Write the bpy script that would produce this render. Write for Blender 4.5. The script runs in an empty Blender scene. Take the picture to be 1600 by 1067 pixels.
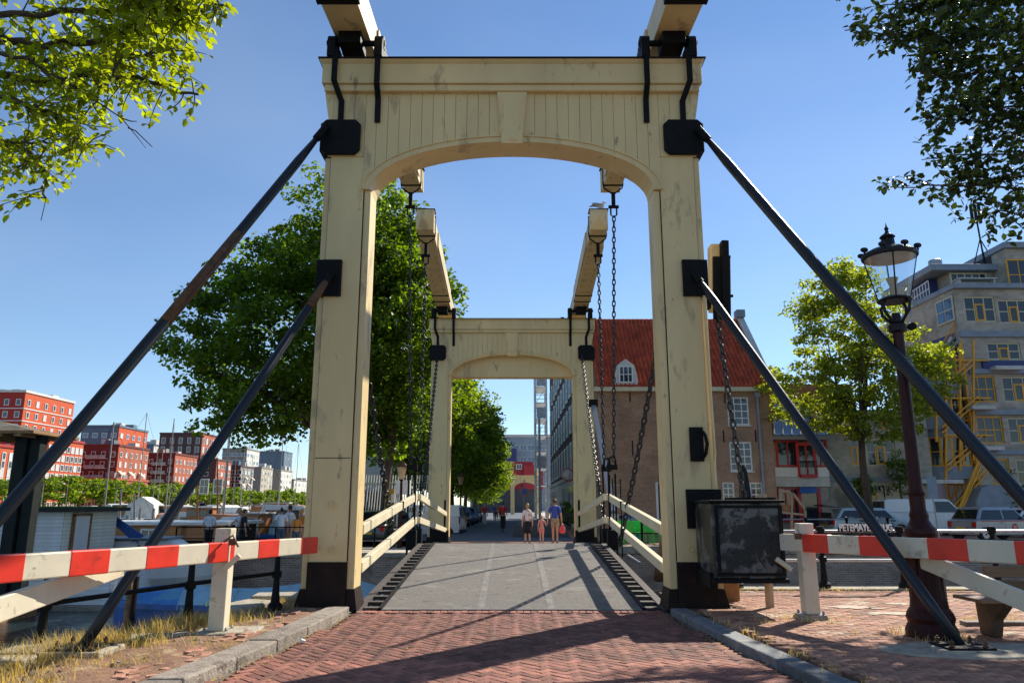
import bpy, bmesh, math, random
import numpy as np
from mathutils import Vector, Matrix

R = math.radians
scene = bpy.context.scene
C = scene.collection
random.seed(7)

# ------------------------------------------------------------------ camera
CAMZ, TILT, FPX = 1.6, R(12.4), 1167.0
cd = bpy.data.cameras.new('camera')
cam = bpy.data.objects.new('camera', cd)
C.objects.link(cam)
cd.sensor_width = 36.0
cd.lens = FPX / 1600 * 36.0
cd.clip_start, cd.clip_end = 0.1, 6000
cam.location = (0, 0, CAMZ)
cam.rotation_euler = (R(90) + TILT, 0, 0)
scene.camera = cam

# ------------------------------------------------------------------ light
SUN_EL, SUN_AZ = R(38), R(41)          # azimuth measured from +Y towards +X
world = bpy.data.worlds.new("World")
scene.world = world
world.use_nodes = True
wn = world.node_tree
for n in list(wn.nodes):
    wn.nodes.remove(n)
sky = wn.nodes.new('ShaderNodeTexSky')
sky.sky_type = 'NISHITA'
sky.sun_disc = False
sky.sun_elevation = SUN_EL
sky.sun_rotation = SUN_AZ
sky.air_density = 1.0
sky.dust_density = 0.0
sky.ozone_density = 5.0
bg = wn.nodes.new('ShaderNodeBackground')
bg.inputs['Strength'].default_value = 0.093
wo = wn.nodes.new('ShaderNodeOutputWorld')
# faint thin haze patches in the blue
wtc = wn.nodes.new('ShaderNodeTexCoord')
wmp = wn.nodes.new('ShaderNodeMapping'); wmp.inputs['Scale'].default_value = (1, 1, 2.6)
wnz = wn.nodes.new('ShaderNodeTexNoise'); wnz.inputs['Scale'].default_value = 1.6; wnz.inputs['Detail'].default_value = 5; wnz.inputs['Roughness'].default_value = .45
wmr = wn.nodes.new('ShaderNodeMapRange'); wmr.inputs['From Min'].default_value = .42; wmr.inputs['From Max'].default_value = .75; wmr.inputs['To Max'].default_value = .18
wmx = wn.nodes.new('ShaderNodeMix'); wmx.data_type = 'RGBA'
wmx.inputs['B'].default_value = (4.6, 5.6, 6.6, 1)
wn.links.new(wtc.outputs['Generated'], wmp.inputs[0]); wn.links.new(wmp.outputs[0], wnz.inputs['Vector'])
wn.links.new(wnz.outputs['Fac'], wmr.inputs[0]); wn.links.new(wmr.outputs[0], wmx.inputs['Factor'])
wn.links.new(sky.outputs[0], wmx.inputs['A']); wn.links.new(wmx.outputs['Result'], bg.inputs[0])
wn.links.new(bg.outputs[0], wo.inputs[0])
sl = bpy.data.lights.new('sun', 'SUN')
sun = bpy.data.objects.new('sun', sl)
C.objects.link(sun)
sl.energy = 4.7
sl.angle = R(0.5)
sl.color = (1.0, 0.93, 0.80)
sdir = Vector((math.sin(SUN_AZ) * math.cos(SUN_EL), math.cos(SUN_AZ) * math.cos(SUN_EL), math.sin(SUN_EL)))
sun.rotation_euler = sdir.to_track_quat('Z', 'Y').to_euler()
sun.location = (20, 20, 30)
scene.view_settings.view_transform = 'Standard'
scene.view_settings.look = 'None'
scene.view_settings.exposure = 0.7
scene.view_settings.gamma = 1.0
scene.view_settings.use_curve_mapping = False
scene.render.engine = 'CYCLES'
scene.cycles.max_bounces = 6
scene.cycles.diffuse_bounces = 3
scene.cycles.glossy_bounces = 3
scene.cycles.transmission_bounces = 4
scene.cycles.transparent_max_bounces = 8

ST, CT = math.sin(TILT), math.cos(TILT)

def P(px, py, Y):
    """world point seen at a photograph position at forward distance Y"""
    u, v = (px - 800) / FPX, (533.5 - py) / FPX
    k = Y / (CT - v * ST)
    return Vector((u * k, Y, CAMZ + (ST + v * CT) * k))

def G(px, py, z=0.0):
    u, v = (px - 800) / FPX, (533.5 - py) / FPX
    k = (z - CAMZ) / (ST + v * CT)
    return Vector((u * k, k * (CT - v * ST), z))

def proj(x, y, z):
    z -= CAMZ
    d = y * CT + z * ST
    return 800 + FPX * x / d, 533.5 - FPX * (-y * ST + z * CT) / d

# ------------------------------------------------------------------ materials
def mat(name, col, rough=.6, var=.15, scale=6., bump=0., bscale=None, metal=0., spec=.5, isl=0., obj=0.,
        stretch=(1, 1, 1), dirt=None, trans=0., alpha=1., coat=0., emit=0.):
    """dirt: (colour, coverage 0..1, noise scale)"""
    m = bpy.data.materials.new(name)
    m.use_nodes = True
    nt = m.node_tree
    N, L = nt.nodes, nt.links
    b = N['Principled BSDF']
    out = N['Material Output']
    b.inputs['Roughness'].default_value = rough
    b.inputs['Metallic'].default_value = metal
    b.inputs['Specular IOR Level'].default_value = spec
    if coat:
        b.inputs['Coat Weight'].default_value = coat
        b.inputs['Coat Roughness'].default_value = .06
    tc = N.new('ShaderNodeTexCoord')
    mp = N.new('ShaderNodeMapping')
    mp.inputs['Scale'].default_value = stretch
    L.new(tc.outputs['Object'], mp.inputs[0])
    nz = N.new('ShaderNodeTexNoise')
    nz.inputs['Scale'].default_value = scale
    nz.inputs['Detail'].default_value = 5
    L.new(mp.outputs[0], nz.inputs['Vector'])
    mr = N.new('ShaderNodeMapRange')
    mr.inputs['From Min'].default_value = .3
    mr.inputs['From Max'].default_value = .7
    mr.inputs['To Min'].default_value = 1 - var
    mr.inputs['To Max'].default_value = 1 + var
    L.new(nz.outputs['Fac'], mr.inputs[0])
    fac = mr.outputs[0]
    for amt, node, o in ((isl, 'ShaderNodeNewGeometry', 'Random Per Island'), (obj, 'ShaderNodeObjectInfo', 'Random')):
        if amt:
            g = N.new(node)
            m2 = N.new('ShaderNodeMapRange')
            m2.inputs['To Min'].default_value = 1 - amt
            m2.inputs['To Max'].default_value = 1 + amt
            L.new(g.outputs[o], m2.inputs[0])
            mu = N.new('ShaderNodeMath')
            mu.operation = 'MULTIPLY'
            L.new(fac, mu.inputs[0])
            L.new(m2.outputs[0], mu.inputs[1])
            fac = mu.outputs[0]
    vm = N.new('ShaderNodeVectorMath')
    vm.operation = 'SCALE'
    vm.inputs[0].default_value = col[:3]
    L.new(fac, vm.inputs['Scale'])
    colout = vm.outputs[0]
    dl = dirt if isinstance(dirt, list) else ([dirt] if dirt else [])
    for i, (dc, cov, ds) in enumerate(dl):
        n2 = N.new('ShaderNodeTexNoise')
        n2.inputs['Scale'].default_value = ds
        n2.inputs['Detail'].default_value = 8
        n2.inputs['Roughness'].default_value = .65
        n2.inputs['Distortion'].default_value = .3
        L.new(mp.outputs[0], n2.inputs['Vector'])
        rp = N.new('ShaderNodeMapRange')
        t = .72 - .44 * cov
        rp.inputs['From Min'].default_value = t
        rp.inputs['From Max'].default_value = t + .06
        L.new(n2.outputs['Fac'], rp.inputs[0])
        mx = N.new('ShaderNodeMix')
        mx.data_type = 'RGBA'
        L.new(rp.outputs[0], mx.inputs['Factor'])
        L.new(colout, mx.inputs['A'])
        mx.inputs['B'].default_value = (*dc, 1)
        colout = mx.outputs['Result']
    L.new(colout, b.inputs['Base Color'])
    if bump:
        n3 = N.new('ShaderNodeTexNoise')
        n3.inputs['Scale'].default_value = bscale or scale * 4
        n3.inputs['Detail'].default_value = 4
        L.new(mp.outputs[0], n3.inputs['Vector'])
        bp = N.new('ShaderNodeBump')
        bp.inputs['Strength'].default_value = bump
        bp.inputs['Distance'].default_value = .02
        L.new(n3.outputs['Fac'], bp.inputs['Height'])
        L.new(bp.outputs[0], b.inputs['Normal'])
    if emit:
        L.new(colout, b.inputs['Emission Color'])
        b.inputs['Emission Strength'].default_value = emit
    if trans:
        tr = N.new('ShaderNodeBsdfTranslucent')
        sc = N.new('ShaderNodeVectorMath')
        sc.operation = 'MULTIPLY'
        L.new(colout, sc.inputs[0])
        sc.inputs[1].default_value = (2.3, 2.0, .5)
        L.new(sc.outputs[0], tr.inputs['Color'])
        ms = N.new('ShaderNodeMixShader')
        ms.inputs[0].default_value = trans
        L.new(b.outputs[0], ms.inputs[1])
        L.new(tr.outputs[0], ms.inputs[2])
        L.new(ms.outputs[0], out.inputs[0])
    if alpha < 1:
        b.inputs['Alpha'].default_value = alpha
    return m

def brick_mat(name, c1, c2, mortar, bw=.22, bh=.065, ms=.012, bump=.6, dirt=None, var=.25):
    m = bpy.data.materials.new(name)
    m.use_nodes = True
    N, L = m.node_tree.nodes, m.node_tree.links
    b = N['Principled BSDF']
    b.inputs['Roughness'].default_value = .85
    tc = N.new('ShaderNodeTexCoord')
    sx = N.new('ShaderNodeSeparateXYZ')
    L.new(tc.outputs['Object'], sx.inputs[0])
    ad = N.new('ShaderNodeMath')
    L.new(sx.outputs[0], ad.inputs[0]); L.new(sx.outputs[1], ad.inputs[1])
    cb = N.new('ShaderNodeCombineXYZ')
    L.new(ad.outputs[0], cb.inputs[0]); L.new(sx.outputs[2], cb.inputs[1])
    br = N.new('ShaderNodeTexBrick')
    br.inputs['Scale'].default_value = 1
    br.inputs['Brick Width'].default_value = bw
    br.inputs['Row Height'].default_value = bh
    br.inputs['Mortar Size'].default_value = ms
    br.inputs['Color1'].default_value = (*c1, 1)
    br.inputs['Color2'].default_value = (*c2, 1)
    br.inputs['Mortar'].default_value = (*mortar, 1)
    L.new(cb.outputs[0], br.inputs['Vector'])
    nz = N.new('ShaderNodeTexNoise')
    nz.inputs['Scale'].default_value = .9
    nz.inputs['Detail'].default_value = 7
    L.new(tc.outputs['Object'], nz.inputs['Vector'])
    mr = N.new('ShaderNodeMapRange')
    mr.inputs['From Min'].default_value = .3; mr.inputs['From Max'].default_value = .7
    mr.inputs['To Min'].default_value = 1 - var; mr.inputs['To Max'].default_value = 1 + var
    L.new(nz.outputs['Fac'], mr.inputs[0])
    vm = N.new('ShaderNodeVectorMath'); vm.operation = 'SCALE'
    L.new(br.outputs['Color'], vm.inputs[0]); L.new(mr.outputs[0], vm.inputs['Scale'])
    co = vm.outputs[0]
    if dirt:
        n2 = N.new('ShaderNodeTexNoise'); n2.inputs['Scale'].default_value = dirt[2]; n2.inputs['Detail'].default_value = 8
        L.new(tc.outputs['Object'], n2.inputs['Vector'])
        rp = N.new('ShaderNodeMapRange'); t = .72 - .44 * dirt[1]
        rp.inputs['From Min'].default_value = t; rp.inputs['From Max'].default_value = t + .15
        L.new(n2.outputs['Fac'], rp.inputs[0])
        mx = N.new('ShaderNodeMix'); mx.data_type = 'RGBA'
        L.new(rp.outputs[0], mx.inputs['Factor']); L.new(co, mx.inputs['A'])
        mx.inputs['B'].default_value = (*dirt[0], 1)
        co = mx.outputs['Result']
    L.new(co, b.inputs['Base Color'])
    bp = N.new('ShaderNodeBump'); bp.inputs['Strength'].default_value = bump; bp.inputs['Distance'].default_value = .02
    bp.invert = True
    L.new(br.outputs['Fac'], bp.inputs['Height']); L.new(bp.outputs[0], b.inputs['Normal'])
    return m

M = {}
M['cream'] = mat('cream paint', (.74, .56, .27), .45, .10, 1.3, .15, 9, stretch=(1, 1, .35),
                 dirt=[((.50, .37, .19), .34, 1.6), ((.36, .27, .15), .22, 4.5), ((.13, .09, .05), .07, 9.0)])
M['creamrail'] = mat('cream rail paint', (.68, .59, .40), .5, .10, 2, .15, 9, dirt=[((.38, .32, .22), .16, 6)])
M['white_barrier'] = mat('barrier white', (.68, .61, .45), .5, .08, 3, .1, 14, dirt=[((.48, .41, .29), .30, 5), ((.36, .29, .2), .16, 14), ((.10, .07, .05), .07, 24)])
M['red_barrier'] = mat('barrier red reflector', (.74, .035, .015), .4, .16, 4, dirt=[((.50, .03, .015), .28, 5), ((.75, .35, .25), .07, 22)])
M['black'] = mat('black iron paint', (.006, .006, .006), .6, .3, 8, .3, 40, spec=.18)
M['blackpeel'] = mat('peeling black paint', (.011, .011, .013), .32, .2, 5, .25, 18, spec=.35, dirt=[((.12, .12, .118), .50, 2.6), ((.011, .011, .013), .44, 7), ((.3, .3, .3), .05, 26)])
M['tar'] = mat('tarred wood base', (.018, .009, .007), .6, .4, 5, .5, 20, spec=.2, dirt=[((.08, .035, .015), .16, 5)])
M['rust'] = mat('rusty iron', (.13, .06, .025), .8, .4, 8, .4, 30)
M['rod'] = mat('black rod paint', (.008, .010, .015), .42, .2, 4, .1, 30, stretch=(1, 1, .3), dirt=[((.10, .05, .03), .05, 5)])
M['chain'] = mat('chain iron', (.018, .017, .018), .45, .3, 10)
M['galv'] = mat('grey steel', (.30, .31, .33), .4, .12, 5, metal=.5)
M['asphalt'] = mat('deck asphalt', (.185, .168, .15), .9, .30, 22, 1., 70, stretch=(1, 1.6, 1), dirt=[((.25, .235, .21), .34, 1.1), ((.115, .10, .09), .30, 3.2), ((.085, .078, .07), .20, 11), ((.36, .34, .31), .17, 17), ((.55, .55, .52), .05, 9)])
M['deckstrip'] = mat('worn deck seam', (.165, .152, .14), .8, .35, 9, .4, 60)
M['decksteel'] = mat('weathered deck timber', (.065, .052, .045), .75, .3, 8, .5, 30, isl=.2, obj=.3)
M['roadbrick'] = mat('paving brick', (.26, .10, .068), .8, .22, 9, .7, 60, isl=.42, obj=.44, dirt=[((.12, .055, .04), .22, 3.5), ((.33, .20, .15), .10, 5)])
M['pavebrick'] = mat('pavement brick', (.34, .165, .105), .85, .22, 9, .7, 60, isl=.35, obj=.36, dirt=[((.50, .38, .27), .34, 1.3), ((.40, .28, .19), .3, 5), ((.16, .08, .055), .12, 3)])
M['sand'] = mat('joint sand', (.13, .095, .065), .95, .3, 12, .5)
M['kerb'] = mat('kerb stone', (.25, .21, .17), .85, .25, 7, .8, 40, obj=.2, dirt=[((.15, .12, .095), .36, 3), ((.10, .08, .065), .2, 9)])
M['granite'] = mat('kerb bluestone', (.14, .15, .16), .7, .25, 7, .6, 40, obj=.28, dirt=[((.27, .25, .22), .36, 2.2), ((.07, .07, .07), .2, 7)])
M['soil'] = mat('dry soil', (.22, .12, .07), .95, .35, 5, 1., 25, dirt=[((.36, .27, .15), .35, 3)])
M['concrete'] = mat('rough concrete', (.36, .32, .25), .9, .25, 7, .8, 30, dirt=[((.16, .14, .10), .25, 3)])
M['drygrass'] = mat('dry grass', (.46, .36, .17), .8, .2, 3, isl=.35, trans=.3)
M['greengrass'] = mat('green weeds', (.13, .20, .03), .8, .2, 3, isl=.3, trans=.35)
M['wood'] = mat('bench wood', (.24, .135, .07), .65, .3, 5, .5, 25, stretch=(.3, 1, 1), obj=.15)
M['oldwood'] = mat('old brown timber', (.30, .15, .06), .8, .3, 5, .5, 25)
M['darkwood'] = mat('dark bench support', (.10, .065, .04), .7, .3, 5, .5, 25)
M['pine'] = mat('pale timber', (.42, .30, .19), .75, .2, 5, .3)
M['lamp'] = mat('lamp post paint', (.040, .010, .009), .45, .25, 5, .2, 30, spec=.2)
M['lampblack'] = mat('lantern paint', (.012, .010, .013), .45, .2, 5, spec=.25)
M['glow'] = mat('lantern hood inside', (.55, .38, .20), .6, .15, 5)
M['white'] = mat('white paint', (.74, .74, .71), .45, .06, 3)
M['offwhite'] = mat('off white', (.55, .54, .50), .6, .12, 3)
M['glass'] = mat('window glass', (.018, .026, .034), .06, .5, .35, spec=.8)
M['glassblue'] = mat('sky glass', (.05, .13, .24), .08, .2, .3, spec=.8)
M['carglass'] = mat('car glass', (.014, .018, .02), .04, .3, 1, spec=.8)
M['curtain'] = mat('curtain', (.55, .60, .62), .8, .15, 8, stretch=(3, 1, .2))
M['tyre'] = mat('tyre', (.02, .02, .02), .8, .2, 10)
M['rim'] = mat('rim', (.5, .5, .52), .3, .1, 5, metal=.7)
M['silver'] = mat('silver car paint', (.30, .32, .35), .25, .05, 2, metal=.4, coat=.6)
M['paleblue'] = mat('pale blue car paint', (.42, .52, .56), .25, .05, 2, metal=.3, coat=.6)
M['vanwhite'] = mat('white car paint', (.72, .73, .72), .3, .05, 2, coat=.5)
M['darkcar'] = mat('dark car paint', (.03, .045, .035), .25, .05, 2, coat=.6)
M['redpaint'] = mat('red paint', (.50, .02, .02), .4, .1, 3)
M['plate'] = mat('yellow plate', (.70, .42, .03), .5, .05, 3)
M['plasticgrey'] = mat('dark plastic', (.05, .05, .055), .6, .1, 5)
M['taillight'] = mat('tail light', (.45, .015, .01), .2, .1, 3)
M['green'] = mat('green plastic', (.03, .52, .06), .4, .1, 3)
M['tarp'] = mat('blue tarpaulin', (.04, .20, .50), .45, .15, 2.5, .5, 6, dirt=[((.10, .30, .46), .42, 1.0)])
M['tarpdark'] = mat('dark blue tarpaulin', (.015, .085, .30), .45, .2, 2.5, .5, 6, stretch=(1, 1, .4))
M['tarplight'] = mat('pale sunlit blue tarpaulin', (.28, .48, .58), .45, .12, 2.5, .5, 6)  # sunlight on the boat cover's top put into this blue; also marina canvas
M['tarpseam'] = mat('tarp seam', (.35, .50, .55), .5, .1, 3)
M['clad'] = mat('white cladding board', (.80, .82, .82), .55, .08, 3, obj=.06)
M['cladsunlit'] = mat('white cladding board in sun', (.80, .78, .66), .55, .08, 3, obj=.05)  # warm sunlight on the east boards put into the colour
M['cedar'] = mat('cedar cladding', (.46, .21, .07), .6, .25, 4, stretch=(.3, 1, 1), obj=.2, dirt=[((.18, .07, .02), .2, 3)])
M['roofedge'] = mat('roof felt edge', (.03, .035, .03), .8, .3, 5)
M['mosgreen'] = mat('green mossy roof', (.06, .22, .03), .8, .3, 4, dirt=[((.45, .30, .05), .45, .35)])
M['kiosk'] = mat('dark green timber', (.012, .016, .014), .6, .3, 4, .3, spec=.2)
M['shelterroof'] = mat('mossy wood roof', (.14, .12, .08), .8, .35, 3, .5, dirt=[((.28, .27, .20), .25, 3)])
M['housebrick'] = brick_mat('old house brick', (.38, .205, .115), (.26, .125, .07), (.40, .31, .22), .22, .065, .010, .5, dirt=((.36, .28, .22), .18, .8))
M['quaybrick'] = brick_mat('quay wall brick', (.10, .075, .06), (.055, .045, .04), (.26, .25, .22), .26, .085, .012, .8, dirt=((.03, .035, .025), .35, .7))
M['quaybrickred'] = brick_mat('canal wall brick', (.42, .27, .20), (.27, .18, .13), (.45, .40, .33), .26, .085, .012, .8, dirt=((.05, .06, .03), .28, .7))
M['pantile'] = mat('red pantile', (.46, .075, .028), .7, .25, 2, .2, 20, isl=.15, dirt=[((.13, .05, .035), .2, 2)])
M['greybrick'] = brick_mat('grey concrete block', (.46, .41, .33), (.35, .31, .25), (.42, .39, .32), .4, .2, .01, .4, dirt=((.10, .10, .10), .25, .35))
M['slateband'] = mat('blue grey band', (.24, .28, .33), .6, .15, 2, dirt=[((.30, .31, .32), .25, 2)])
M['navy'] = mat('navy panel', (.03, .045, .16), .5, .1, 3)
M['ochre'] = mat('ochre window frame', (.78, .36, .02), .5, .1, 3)
M['creamframe'] = mat('cream window frame', (.62, .55, .36), .5, .08, 3)
M['warehouse'] = brick_mat('dark warehouse brick', (.10, .035, .028), (.065, .025, .02), (.08, .06, .055), .22, .065, .01, .4)
M['blackwood'] = mat('black shutters', (.012, .012, .013), .5, .3, 5)
M['scaff'] = mat('scaffold steel', (.40, .43, .46), .45, .2, 5, metal=.3)
M['darkisland'] = mat('dark kerb stone', (.07, .075, .08), .8, .2, 3)
M['net'] = mat('scaffold sheet', (.55, .58, .60), .7, .2, 3)
M['redwall'] = mat('far red wall', (.42, .02, .03), .6, .1, 1)
M['farblue'] = mat('far blue grey panel', (.24, .32, .38), .5, .12, .3)
M['bark'] = mat('bark', (.075, .052, .036), .9, .35, 6, .9, 25, stretch=(1, 1, .3))
M['barklight'] = mat('lichen bark', (.30, .20, .05), .9, .35, 6, .9, 25)
M['leafA'] = mat('linden leaves', (.080, .145, .010), .5, .5, .8, isl=.5, trans=.6)
M['leafB'] = mat('street tree leaves', (.11, .18, .013), .5, .4, .6, isl=.5, trans=.58)
M['leafC'] = mat('light green leaves', (.17, .225, .03), .5, .3, .8, isl=.45, trans=.6)
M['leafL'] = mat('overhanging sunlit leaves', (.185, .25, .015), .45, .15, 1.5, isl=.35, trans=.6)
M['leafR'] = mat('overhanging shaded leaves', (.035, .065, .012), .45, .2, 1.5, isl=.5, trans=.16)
M['skin'] = mat('skin', (.52, .30, .20), .55, .05, 5)
M['skinpale'] = mat('pale skin', (.62, .38, .27), .55, .05, 5)
M['shirtwhite'] = mat('white cotton', (.70, .70, .74), .85, .08, 8)
M['shirtblue'] = mat('blue cotton', (.045, .085, .42), .85, .12, 8)
M['blackcloth'] = mat('black cloth', (.015, .015, .018), .85, .2, 8)
M['pinkcloth'] = mat('pink cloth', (.72, .28, .28), .85, .1, 8)
M['redcloth'] = mat('red cloth', (.55, .03, .02), .85, .1, 8)
M['orangecloth'] = mat('orange cloth', (.62, .25, .03), .85, .1, 8)
M['denim'] = mat('denim', (.06, .09, .14), .85, .15, 8)
M['khaki'] = mat('khaki cloth', (.36, .27, .17), .85, .12, 8)
M['hairbrown'] = mat('brown hair', (.09, .045, .02), .6, .2, 20)
M['hairblond'] = mat('blond hair', (.42, .24, .08), .6, .2, 20)
M['hairblack'] = mat('black hair', (.012, .010, .009), .6, .2, 20)
M['pinkbag'] = mat('pink plastic bag', (.75, .08, .10), .4, .1, 5)
M['gull'] = mat('gull feathers', (.70, .70, .68), .7, .05, 5)
M['gullgrey'] = mat('gull wing', (.30, .31, .34), .7, .1, 5)
M['boatwhite'] = mat('boat white', (.66, .66, .63), .35, .1, 2)
M['boatblue'] = mat('boat blue', (.03, .11, .36), .4, .1, 2)
M['boatbrown'] = mat('varnished boat wood', (.36, .13, .03), .4, .2, 2)
M['boatdark'] = mat('dark hull', (.03, .035, .045), .4, .1, 2)
M['mast'] = mat('mast', (.32, .29, .25), .5, .1, 2)

def glass_mat():
    m = bpy.data.materials.new('lantern glass')
    m.use_nodes = True
    N, L = m.node_tree.nodes, m.node_tree.links
    b = N['Principled BSDF']
    b.inputs['Base Color'].default_value = (.75, .85, .9, 1)
    b.inputs['Roughness'].default_value = .03
    tr = N.new('ShaderNodeBsdfTransparent')
    tr.inputs[0].default_value = (.86, .92, .95, 1)
    nz = N.new('ShaderNodeTexNoise'); nz.inputs['Scale'].default_value = 3
    gl = N.new('ShaderNodeBsdfGlossy'); gl.inputs['Roughness'].default_value = .04
    df = N.new('ShaderNodeBsdfDiffuse'); df.inputs[0].default_value = (.5, .55, .6, 1)
    m1 = N.new('ShaderNodeMixShader'); m1.inputs[0].default_value = .5
    L.new(gl.outputs[0], m1.inputs[1]); L.new(df.outputs[0], m1.inputs[2])
    mr = N.new('ShaderNodeMapRange'); mr.inputs['To Min'].default_value = .03; mr.inputs['To Max'].default_value = .28
    L.new(nz.outputs['Fac'], mr.inputs[0])
    m2 = N.new('ShaderNodeMixShader')
    L.new(mr.outputs[0], m2.inputs[0]); L.new(tr.outputs[0], m2.inputs[1]); L.new(m1.outputs[0], m2.inputs[2])
    L.new(m2.outputs[0], N['Material Output'].inputs[0])
    return m
M['lantern_glass'] = glass_mat()

def water_mat():
    m = bpy.data.materials.new('canal water')
    m.use_nodes = True
    N, L = m.node_tree.nodes, m.node_tree.links
    b = N['Principled BSDF']
    b.inputs['Base Color'].default_value = (.016, .035, .045, 1)
    b.inputs['Roughness'].default_value = .06
    b.inputs['IOR'].default_value = 1.33
    b.inputs['Specular IOR Level'].default_value = .9
    tc = N.new('ShaderNodeTexCoord')
    mp = N.new('ShaderNodeMapping'); mp.inputs['Scale'].default_value = (1, 1.6, 1)
    L.new(tc.outputs['Object'], mp.inputs[0])
    a = N.new('ShaderNodeTexNoise'); a.inputs['Scale'].default_value = 2.2; a.inputs['Detail'].default_value = 5; a.inputs['Distortion'].default_value = .6
    L.new(mp.outputs[0], a.inputs['Vector'])
    bp = N.new('ShaderNodeBump'); bp.inputs['Strength'].default_value = .55; bp.inputs['Distance'].default_value = .12
    L.new(a.outputs['Fac'], bp.inputs['Height']); L.new(bp.outputs[0], b.inputs['Normal'])
    return m
M['water'] = water_mat()
M['sandpale'] = mat('dried pale splash', (.54, .45, .35), .9, .25, 12, .4, dirt=[((.42, .26, .18), .42, 9)])

# ------------------------------------------------------------------ mesh helpers
class MB:
    def __init__(s):
        s.v, s.f, s.m = [], [], []
    def add(s, vs, fs, m=0):
        o = len(s.v)
        s.v += [(p[0], p[1], p[2]) for p in vs]
        s.f += [tuple(i + o for i in f) for f in fs]
        s.m += [m] * len(fs)
        return s
    def hexa(s, p, m=0):           # p: 4 bottom, 4 top, same winding
        return s.add(p, [(3, 2, 1, 0), (4, 5, 6, 7), (0, 1, 5, 4), (1, 2, 6, 5), (2, 3, 7, 6), (3, 0, 4, 7)], m)
    def box(s, x0, x1, y0, y1, z0, z1, m=0):
        return s.hexa([(x0, y0, z0), (x1, y0, z0), (x1, y1, z0), (x0, y1, z0), (x0, y0, z1), (x1, y0, z1), (x1, y1, z1), (x0, y1, z1)], m)
    def obox(s, c, size, rot=(0, 0, 0), m=0):
        q = Matrix.Rotation(rot[2], 3, 'Z') @ Matrix.Rotation(rot[1], 3, 'Y') @ Matrix.Rotation(rot[0], 3, 'X')
        a, b, d = size[0] / 2, size[1] / 2, size[2] / 2
        ps = [(-a, -b, -d), (a, -b, -d), (a, b, -d), (-a, b, -d), (-a, -b, d), (a, -b, d), (a, b, d), (-a, b, d)]
        return s.hexa([Vector(c) + q @ Vector(p) for p in ps], m)
    def bar(s, a, b, w, h, m=0, up=(0, 0, 1), w2=None, h2=None):
        a, b = Vector(a), Vector(b)
        d = (b - a).normalized()
        side = d.cross(Vector(up))
        if side.length < 1e-4:
            side = d.cross(Vector((0, 1, 0)))
        side.normalize()
        u = side.cross(d)
        w2 = w if w2 is None else w2
        h2 = h if h2 is None else h2
        p = []
        for c, ww, hh in ((a, w, h), (b, w2, h2)):
            p += [c - side * ww / 2 - u * hh / 2, c + side * ww / 2 - u * hh / 2, c + side * ww / 2 + u * hh / 2, c - side * ww / 2 + u * hh / 2]
        return s.hexa(p, m)
    def tube(s, pts, r, n=8, m=0):
        pts = [Vector(p) for p in pts]
        k = len(pts)
        rs = r if isinstance(r, (list, tuple)) else [r] * k
        o = len(s.v)
        ref = None
        for i, p in enumerate(pts):
            d = (pts[min(i + 1, k - 1)] - pts[max(i - 1, 0)]).normalized()
            if ref is None:
                ref = d.orthogonal().normalized()
            ref = (ref - d * ref.dot(d))
            if ref.length < 1e-5:
                ref = d.orthogonal()
            ref.normalize()
            e = d.cross(ref)
            for j in range(n):
                a = 2 * math.pi * j / n
                q = p + (ref * math.cos(a) + e * math.sin(a)) * rs[i]
                s.v.append((q.x, q.y, q.z))
        for i in range(k - 1):
            for j in range(n):
                s.f.append((o + i * n + j, o + i * n + (j + 1) % n, o + (i + 1) * n + (j + 1) % n, o + (i + 1) * n + j))
                s.m.append(m)
        s.f.append(tuple(o + j for j in reversed(range(n)))); s.m.append(m)
        s.f.append(tuple(o + (k - 1) * n + j for j in range(n))); s.m.append(m)
        return s
    def lathe(s, prof, c=(0, 0, 0), n=16, m=0):
        o = len(s.v)
        k = len(prof)
        for r, z in prof:
            for j in range(n):
                a = 2 * math.pi * j / n
                s.v.append((c[0] + r * math.cos(a), c[1] + r * math.sin(a), c[2] + z))
        for i in range(k - 1):
            for j in range(n):
                s.f.append((o + i * n + j, o + i * n + (j + 1) % n, o + (i + 1) * n + (j + 1) % n, o + (i + 1) * n + j))
                s.m.append(m)
        s.f.append(tuple(o + j for j in reversed(range(n)))); s.m.append(m)
        s.f.append(tuple(o + (k - 1) * n + j for j in range(n))); s.m.append(m)
        return s
    def prism(s, poly, a, b, axis='y', m=0):
        n = len(poly)
        def mk(p, t):
            return {'y': (p[0], t, p[1]), 'x': (t, p[0], p[1]), 'z': (p[0], p[1], t)}[axis]
        vs = [mk(p, a) for p in poly] + [mk(p, b) for p in poly]
        fs = [tuple(range(n)), tuple(reversed(range(n, 2 * n)))]
        fs += [(i, i + n, (i + 1) % n + n, (i + 1) % n) for i in range(n)]
        return s.add(vs, fs, m)
    def mesh(s, name, mats, smooth=False):
        me = bpy.data.meshes.new(name)
        me.from_pydata(s.v, [], s.f)
        for q in (mats if isinstance(mats, (list, tuple)) else [mats]):
            me.materials.append(M[q] if isinstance(q, str) else q)
        if any(s.m):
            me.polygons.foreach_set('material_index', s.m)
        if smooth:
            me.polygons.foreach_set('use_smooth', [True] * len(s.f))
        me.update()
        return me
    def build(s, name, mats, parent=None, world=False, smooth=False, bevel=0, kind=None):
        me = s.mesh(name, mats, smooth)
        if world and parent is not None:
            me.transform(wmat(parent).inverted())
        return link(name, me, parent, bevel=bevel, kind=kind)

def wmat(o):
    m = o.matrix_basis.copy()
    return wmat(o.parent) @ m if o.parent else m

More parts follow.
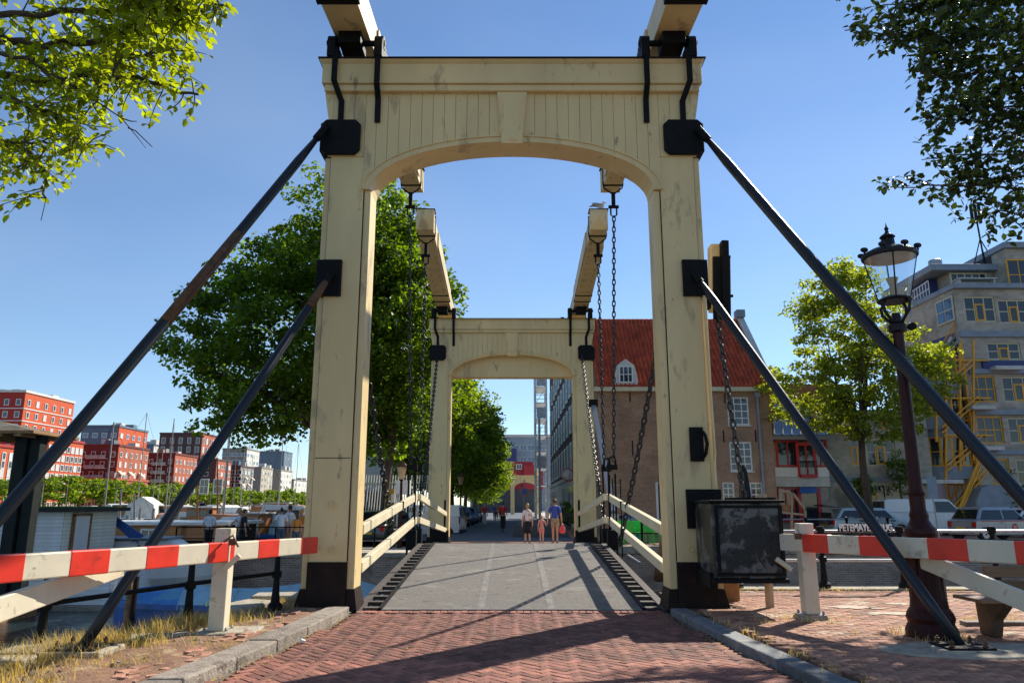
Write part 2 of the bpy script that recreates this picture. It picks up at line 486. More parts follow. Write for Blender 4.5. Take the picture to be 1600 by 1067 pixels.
def link(name, me, parent=None, loc=None, rot=None, bevel=0, kind=None):
    o = bpy.data.objects.new(name, me)
    C.objects.link(o)
    if parent is not None:
        o.parent = parent
    if loc is not None:
        o.location = loc
    if rot is not None:
        o.rotation_euler = rot
    if bevel:
        b = o.modifiers.new('bevel', 'BEVEL')
        b.width = bevel
        b.segments = 2
        b.limit_method = 'ANGLE'
        b.angle_limit = R(40)
    if kind:
        o['kind'] = kind
    return o

def tag(o, label=None, cat=None, group=None, kind=None):
    if label: o['label'] = label
    if cat: o['category'] = cat
    if group: o['group'] = group
    if kind: o['kind'] = kind
    return o

def thing(name, label, cat, loc=(0, 0, 0), rz=0, group=None):
    o = bpy.data.objects.new(name, None)
    C.objects.link(o)
    o.empty_display_size = .2
    o.location = loc
    o.rotation_euler = (0, 0, rz)
    return tag(o, label, cat, group)

def copy_tree(o, parent=None):
    c = o.copy()
    C.objects.link(c)
    c.parent = parent
    for ch in list(o.children):
        copy_tree(ch, c)
    return c

def fast_mesh(name, V, Fq, material, smooth=False):
    me = bpy.data.meshes.new(name)
    nv, nf = len(V), len(Fq)
    k = Fq.shape[1]
    me.vertices.add(nv)
    me.vertices.foreach_set('co', V.astype(np.float32).ravel())
    me.loops.add(nf * k)
    me.loops.foreach_set('vertex_index', Fq.astype(np.int32).ravel())
    me.polygons.add(nf)
    me.polygons.foreach_set('loop_start', np.arange(0, nf * k, k, dtype=np.int32))
    me.materials.append(M[material] if isinstance(material, str) else material)
    me.update(calc_edges=True)
    return me
# ================================================================== SETTING
WZ = -1.6
def sheet(name, x0, x1, y0, y1, z, m, kind='structure'):
    b = MB(); b.add([(x0, y0, z), (x1, y0, z), (x1, y1, z), (x0, y1, z)], [(0, 1, 2, 3)])
    return b.build(name, m, kind=kind)
sheet('canal_bed', -3000, 3000, -3000, 3000, -4.0, 'soil')
sheet('canal_water', -2900, 2900, -2900, 2900, WZ, 'water')

near_poly = [(-6.4, -30), (-6.0, 5), (-5.55, 7.4), (-5.12, 9.2), (-4.42, 11.2), (-4.08, 13.4), (-3.9, 13.75), (-2.56, 13.75), (-2.56, 12.36),
             (2.56, 12.36), (2.56, 13.9), (3.3, 14.85), (60, 14.85), (60, -30)]
MB().prism(near_poly, -3.9, -.09, 'z').build('near_quay', 'quaybrick', kind='structure')
far_poly = [(-13.6, 30.0), (3.0, 30.0), (90, 30.0), (90, 700), (-17, 700), (-14.2, 60)]
MB().prism(far_poly, -3.9, -.25, 'z').build('far_quay', 'quaybrickred', kind='structure')
MB().prism([(-900, 60), (-104, 60), (-104, 560), (-17.3, 560), (-17.3, 900), (-900, 900)], -3.9, 0, 'z').build('opposite_quay', 'concrete', kind='structure')
MB().box(3.05, 88, 30.05, 60, -.246, .02).build('terrace_pavement', 'pavebrick', kind='structure')
# far road: a ramp down from the bridge, then a long street
b = MB()
b.add([(-2.9, 29.9, .10), (3.0, 29.9, .10), (3.0, 35.5, .03), (-2.9, 35.5, .03)], [(0, 1, 2, 3)])
b.add([(-2.9, 29.9, -3), (3.0, 29.9, -3), (3.0, 29.9, .10), (-2.9, 29.9, .10)], [(0, 1, 2, 3)])
b.build('far_ramp', 'pavebrick', kind='structure')
b = MB()
b.add([(-9.5, 35.5, .026), (3.0, 35.5, .026), (3.0, 300, .0), (-9.5, 300, .0)], [(0, 1, 2, 3)])
M['street'] = mat('street asphalt', (.085, .10, .125), .85, .15, 3, .3)
b.build('far_street', 'street', kind='structure')
MB().box(3.04, 4.7, 60.02, 300, -.24, .12).build('far_pavement', 'kerb', kind='structure')
for i, y in enumerate((47, 62)):
    pass

# coping stones along the canal walls
def coping(name, x0, x1, y, z0, z1, parent, n, dpt=.45):
    me = MB().box(-.5, .5, 0, dpt, 0, 1).mesh(name, 'concrete')
    w = (x1 - x0) / n
    for i in range(n):
        o = link(name, me, parent, (x0 + w * (i + .5), y + random.uniform(-.01, .01), z0))
        o.scale = (w - .02, 1, z1 - z0)
fq = bpy.data.objects['far_quay']
coping('coping_stone', -13.6, -3.6, 29.93, -.34, -.17, fq, 9)
coping('coping_stone', 3.3, 30, 29.93, -.20, .08, fq, 18)
nq = bpy.data.objects['near_quay']
coping('coping_stone', 3.6, 16, 14.42, -.1, .105, nq, 12)
# broken stone blocks on the left bank
for (x, y, z, sx, sy, sz, rz) in ((-3.85, 13.1, .02, .9, .5, .3, .1), (-4.1, 12.0, .02, .5, 1.2, .26, -.15), (-3.55, 9.9, .01, .8, .5, .16, .1),
                                  (-4.55, 10.6, -.02, .5, 1.0, .2, -.3), (-4.2, 9.5, .03, .7, .35, .12, .4), (-5.2, 8.5, 0, .5, 1.2, .2, .15)):
    b = MB().obox((0, 0, 0), (sx, sy, sz), (random.uniform(-.05, .05), random.uniform(-.05, .05), 0))
    o = b.build('edge_stone', 'concrete', nq, bevel=.03); o.location = (x, y, z); o.rotation_euler = (0, 0, rz)

# ---- paving bricks
L_, W_, g_ = .21, .105, .006
def brick_local(w, l, h=.09, ch=.006):
    """vertices and quads of one paving brick, top at z=0"""
    a, b = w / 2, l / 2
    v = [(-a, -b, -h), (a, -b, -h), (a, b, -h), (-a, b, -h), (-a, -b, -ch), (a, -b, -ch), (a, b, -ch), (-a, b, -ch),
         (-a + ch, -b + ch, 0), (a - ch, -b + ch, 0), (a - ch, b - ch, 0), (-a + ch, b - ch, 0)]
    f = [(0, 1, 5, 4), (1, 2, 6, 5), (2, 3, 7, 6), (3, 0, 4, 7), (4, 5, 9, 8), (5, 6, 10, 9), (6, 7, 11, 10), (7, 4, 8, 11), (8, 9, 10, 11)]
    return v, f
BV, BF = brick_local(W_ - g_, L_ - g_)
brick_me = {}
for mn in ('roadbrick', 'pavebrick'):
    b = MB(); b.add(BV, BF); brick_me[mn] = b.mesh('brick', mn)

def kerbx_l(y):    # inner edge of the left kerb
    t = max(0, (12.3 - y))
    return -2.47 - .028 * t - .012 * t * t * .9
def kerbx_r(y):
    t = max(0, (12.3 - y))
    return 2.40 + .028 * t + .009 * t * t

def lay(cells, mname, parent, z, stuffname, limit=300):
    """cells: list of (x, y, angle); the ones that show largest become parts, the rest one mesh"""
    def big(c):
        px, py = proj(c[0], c[1], z)
        vis = -20 < px < 1620 and py < 1075 and c[1] > 3
        return (0 if vis else 1, c[1])
    cells = sorted(cells, key=big)
    rnd = random.Random(3)
    for (x, y, a) in cells[:limit]:
        link('brick', brick_me[mname], parent, (x, y, z + rnd.uniform(-.003, .003)),
             (rnd.gauss(0, .012), rnd.gauss(0, .012), a + rnd.gauss(0, .008)))
    rest = cells[limit:]
    n = len(rest)
    bv = np.array(BV); bf = np.array(BF)
    A = np.array([c[2] for c in rest]) + np.random.RandomState(1).normal(0, .008, n)
    rs = np.random.RandomState(2)
    tx, ty = rs.normal(0, .012, n), rs.normal(0, .012, n)
    ca, sa = np.cos(A), np.sin(A)
    X = bv[None, :, 0] * ca[:, None] - bv[None, :, 1] * sa[:, None]
    Y = bv[None, :, 0] * sa[:, None] + bv[None, :, 1] * ca[:, None]
    Z = bv[None, :, 2] + X * tx[:, None] + Y * ty[:, None] + rs.uniform(-.003, .003, n)[:, None] + z
    X = X + np.array([c[0] for c in rest])[:, None]; Y = Y + np.array([c[1] for c in rest])[:, None]
    V = np.stack([X, Y, Z], -1).reshape(-1, 3)
    Fq = (bf[None] + (np.arange(n) * len(bv))[:, None, None]).reshape(-1, 4)
    o = link(stuffname, fast_mesh(stuffname, V, Fq, mname), parent)
    o['kind'] = 'stuff'
    return o

road = MB().prism([(-4.2, 0), (4.2, 0), (2.5, 12.3), (-2.5, 12.3)], -.088, -.022, 'z').build('road', 'sand', kind='structure')
cells = []
c45, s45 = math.cos(R(45)), math.sin(R(45))
u = W_
N_ = 150
for i in range(-N_, N_):
    for j in range(-N_, N_):
        s = (i - j) % 4
        if s == 0:
            cx, cy, a = (i + 1) * u, (j + .5) * u, R(90)
        elif s == 3:
            cx, cy, a = (i + .5) * u, (j + 1) * u, 0
        else:
            continue
        x = cx * c45 - cy * s45; y = cx * s45 + cy * c45 + 8
        if 4.2 < y < 12.28 and kerbx_l(y) + .07 < x < kerbx_r(y) - .07 and (y < 11.98 or abs(x) < 9):
            if y < 12.0 and abs(x) < 4.2:
                cells.append((x, y, a + R(45)))
lay(cells, 'roadbrick', road, 0.0, 'brickwork')
# soldier course at the bridge
rnd = random.Random(5)
for i in range(44):
    x = -2.36 + i * .108
    link('brick', brick_me['roadbrick'], road, (x, 12.22, rnd.uniform(-.002, .003)), (0, 0, rnd.gauss(0, .01)))

# kerbs
kr = thing('kerb', 'row of pale stone kerb blocks along the left side of the brick road', 'kerb', (0, 0, 0)); kr['kind'] = 'structure'
kr2 = thing('kerb', 'row of blue grey kerb blocks along the right side of the brick road', 'kerb', (0, 0, 0)); kr2['kind'] = 'structure'
for (fx, sgn, par, mm) in ((kerbx_l, -1, kr, 'kerb'), (kerbx_r, 1, kr2, 'granite')):
    y = 12.0
    while y > 3:
        y2 = y - .98
        x0, x1 = fx(y), fx(y2)
        w = .26 if sgn > 0 else .34
        zt = .085 if sgn > 0 else .11
        gp = .008
        p = [(x0, y - gp), (x1, y2 + gp), (x1 + sgn * w, y2 + gp), (x0 + sgn * w, y - gp)]
        MB().prism(p, -.08, zt + random.uniform(-.008, .008), 'z').build('kerb_stone', mm, par, bevel=.018)
        y = y2
# right pavement of narrow bricks
pave = MB().prism([(2.7, 12.0), (4.6, 0), (30, 0), (30, 14.4), (2.7, 14.4)], -.088, .05, 'z').build('pavement', 'sand', kind='structure')
cells = []
y = 4.5; row = 0
while y < 14.36:
    x = 2.5 + (row % 2) * L_ / 2
    while x < 14.5:
        if x - L_ / 2 > kerbx_r(y) + .30 and (x / max(y, .1)) < .80 and not (2.5 < x < 3.55 and y > 11.9):
            cells.append((x, y, R(90)))
        x += L_ + .001
    y += W_; row += 1
lay(cells, 'pavebrick', pave, .078, 'pavement_brickwork')

# left verge: uneven soil sheet
def hn(x, y, s=1.0):
    return math.sin(x * 2.1 * s + 1.3) * math.cos(y * 1.7 * s + .4) * .5 + math.sin(x * 5.3 * s + y * 3.1 * s) * .25 + math.sin(y * 7.7 * s - x * 4.1) * .15
V, Fq = [], []
nx, ny = 36, 90
def edge_l(y):
    pts = [(-30, -6.4), (5, -6.0), (7.4, -5.55), (9.2, -5.12), (11.2, -4.42), (13.4, -4.08), (13.8, -3.95)]
    for (a, xa), (b2, xb) in zip(pts, pts[1:]):
        if a <= y <= b2:
            return xa + (xb - xa) * (y - a) / (b2 - a)
    return -3.95
for j in range(ny + 1):
    y = 3 + (13.7 - 3) * j / ny
    xl = edge_l(y) + .02; xr = kerbx_l(min(y, 12.0)) - .34
    if y > 12.05: xr = -3.42
    for i in range(nx + 1):
        t = i / nx
        x = xl + (xr - xl) * t
        z = .03 + .05 * t + .06 * hn(x, y) * min(1, 4 * (1 - t)) * .8 + .02 * hn(x * 3, y * 3)
        if t == 0: z = -.08
        V.append((x, y, z))
for j in range(ny):
    for i in range(nx):
        a = j * (nx + 1) + i
        Fq.append((a, a + 1, a + nx + 2, a + nx + 1))
vg = link('verge', fast_mesh('verge', np.array(V), np.array(Fq), 'soil')); vg['kind'] = 'structure'
vg.data.polygons.foreach_set('use_smooth', [True] * len(Fq))

# dry grass tufts
def tufts(name, spots, mname, hmin, hmax, per, spread=.10):
    rs = random.Random(11)
    b = MB()
    for (x, y, z) in spots:
        for k in range(per):
            a = rs.uniform(0, 2 * math.pi); h = rs.uniform(hmin, hmax) * (.6 if y > 10.8 else 1); lean = rs.uniform(.2, 1.1) * h
            bx, by = x + rs.gauss(0, spread), y + rs.gauss(0, spread)
            dx, dy = math.cos(a), math.sin(a)
            w = rs.uniform(.003, .006)
            px_, py_ = -dy * w, dx * w
            pts = []
            for t in (0, .4, .75, 1):
                cx = bx + dx * lean * t * t; cy = by + dy * lean * t * t; cz = z + h * (t - .35 * t * t * (lean / h))
                ww = 1 - t
                pts.append((cx - px_ * ww, cy - py_ * ww, cz)); pts.append((cx + px_ * ww, cy + py_ * ww, cz))
            b.add(pts, [(0, 1, 3, 2), (2, 3, 5, 4), (4, 5, 7, 6)])
    o = b.build(name, mname)
    o['kind'] = 'stuff'
    return o
rs = random.Random(21)
sp = []
for k in range(640):
    y = rs.uniform(5.5, 13.6)
    xl = edge_l(y); xr = kerbx_l(min(y, 12.0)) - .4
    t = abs(rs.gauss(0, .30))
    if t > 1: continue
    if .0 < math.sin(y * 3.1) * .5 + rs.uniform(-.4, .9):
        sp.append((xl + (xr - xl) * t + .05, y, .03))
tag(tufts('dry_grass', sp, 'drygrass', .10, .30, 20), 'dry yellow grass along the canal bank on the left', 'grass')
sp2 = [(rs.uniform(-4.9, -3.6), rs.uniform(8.5, 13), .05) for _ in range(22)]
tag(tufts('weeds', sp2, 'greengrass', .06, .28, 14, .04), 'green weeds growing between the dry grass on the bank', 'weeds')
sp3 = [(rs.uniform(3.4, 9), 14.38 + rs.gauss(0, .06), .09) for _ in range(60)] + [(rs.gauss(4.03, .3), rs.gauss(10.8, .2), .08) for _ in range(14)] + \
      [(rs.gauss(5.0, .3), rs.gauss(9.45, .25), .08) for _ in range(22)] + [(rs.gauss(6.6, .5), rs.gauss(11.0, .25), .08) for _ in range(16)] + \
      [(kerbx_r(t) + .32, t, .08) for t in [rs.uniform(6, 11.8) for _ in range(22)]]
tag(tufts('pavement_grass', sp3, 'drygrass', .04, .16, 10, .08), 'dry grass in the joints of the right pavement and along its quay edge', 'grass')

# stones and old bricks lying in the verge
rs = random.Random(77)
b = MB()
for k in range(900):
    y = rs.uniform(5.6, 13.4); xl = edge_l(y); xr = kerbx_l(min(y, 12.0)) - .36
    x = rs.uniform(xl + .1, xr)
    r_ = rs.uniform(.006, .026) * (1.6 if rs.random() < .06 else 1)
    b.obox((x, y, .045 + .02 * (xr - x) * 0 + r_ * .2), (r_ * 2, r_ * 1.5, r_ * 1.1), (rs.uniform(-.6, .6), rs.uniform(-.6, .6), rs.uniform(0, 3)))
o = b.build('gravel', 'kerb', kind='stuff'); tag(o, 'loose pebbles and rubble strewn over the dry left verge', 'gravel')
for k in range(46):
    y = rs.uniform(6.4, 11.9); x = kerbx_l(y) - .36 - rs.uniform(.06, .42)
    link('brick', brick_me['pavebrick'], vg, (x, y, .085 + rs.uniform(-.012, .012)), (rs.gauss(0, .06), rs.gauss(0, .06), rs.gauss(0, .25)))

sp4 = []
rs = random.Random(99)
for k in range(1500):
    y = rs.uniform(5.5, 13.5); xl = edge_l(y); xr = kerbx_l(min(y, 12.0)) - .4
    t = rs.random() ** 1.6
    if hn(x=xl + (xr - xl) * t, y=y, s=1.4) > -.12 + .5 * t: sp4.append((xl + (xr - xl) * t + .04, y, .035))
tag(tufts('ground_cover', sp4, 'drygrass', .03, .11, 12, .07), 'low matted dry grass covering the soil of the left verge', 'grass')
# ================================================================== THE DRAWBRIDGE
def chain_mb(p0, p1, sag=0., pitch=.135, wire=.017, wid=.075, b=None):
    b = b or MB()
    p0, p1 = Vector(p0), Vector(p1)
    n0 = 40
    pts = []
    for i in range(n0 + 1):
        t = i / n0
        q = p0.lerp(p1, t); q.z -= sag * 4 * t * (1 - t)
        pts.append(q)
    cum = [0]
    for a, c in zip(pts, pts[1:]): cum.append(cum[-1] + (c - a).length)
    nl = int(cum[-1] / pitch)
    def at(d):
        for i in range(n0):
            if cum[i + 1] >= d:
                t = (d - cum[i]) / (cum[i + 1] - cum[i]); return pts[i].lerp(pts[i + 1], t)
        return pts[-1]
    na, nb = 8, 4
    for k in range(nl):
        c = at((k + .5) * cum[-1] / nl)
        d = (at(min((k + .9) * cum[-1] / nl, cum[-1])) - at((k + .1) * cum[-1] / nl)).normalized()
        s = d.orthogonal().normalized()
        s = Matrix.Rotation(R(90 * (k % 2) + 35), 3, d) @ s
        u_ = d.cross(s)
        o = len(b.v)
        hl, hw = pitch * .68, wid / 2
        for i in range(na):
            a = 2 * math.pi * i / na
            ca, sa = math.cos(a), math.sin(a)
            cen = c + d * (ca * hl) + s * (sa * hw)
            out = (d * ca / hl + s * sa / hw).normalized()
            for j in range(nb):
                e = 2 * math.pi * (j + .5) / nb
                q = cen + (out * math.cos(e) + u_ * math.sin(e)) * wire
                b.v.append((q.x, q.y, q.z))
        for i in range(na):
            for j in range(nb):
                b.f.append((o + i * nb + j, o + i * nb + (j + 1) % nb, o + ((i + 1) % na) * nb + (j + 1) % nb, o + ((i + 1) % na) * nb + j)); b.m.append(0)
    return b

def octo(w, h, c):
    a, b = w / 2, h / 2
    return [(-a + c, -b), (a - c, -b), (a, -b + c), (a, b - c), (a - c, b), (-a + c, b), (-a, b - c), (-a, -b + c)]

def portal(t, near):
    """children of the Empty t; local coordinates, front face of the posts on y=0, facing -y"""
    OUT, A, Bx, IN, D = 3.31, 3.20, 2.60, 2.475, .58
    ZT = 8.84
    SP, AZ = 7.0, .9                     # springing height and rise of the arch
    def arch(x): return SP + AZ * math.sqrt(max(0, 1 - (x / IN) ** 2))
    for s in (-1, 1):
        b = MB()
        def bx(x0, x1, y0, y1, z0, z1): b.box(min(s * x0, s * x1), max(s * x0, s * x1), y0, y1, z0, z1)
        bx(A, Bx, 0, D, .72, ZT)
        p = b.build('post', 'cream', t, bevel=.012)
        b = MB(); bx(OUT, A + .004, .045, D - .03, .33, 7.62); b.build('side_batten', 'cream', t, bevel=.01)
        b = MB(); bx(Bx - .004, IN, .035, D - .01, .33, SP - .004); b.build('side_batten', 'cream', t, bevel=.01)
        # tarred foot
        b = MB(); bx(A + .012, Bx - .012, -.03, D + .02, 0, .74); b.build('post_foot', 'tar', t, bevel=.012)
        for (xa, xb) in ((OUT + .0, A + .016), (Bx - .016, IN)):
            x0, x1 = (xa, xb)
            fl = .07
            xo = x0 + fl if x0 == OUT + .0 else x0
            lo = [(s * (x0 + (fl if x0 > A else 0)), -.0), (s * (x1 - (fl if x1 == IN else 0)), -.0)]
            b = MB()
            xl, xr = s * (x0 + (.09 if x0 > A else 0)), s * (x1 - (.07 if x1 == IN else 0))
            b.hexa([(xl, -.02, 0), (xr, -.02, 0), (xr, D + .05, 0), (xl, D + .05, 0), (s * (x0 + (.012 if x0 > A else 0)), .03, .33), (s * (x1 - (.012 if x1 == IN else 0)), .03, .33), (s * (x1 - (.012 if x1 == IN else 0)), D, .33), (s * (x0 + (.012 if x0 > A else 0)), D, .33)])
            b.build('foot_board', 'tar', t)
        if near:
            for (zz, xx) in ((.92, 2.84), (1.62, 2.88)):
                b = MB(); pr = [(.075, 0), (.075, .012), (.055, .022), (.0, .022)]
                for r0, zz0 in (((.078), 0),):
                    n = 18
                    b.lathe([(.075, 0), (.075, .014), (.05, .014), (.05, .004), (.032, .004), (.028, .024), (.001, .026)], n=n)
                o = b.build('bolt_cap', 'cream', t); o.location = (s * xx, 0, zz); o.rotation_euler = (R(90), 0, 0)
            for k in range(3):
                for xx in (2.66,):
                    b = MB().lathe([(.028, 0), (.024, .014), (.001, .02)], n=10)
                    o = b.build('bolt', 'cream', t); o.location = (s * xx, 0, 6.95 + k * .17 - .3); o.rotation_euler = (R(90), 0, 0)
        else:
            for zz in (4.5, 4.75, 1.7, 1.95):
                o = MB().lathe([(.05, 0), (.04, .02), (.001, .03)], n=10).build('bolt', 'cream', t); o.location = (s * 2.9, 0, zz); o.rotation_euler = (R(90), 0, 0)
        # side panel between post and frieze
    # vertical boards of the frieze
    xs = [-3.26, -3.06, -2.82]
    x = -2.62
    while x < 2.62 - 1e-6:
        xs.append(x); x += 5.24 / 26
    xs += [2.62, 2.82, 3.06, 3.26]
    for i in range(len(xs) - 1):
        x0, x1 = xs[i] + .003, xs[i + 1] - .003
        y0 = -.004 + random.uniform(-.0025, .0025)
        if x1 <= -2.6 or x0 >= 2.6:
            if x1 < -3.2 or x0 > 3.2 or True:
                z = 8.1 if abs(x0 + x1) / 2 > 3.06 else 8.0
                MB().box(x0, x1, -.022, 0.0, SP + .62, ZT).build('frieze_board', 'cream', t)
            continue
        def za(q): 
            return SP - .0 + (AZ + .10) * math.sqrt(max(0, 1 - (q / (IN + .16)) ** 2)) if abs(q) < IN + .16 else SP
        m_ = [(x0 + (x1 - x0) * k / 4) for k in range(5)]
        poly = [(x0, ZT), (x0, za(x0))] + [(q, za(q)) for q in m_[1:-1]] + [(x1, za(x1)), (x1, ZT)]
        MB().prism(poly, y0 - .016, .03, 'y').build('frieze_board', 'cream', t)
    # archivolt (front edge moulding) + soffit, as a curved solid
    n = 28
    fr, bk = [], []
    b = MB()
    ang = [math.pi * k / n for k in range(n + 1)]
    for a in ang:
        c_, s_ = math.cos(a), math.sin(a)
        b.v += [(IN * c_, -.035, SP + AZ * s_), ((IN + .145) * c_, -.035, SP + (AZ + .115) * s_), ((IN + .145) * c_, D - .02, SP + (AZ + .115) * s_), (IN * c_, D - .01, SP + AZ * s_)]
    for k in range(n):
        o, q = 4 * k, 4 * k + 4
        for j in range(4):
            b.f.append((o + j, o + (j + 1) % 4, q + (j + 1) % 4, q + j)); b.m.append(0)
    b.f += [(0, 1, 2, 3), (4 * n + 3, 4 * n + 2, 4 * n + 1, 4 * n)]; b.m += [0, 0]
    b.build('arch_moulding', 'cream', t)
    # thin bead line on top of the moulding
    b = MB()
    for k in range(n):
        a0, a1 = ang[k], ang[k + 1]
        b.bar(((IN + .135) * math.cos(a0), -.043, SP + (AZ + .105) * math.sin(a0)), ((IN + .135) * math.cos(a1), -.043, SP + (AZ + .105) * math.sin(a1)), .02, .03, up=(0, -1, 0))
    b.build('arch_bead', 'cream', t)
    # back panel
    if near:
        poly = [(IN * math.cos(a), SP + AZ * math.sin(a)) for a in ang]
        poly = [(A, SP - .0), (A, ZT), (-A, ZT), (-A, SP - .0)] + [(-(IN + .01), SP)] + [(-(IN + .01) * math.cos(a), SP + (AZ + .02) * math.sin(a)) for a in ang[1:-1]] + [(IN + .01, SP)]
        MB().prism(poly, D - .015, D + .02, 'y').build('back_panel', 'cream', t)
    else:
        MB().box(-Bx, Bx, .34, D + .28, SP - .02, SP + AZ + .2).build('back_panel', 'cream', t)
        MB().box(-A, A, D - .3, D, SP + AZ + .21, ZT).build('back_panel', 'cream', t)
    # keystone
    b = MB().prism([(-.27, ZT - .003), (.27, ZT - .003), (.205, 8.02), (-.205, 8.02)], -.10, -.0, 'y')
    b.build('keystone', 'cream', t, bevel=.012)
    b = MB().prism([(-.205, ZT - .08), (-.24, ZT - .08), (-.19, 8.10), (-.16, 8.10)], -.112, -.101, 'y').prism([(.205, ZT - .08), (.24, ZT - .08), (.19, 8.10), (.16, 8.10)], -.112, -.101, 'y')
    b.build('keystone_edge', 'cream', t)
    b = MB().box(-.19, .19, -.13, .10, 7.82, 8.01)
    b.add([(-.12, -.131, 7.86), (.12, -.131, 7.86), (.12, -.131, 7.98), (-.12, -.131, 7.98), (0, -.17, 7.93)], [(0, 1, 4), (1, 2, 4), (2, 3, 4), (3, 0, 4)])
    b.build('keystone_foot', 'cream', t, bevel=.006)
    # cornice
    b = MB().box(-3.36, 3.36, -.12, D + .12, ZT, ZT + .13); b.build('cornice_moulding', 'cream', t, bevel=.02)
    b = MB().box(-3.40, 3.40, -.16, D + .16, ZT + .133, 9.36)
    b.hexa([(-3.40, -.16, 9.36), (3.40, -.16, 9.36), (3.40, D + .16, 9.36), (-3.40, D + .16, 9.36), (-3.46, -.22, 9.42), (3.46, -.22, 9.42), (3.46, D + .2, 9.42), (-3.46, D + .2, 9.42)])
    b.build('cornice', 'cream', t, bevel=.01)
    MB().box(-3.47, 3.47, -.235, D + .21, 9.423, 9.45).build('cornice_flashing', 'tar', t)
    # side brackets under the cornice ends
    for s in (-1, 1):
        b = MB().prism([(s * 3.27, 8.3), (s * 3.36, ZT - .003), (s * 3.2, ZT - .003), (s * 3.2, 8.3)], -.03, .3, 'y'); b.build('bracket', 'cream', t)
        # iron straps
        m_ = 'black'
        xs_, xb = 2.40, 3.16
        b = MB().box(min(s * (xs_ - .05), s * (xs_ + .05)), max(s * (xs_ - .05), s * (xs_ + .05)), -.26, -.238, 8.9, 9.62)
        b.box(min(s * (xs_ - .05), s * (xs_ + .05)), max(s * (xs_ - .05), s * (xs_ + .05)), -.237, -.12, 8.88, 8.902) if False else None
        b.bar((s * xs_, -.249, 8.92), (s * xs_, -.06, 8.72), .10, .022, up=(0, -1, 0)); b.bar((s * xs_, -.06, 8.74), (s * xs_, -.045, 8.26), .10, .022, up=(0, -1, 0))
        b.build('iron_strap', m_, t)
        b = MB().bar((s * xb, -.25, 9.62), (s * xb, -.25, 8.95), .10, .024, up=(0, -1, 0))
        b.bar((s * xb, -.25, 8.97), (s * 3.05, -.07, 8.66), .10, .024, up=(0, -1, 0)); b.bar((s * 3.05, -.07, 8.68), (s * 3.05, -.06, 8.24), .10, .024, up=(0, -1, 0))
        b.build('iron_strap', m_, t)
        # plates
        po = [(s * 3.035 + x, 7.965 + z) for x, z in octo(.70 if near else .66, .66, .09)]
        if s < 0: po = po[::-1]
        b = MB().prism(po, -.10, -.03, 'y')
        b.box(min(s * 3.31, s * 3.40), max(s * 3.31, s * 3.40), -.06, D + .05, 7.7, 8.24)
        b.build('iron_plate', m_, t, bevel=.01)
        if near:
            b = MB().box(min(s * 2.9, s * 3.23), max(s * 2.9, s * 3.23), -.07, -.002, 5.06, 5.70)
            b.box(min(s * 3.215, s * 3.33), max(s * 3.215, s * 3.33), -.06, .4, 5.06, 5.70)
            b.build('iron_plate', m_, t, bevel=.008)
    # bearings for the balance beams
    for s in (-1, 1):
        for xx in (2.40, 3.24):
            b = MB().box(s * xx - .075, s * xx + .075, -.27, .25, 9.452, 9.80)
            b.lathe([(.001, -.08), (.11, -.075), (.11, .075), (.001, .08)], n=12)
            # the lathe above is vertical at origin: replace by a cross disc
            b.v = b.v[:8]; b.f = b.f[:6]; b.m = b.m[:6]
            b.tube([(s * xx - .085, -.1, 9.80), (s * xx + .085, -.1, 9.80)], .13, 12)
            b.build('bearing', 'black', t, bevel=.01)
        MB().tube([(s * 2.3, -.1, 9.80), (s * 3.36, -.1, 9.80)], .055, 10).build('axle', 'black', t)

gate = thing('bridge_gate', 'large cream wooden drawbridge portal in the foreground, spanned over the brick road', 'bridge gate', (0, 12.2, 0))
portal(gate, True)
fgate = thing('bridge_gate', 'smaller looking second cream drawbridge portal at the far end of the deck', 'bridge gate', (0, 30.05, .10))
portal(fgate, False)
fgate.scale = (1, 1, .957)

# stay rods of the near portal
ends = {(-1, 0): (P(508, 205, 12.02), Vector((-5.55, 6.2, .1)), (0, 800)), (1, 0): (P(1093, 207, 12.02), Vector((5.9, 6.2, .1)), (1600, 775))}
def rod(name, a, b_, r, segs=None, label=None, bend=0):
    a, b_ = Vector(a), Vector(b_)
    d = (b_ - a)
    n = 10
    pts = []
    side = d.cross(Vector((0, 0, 1))).normalized()
    for i in range(n + 1):
        t = i / n
        pts.append(a + d * t + Vector((0, 0, -bend)) * math.sin(math.pi * t))
    rs_ = [r * (.45 + .55 * min(1, i / 1.2, (n - i + .6) / 1.4)) for i in range(n + 1)]
    rs_ = [r * (.5 if i == 0 else 1 + .12 * math.sin(math.pi * i / n)) for i in range(n + 1)]
    bb = MB().tube(pts, rs_, 12)
    # two raised seams along the rod
    for q in (side * r * 1.02, -side * r * 1.02):
        bb.tube([p + q for p in pts[1:]], .012, 5)
    o = bb.build('stay_rod', 'rod', gate, world=True, smooth=True)
    # sleeve
    MB().tube([pts[0] - d * .01, pts[0] + d * .03], r * .95, 10).build('rod_socket', 'black', gate, world=True)
    return pts
def farpt(top, px, py, zb):
    """ground end: follow the picture line top->(px,py) in a plane leaning back towards the viewer"""
    return None
rodpts = {}
rodpts['ls'] = rod('r', P(516, 430, 12.06), Vector((-4.62, 8.56, .12)), .062)
rodpts['rs'] = rod('r', P(1087, 430, 12.06), Vector((4.86, 8.62, .12)), .062)
def line_end(top, q, Yb):
    e = P(q[0], q[1], Yb)
    d = e - top
    t = (top.z - .1) / (top.z - e.z)
    return top + d * t
tl, tr = P(506, 203, 12.0), P(1094, 205, 12.0)
el, er = line_end(tl, (0, 803), 8.35), line_end(tr, (1600, 777), 8.35)
rodpts['ll'] = rod('r', tl, el, .072, bend=.06)
rodpts['rl'] = rod('r', tr, er, .072, bend=.06)
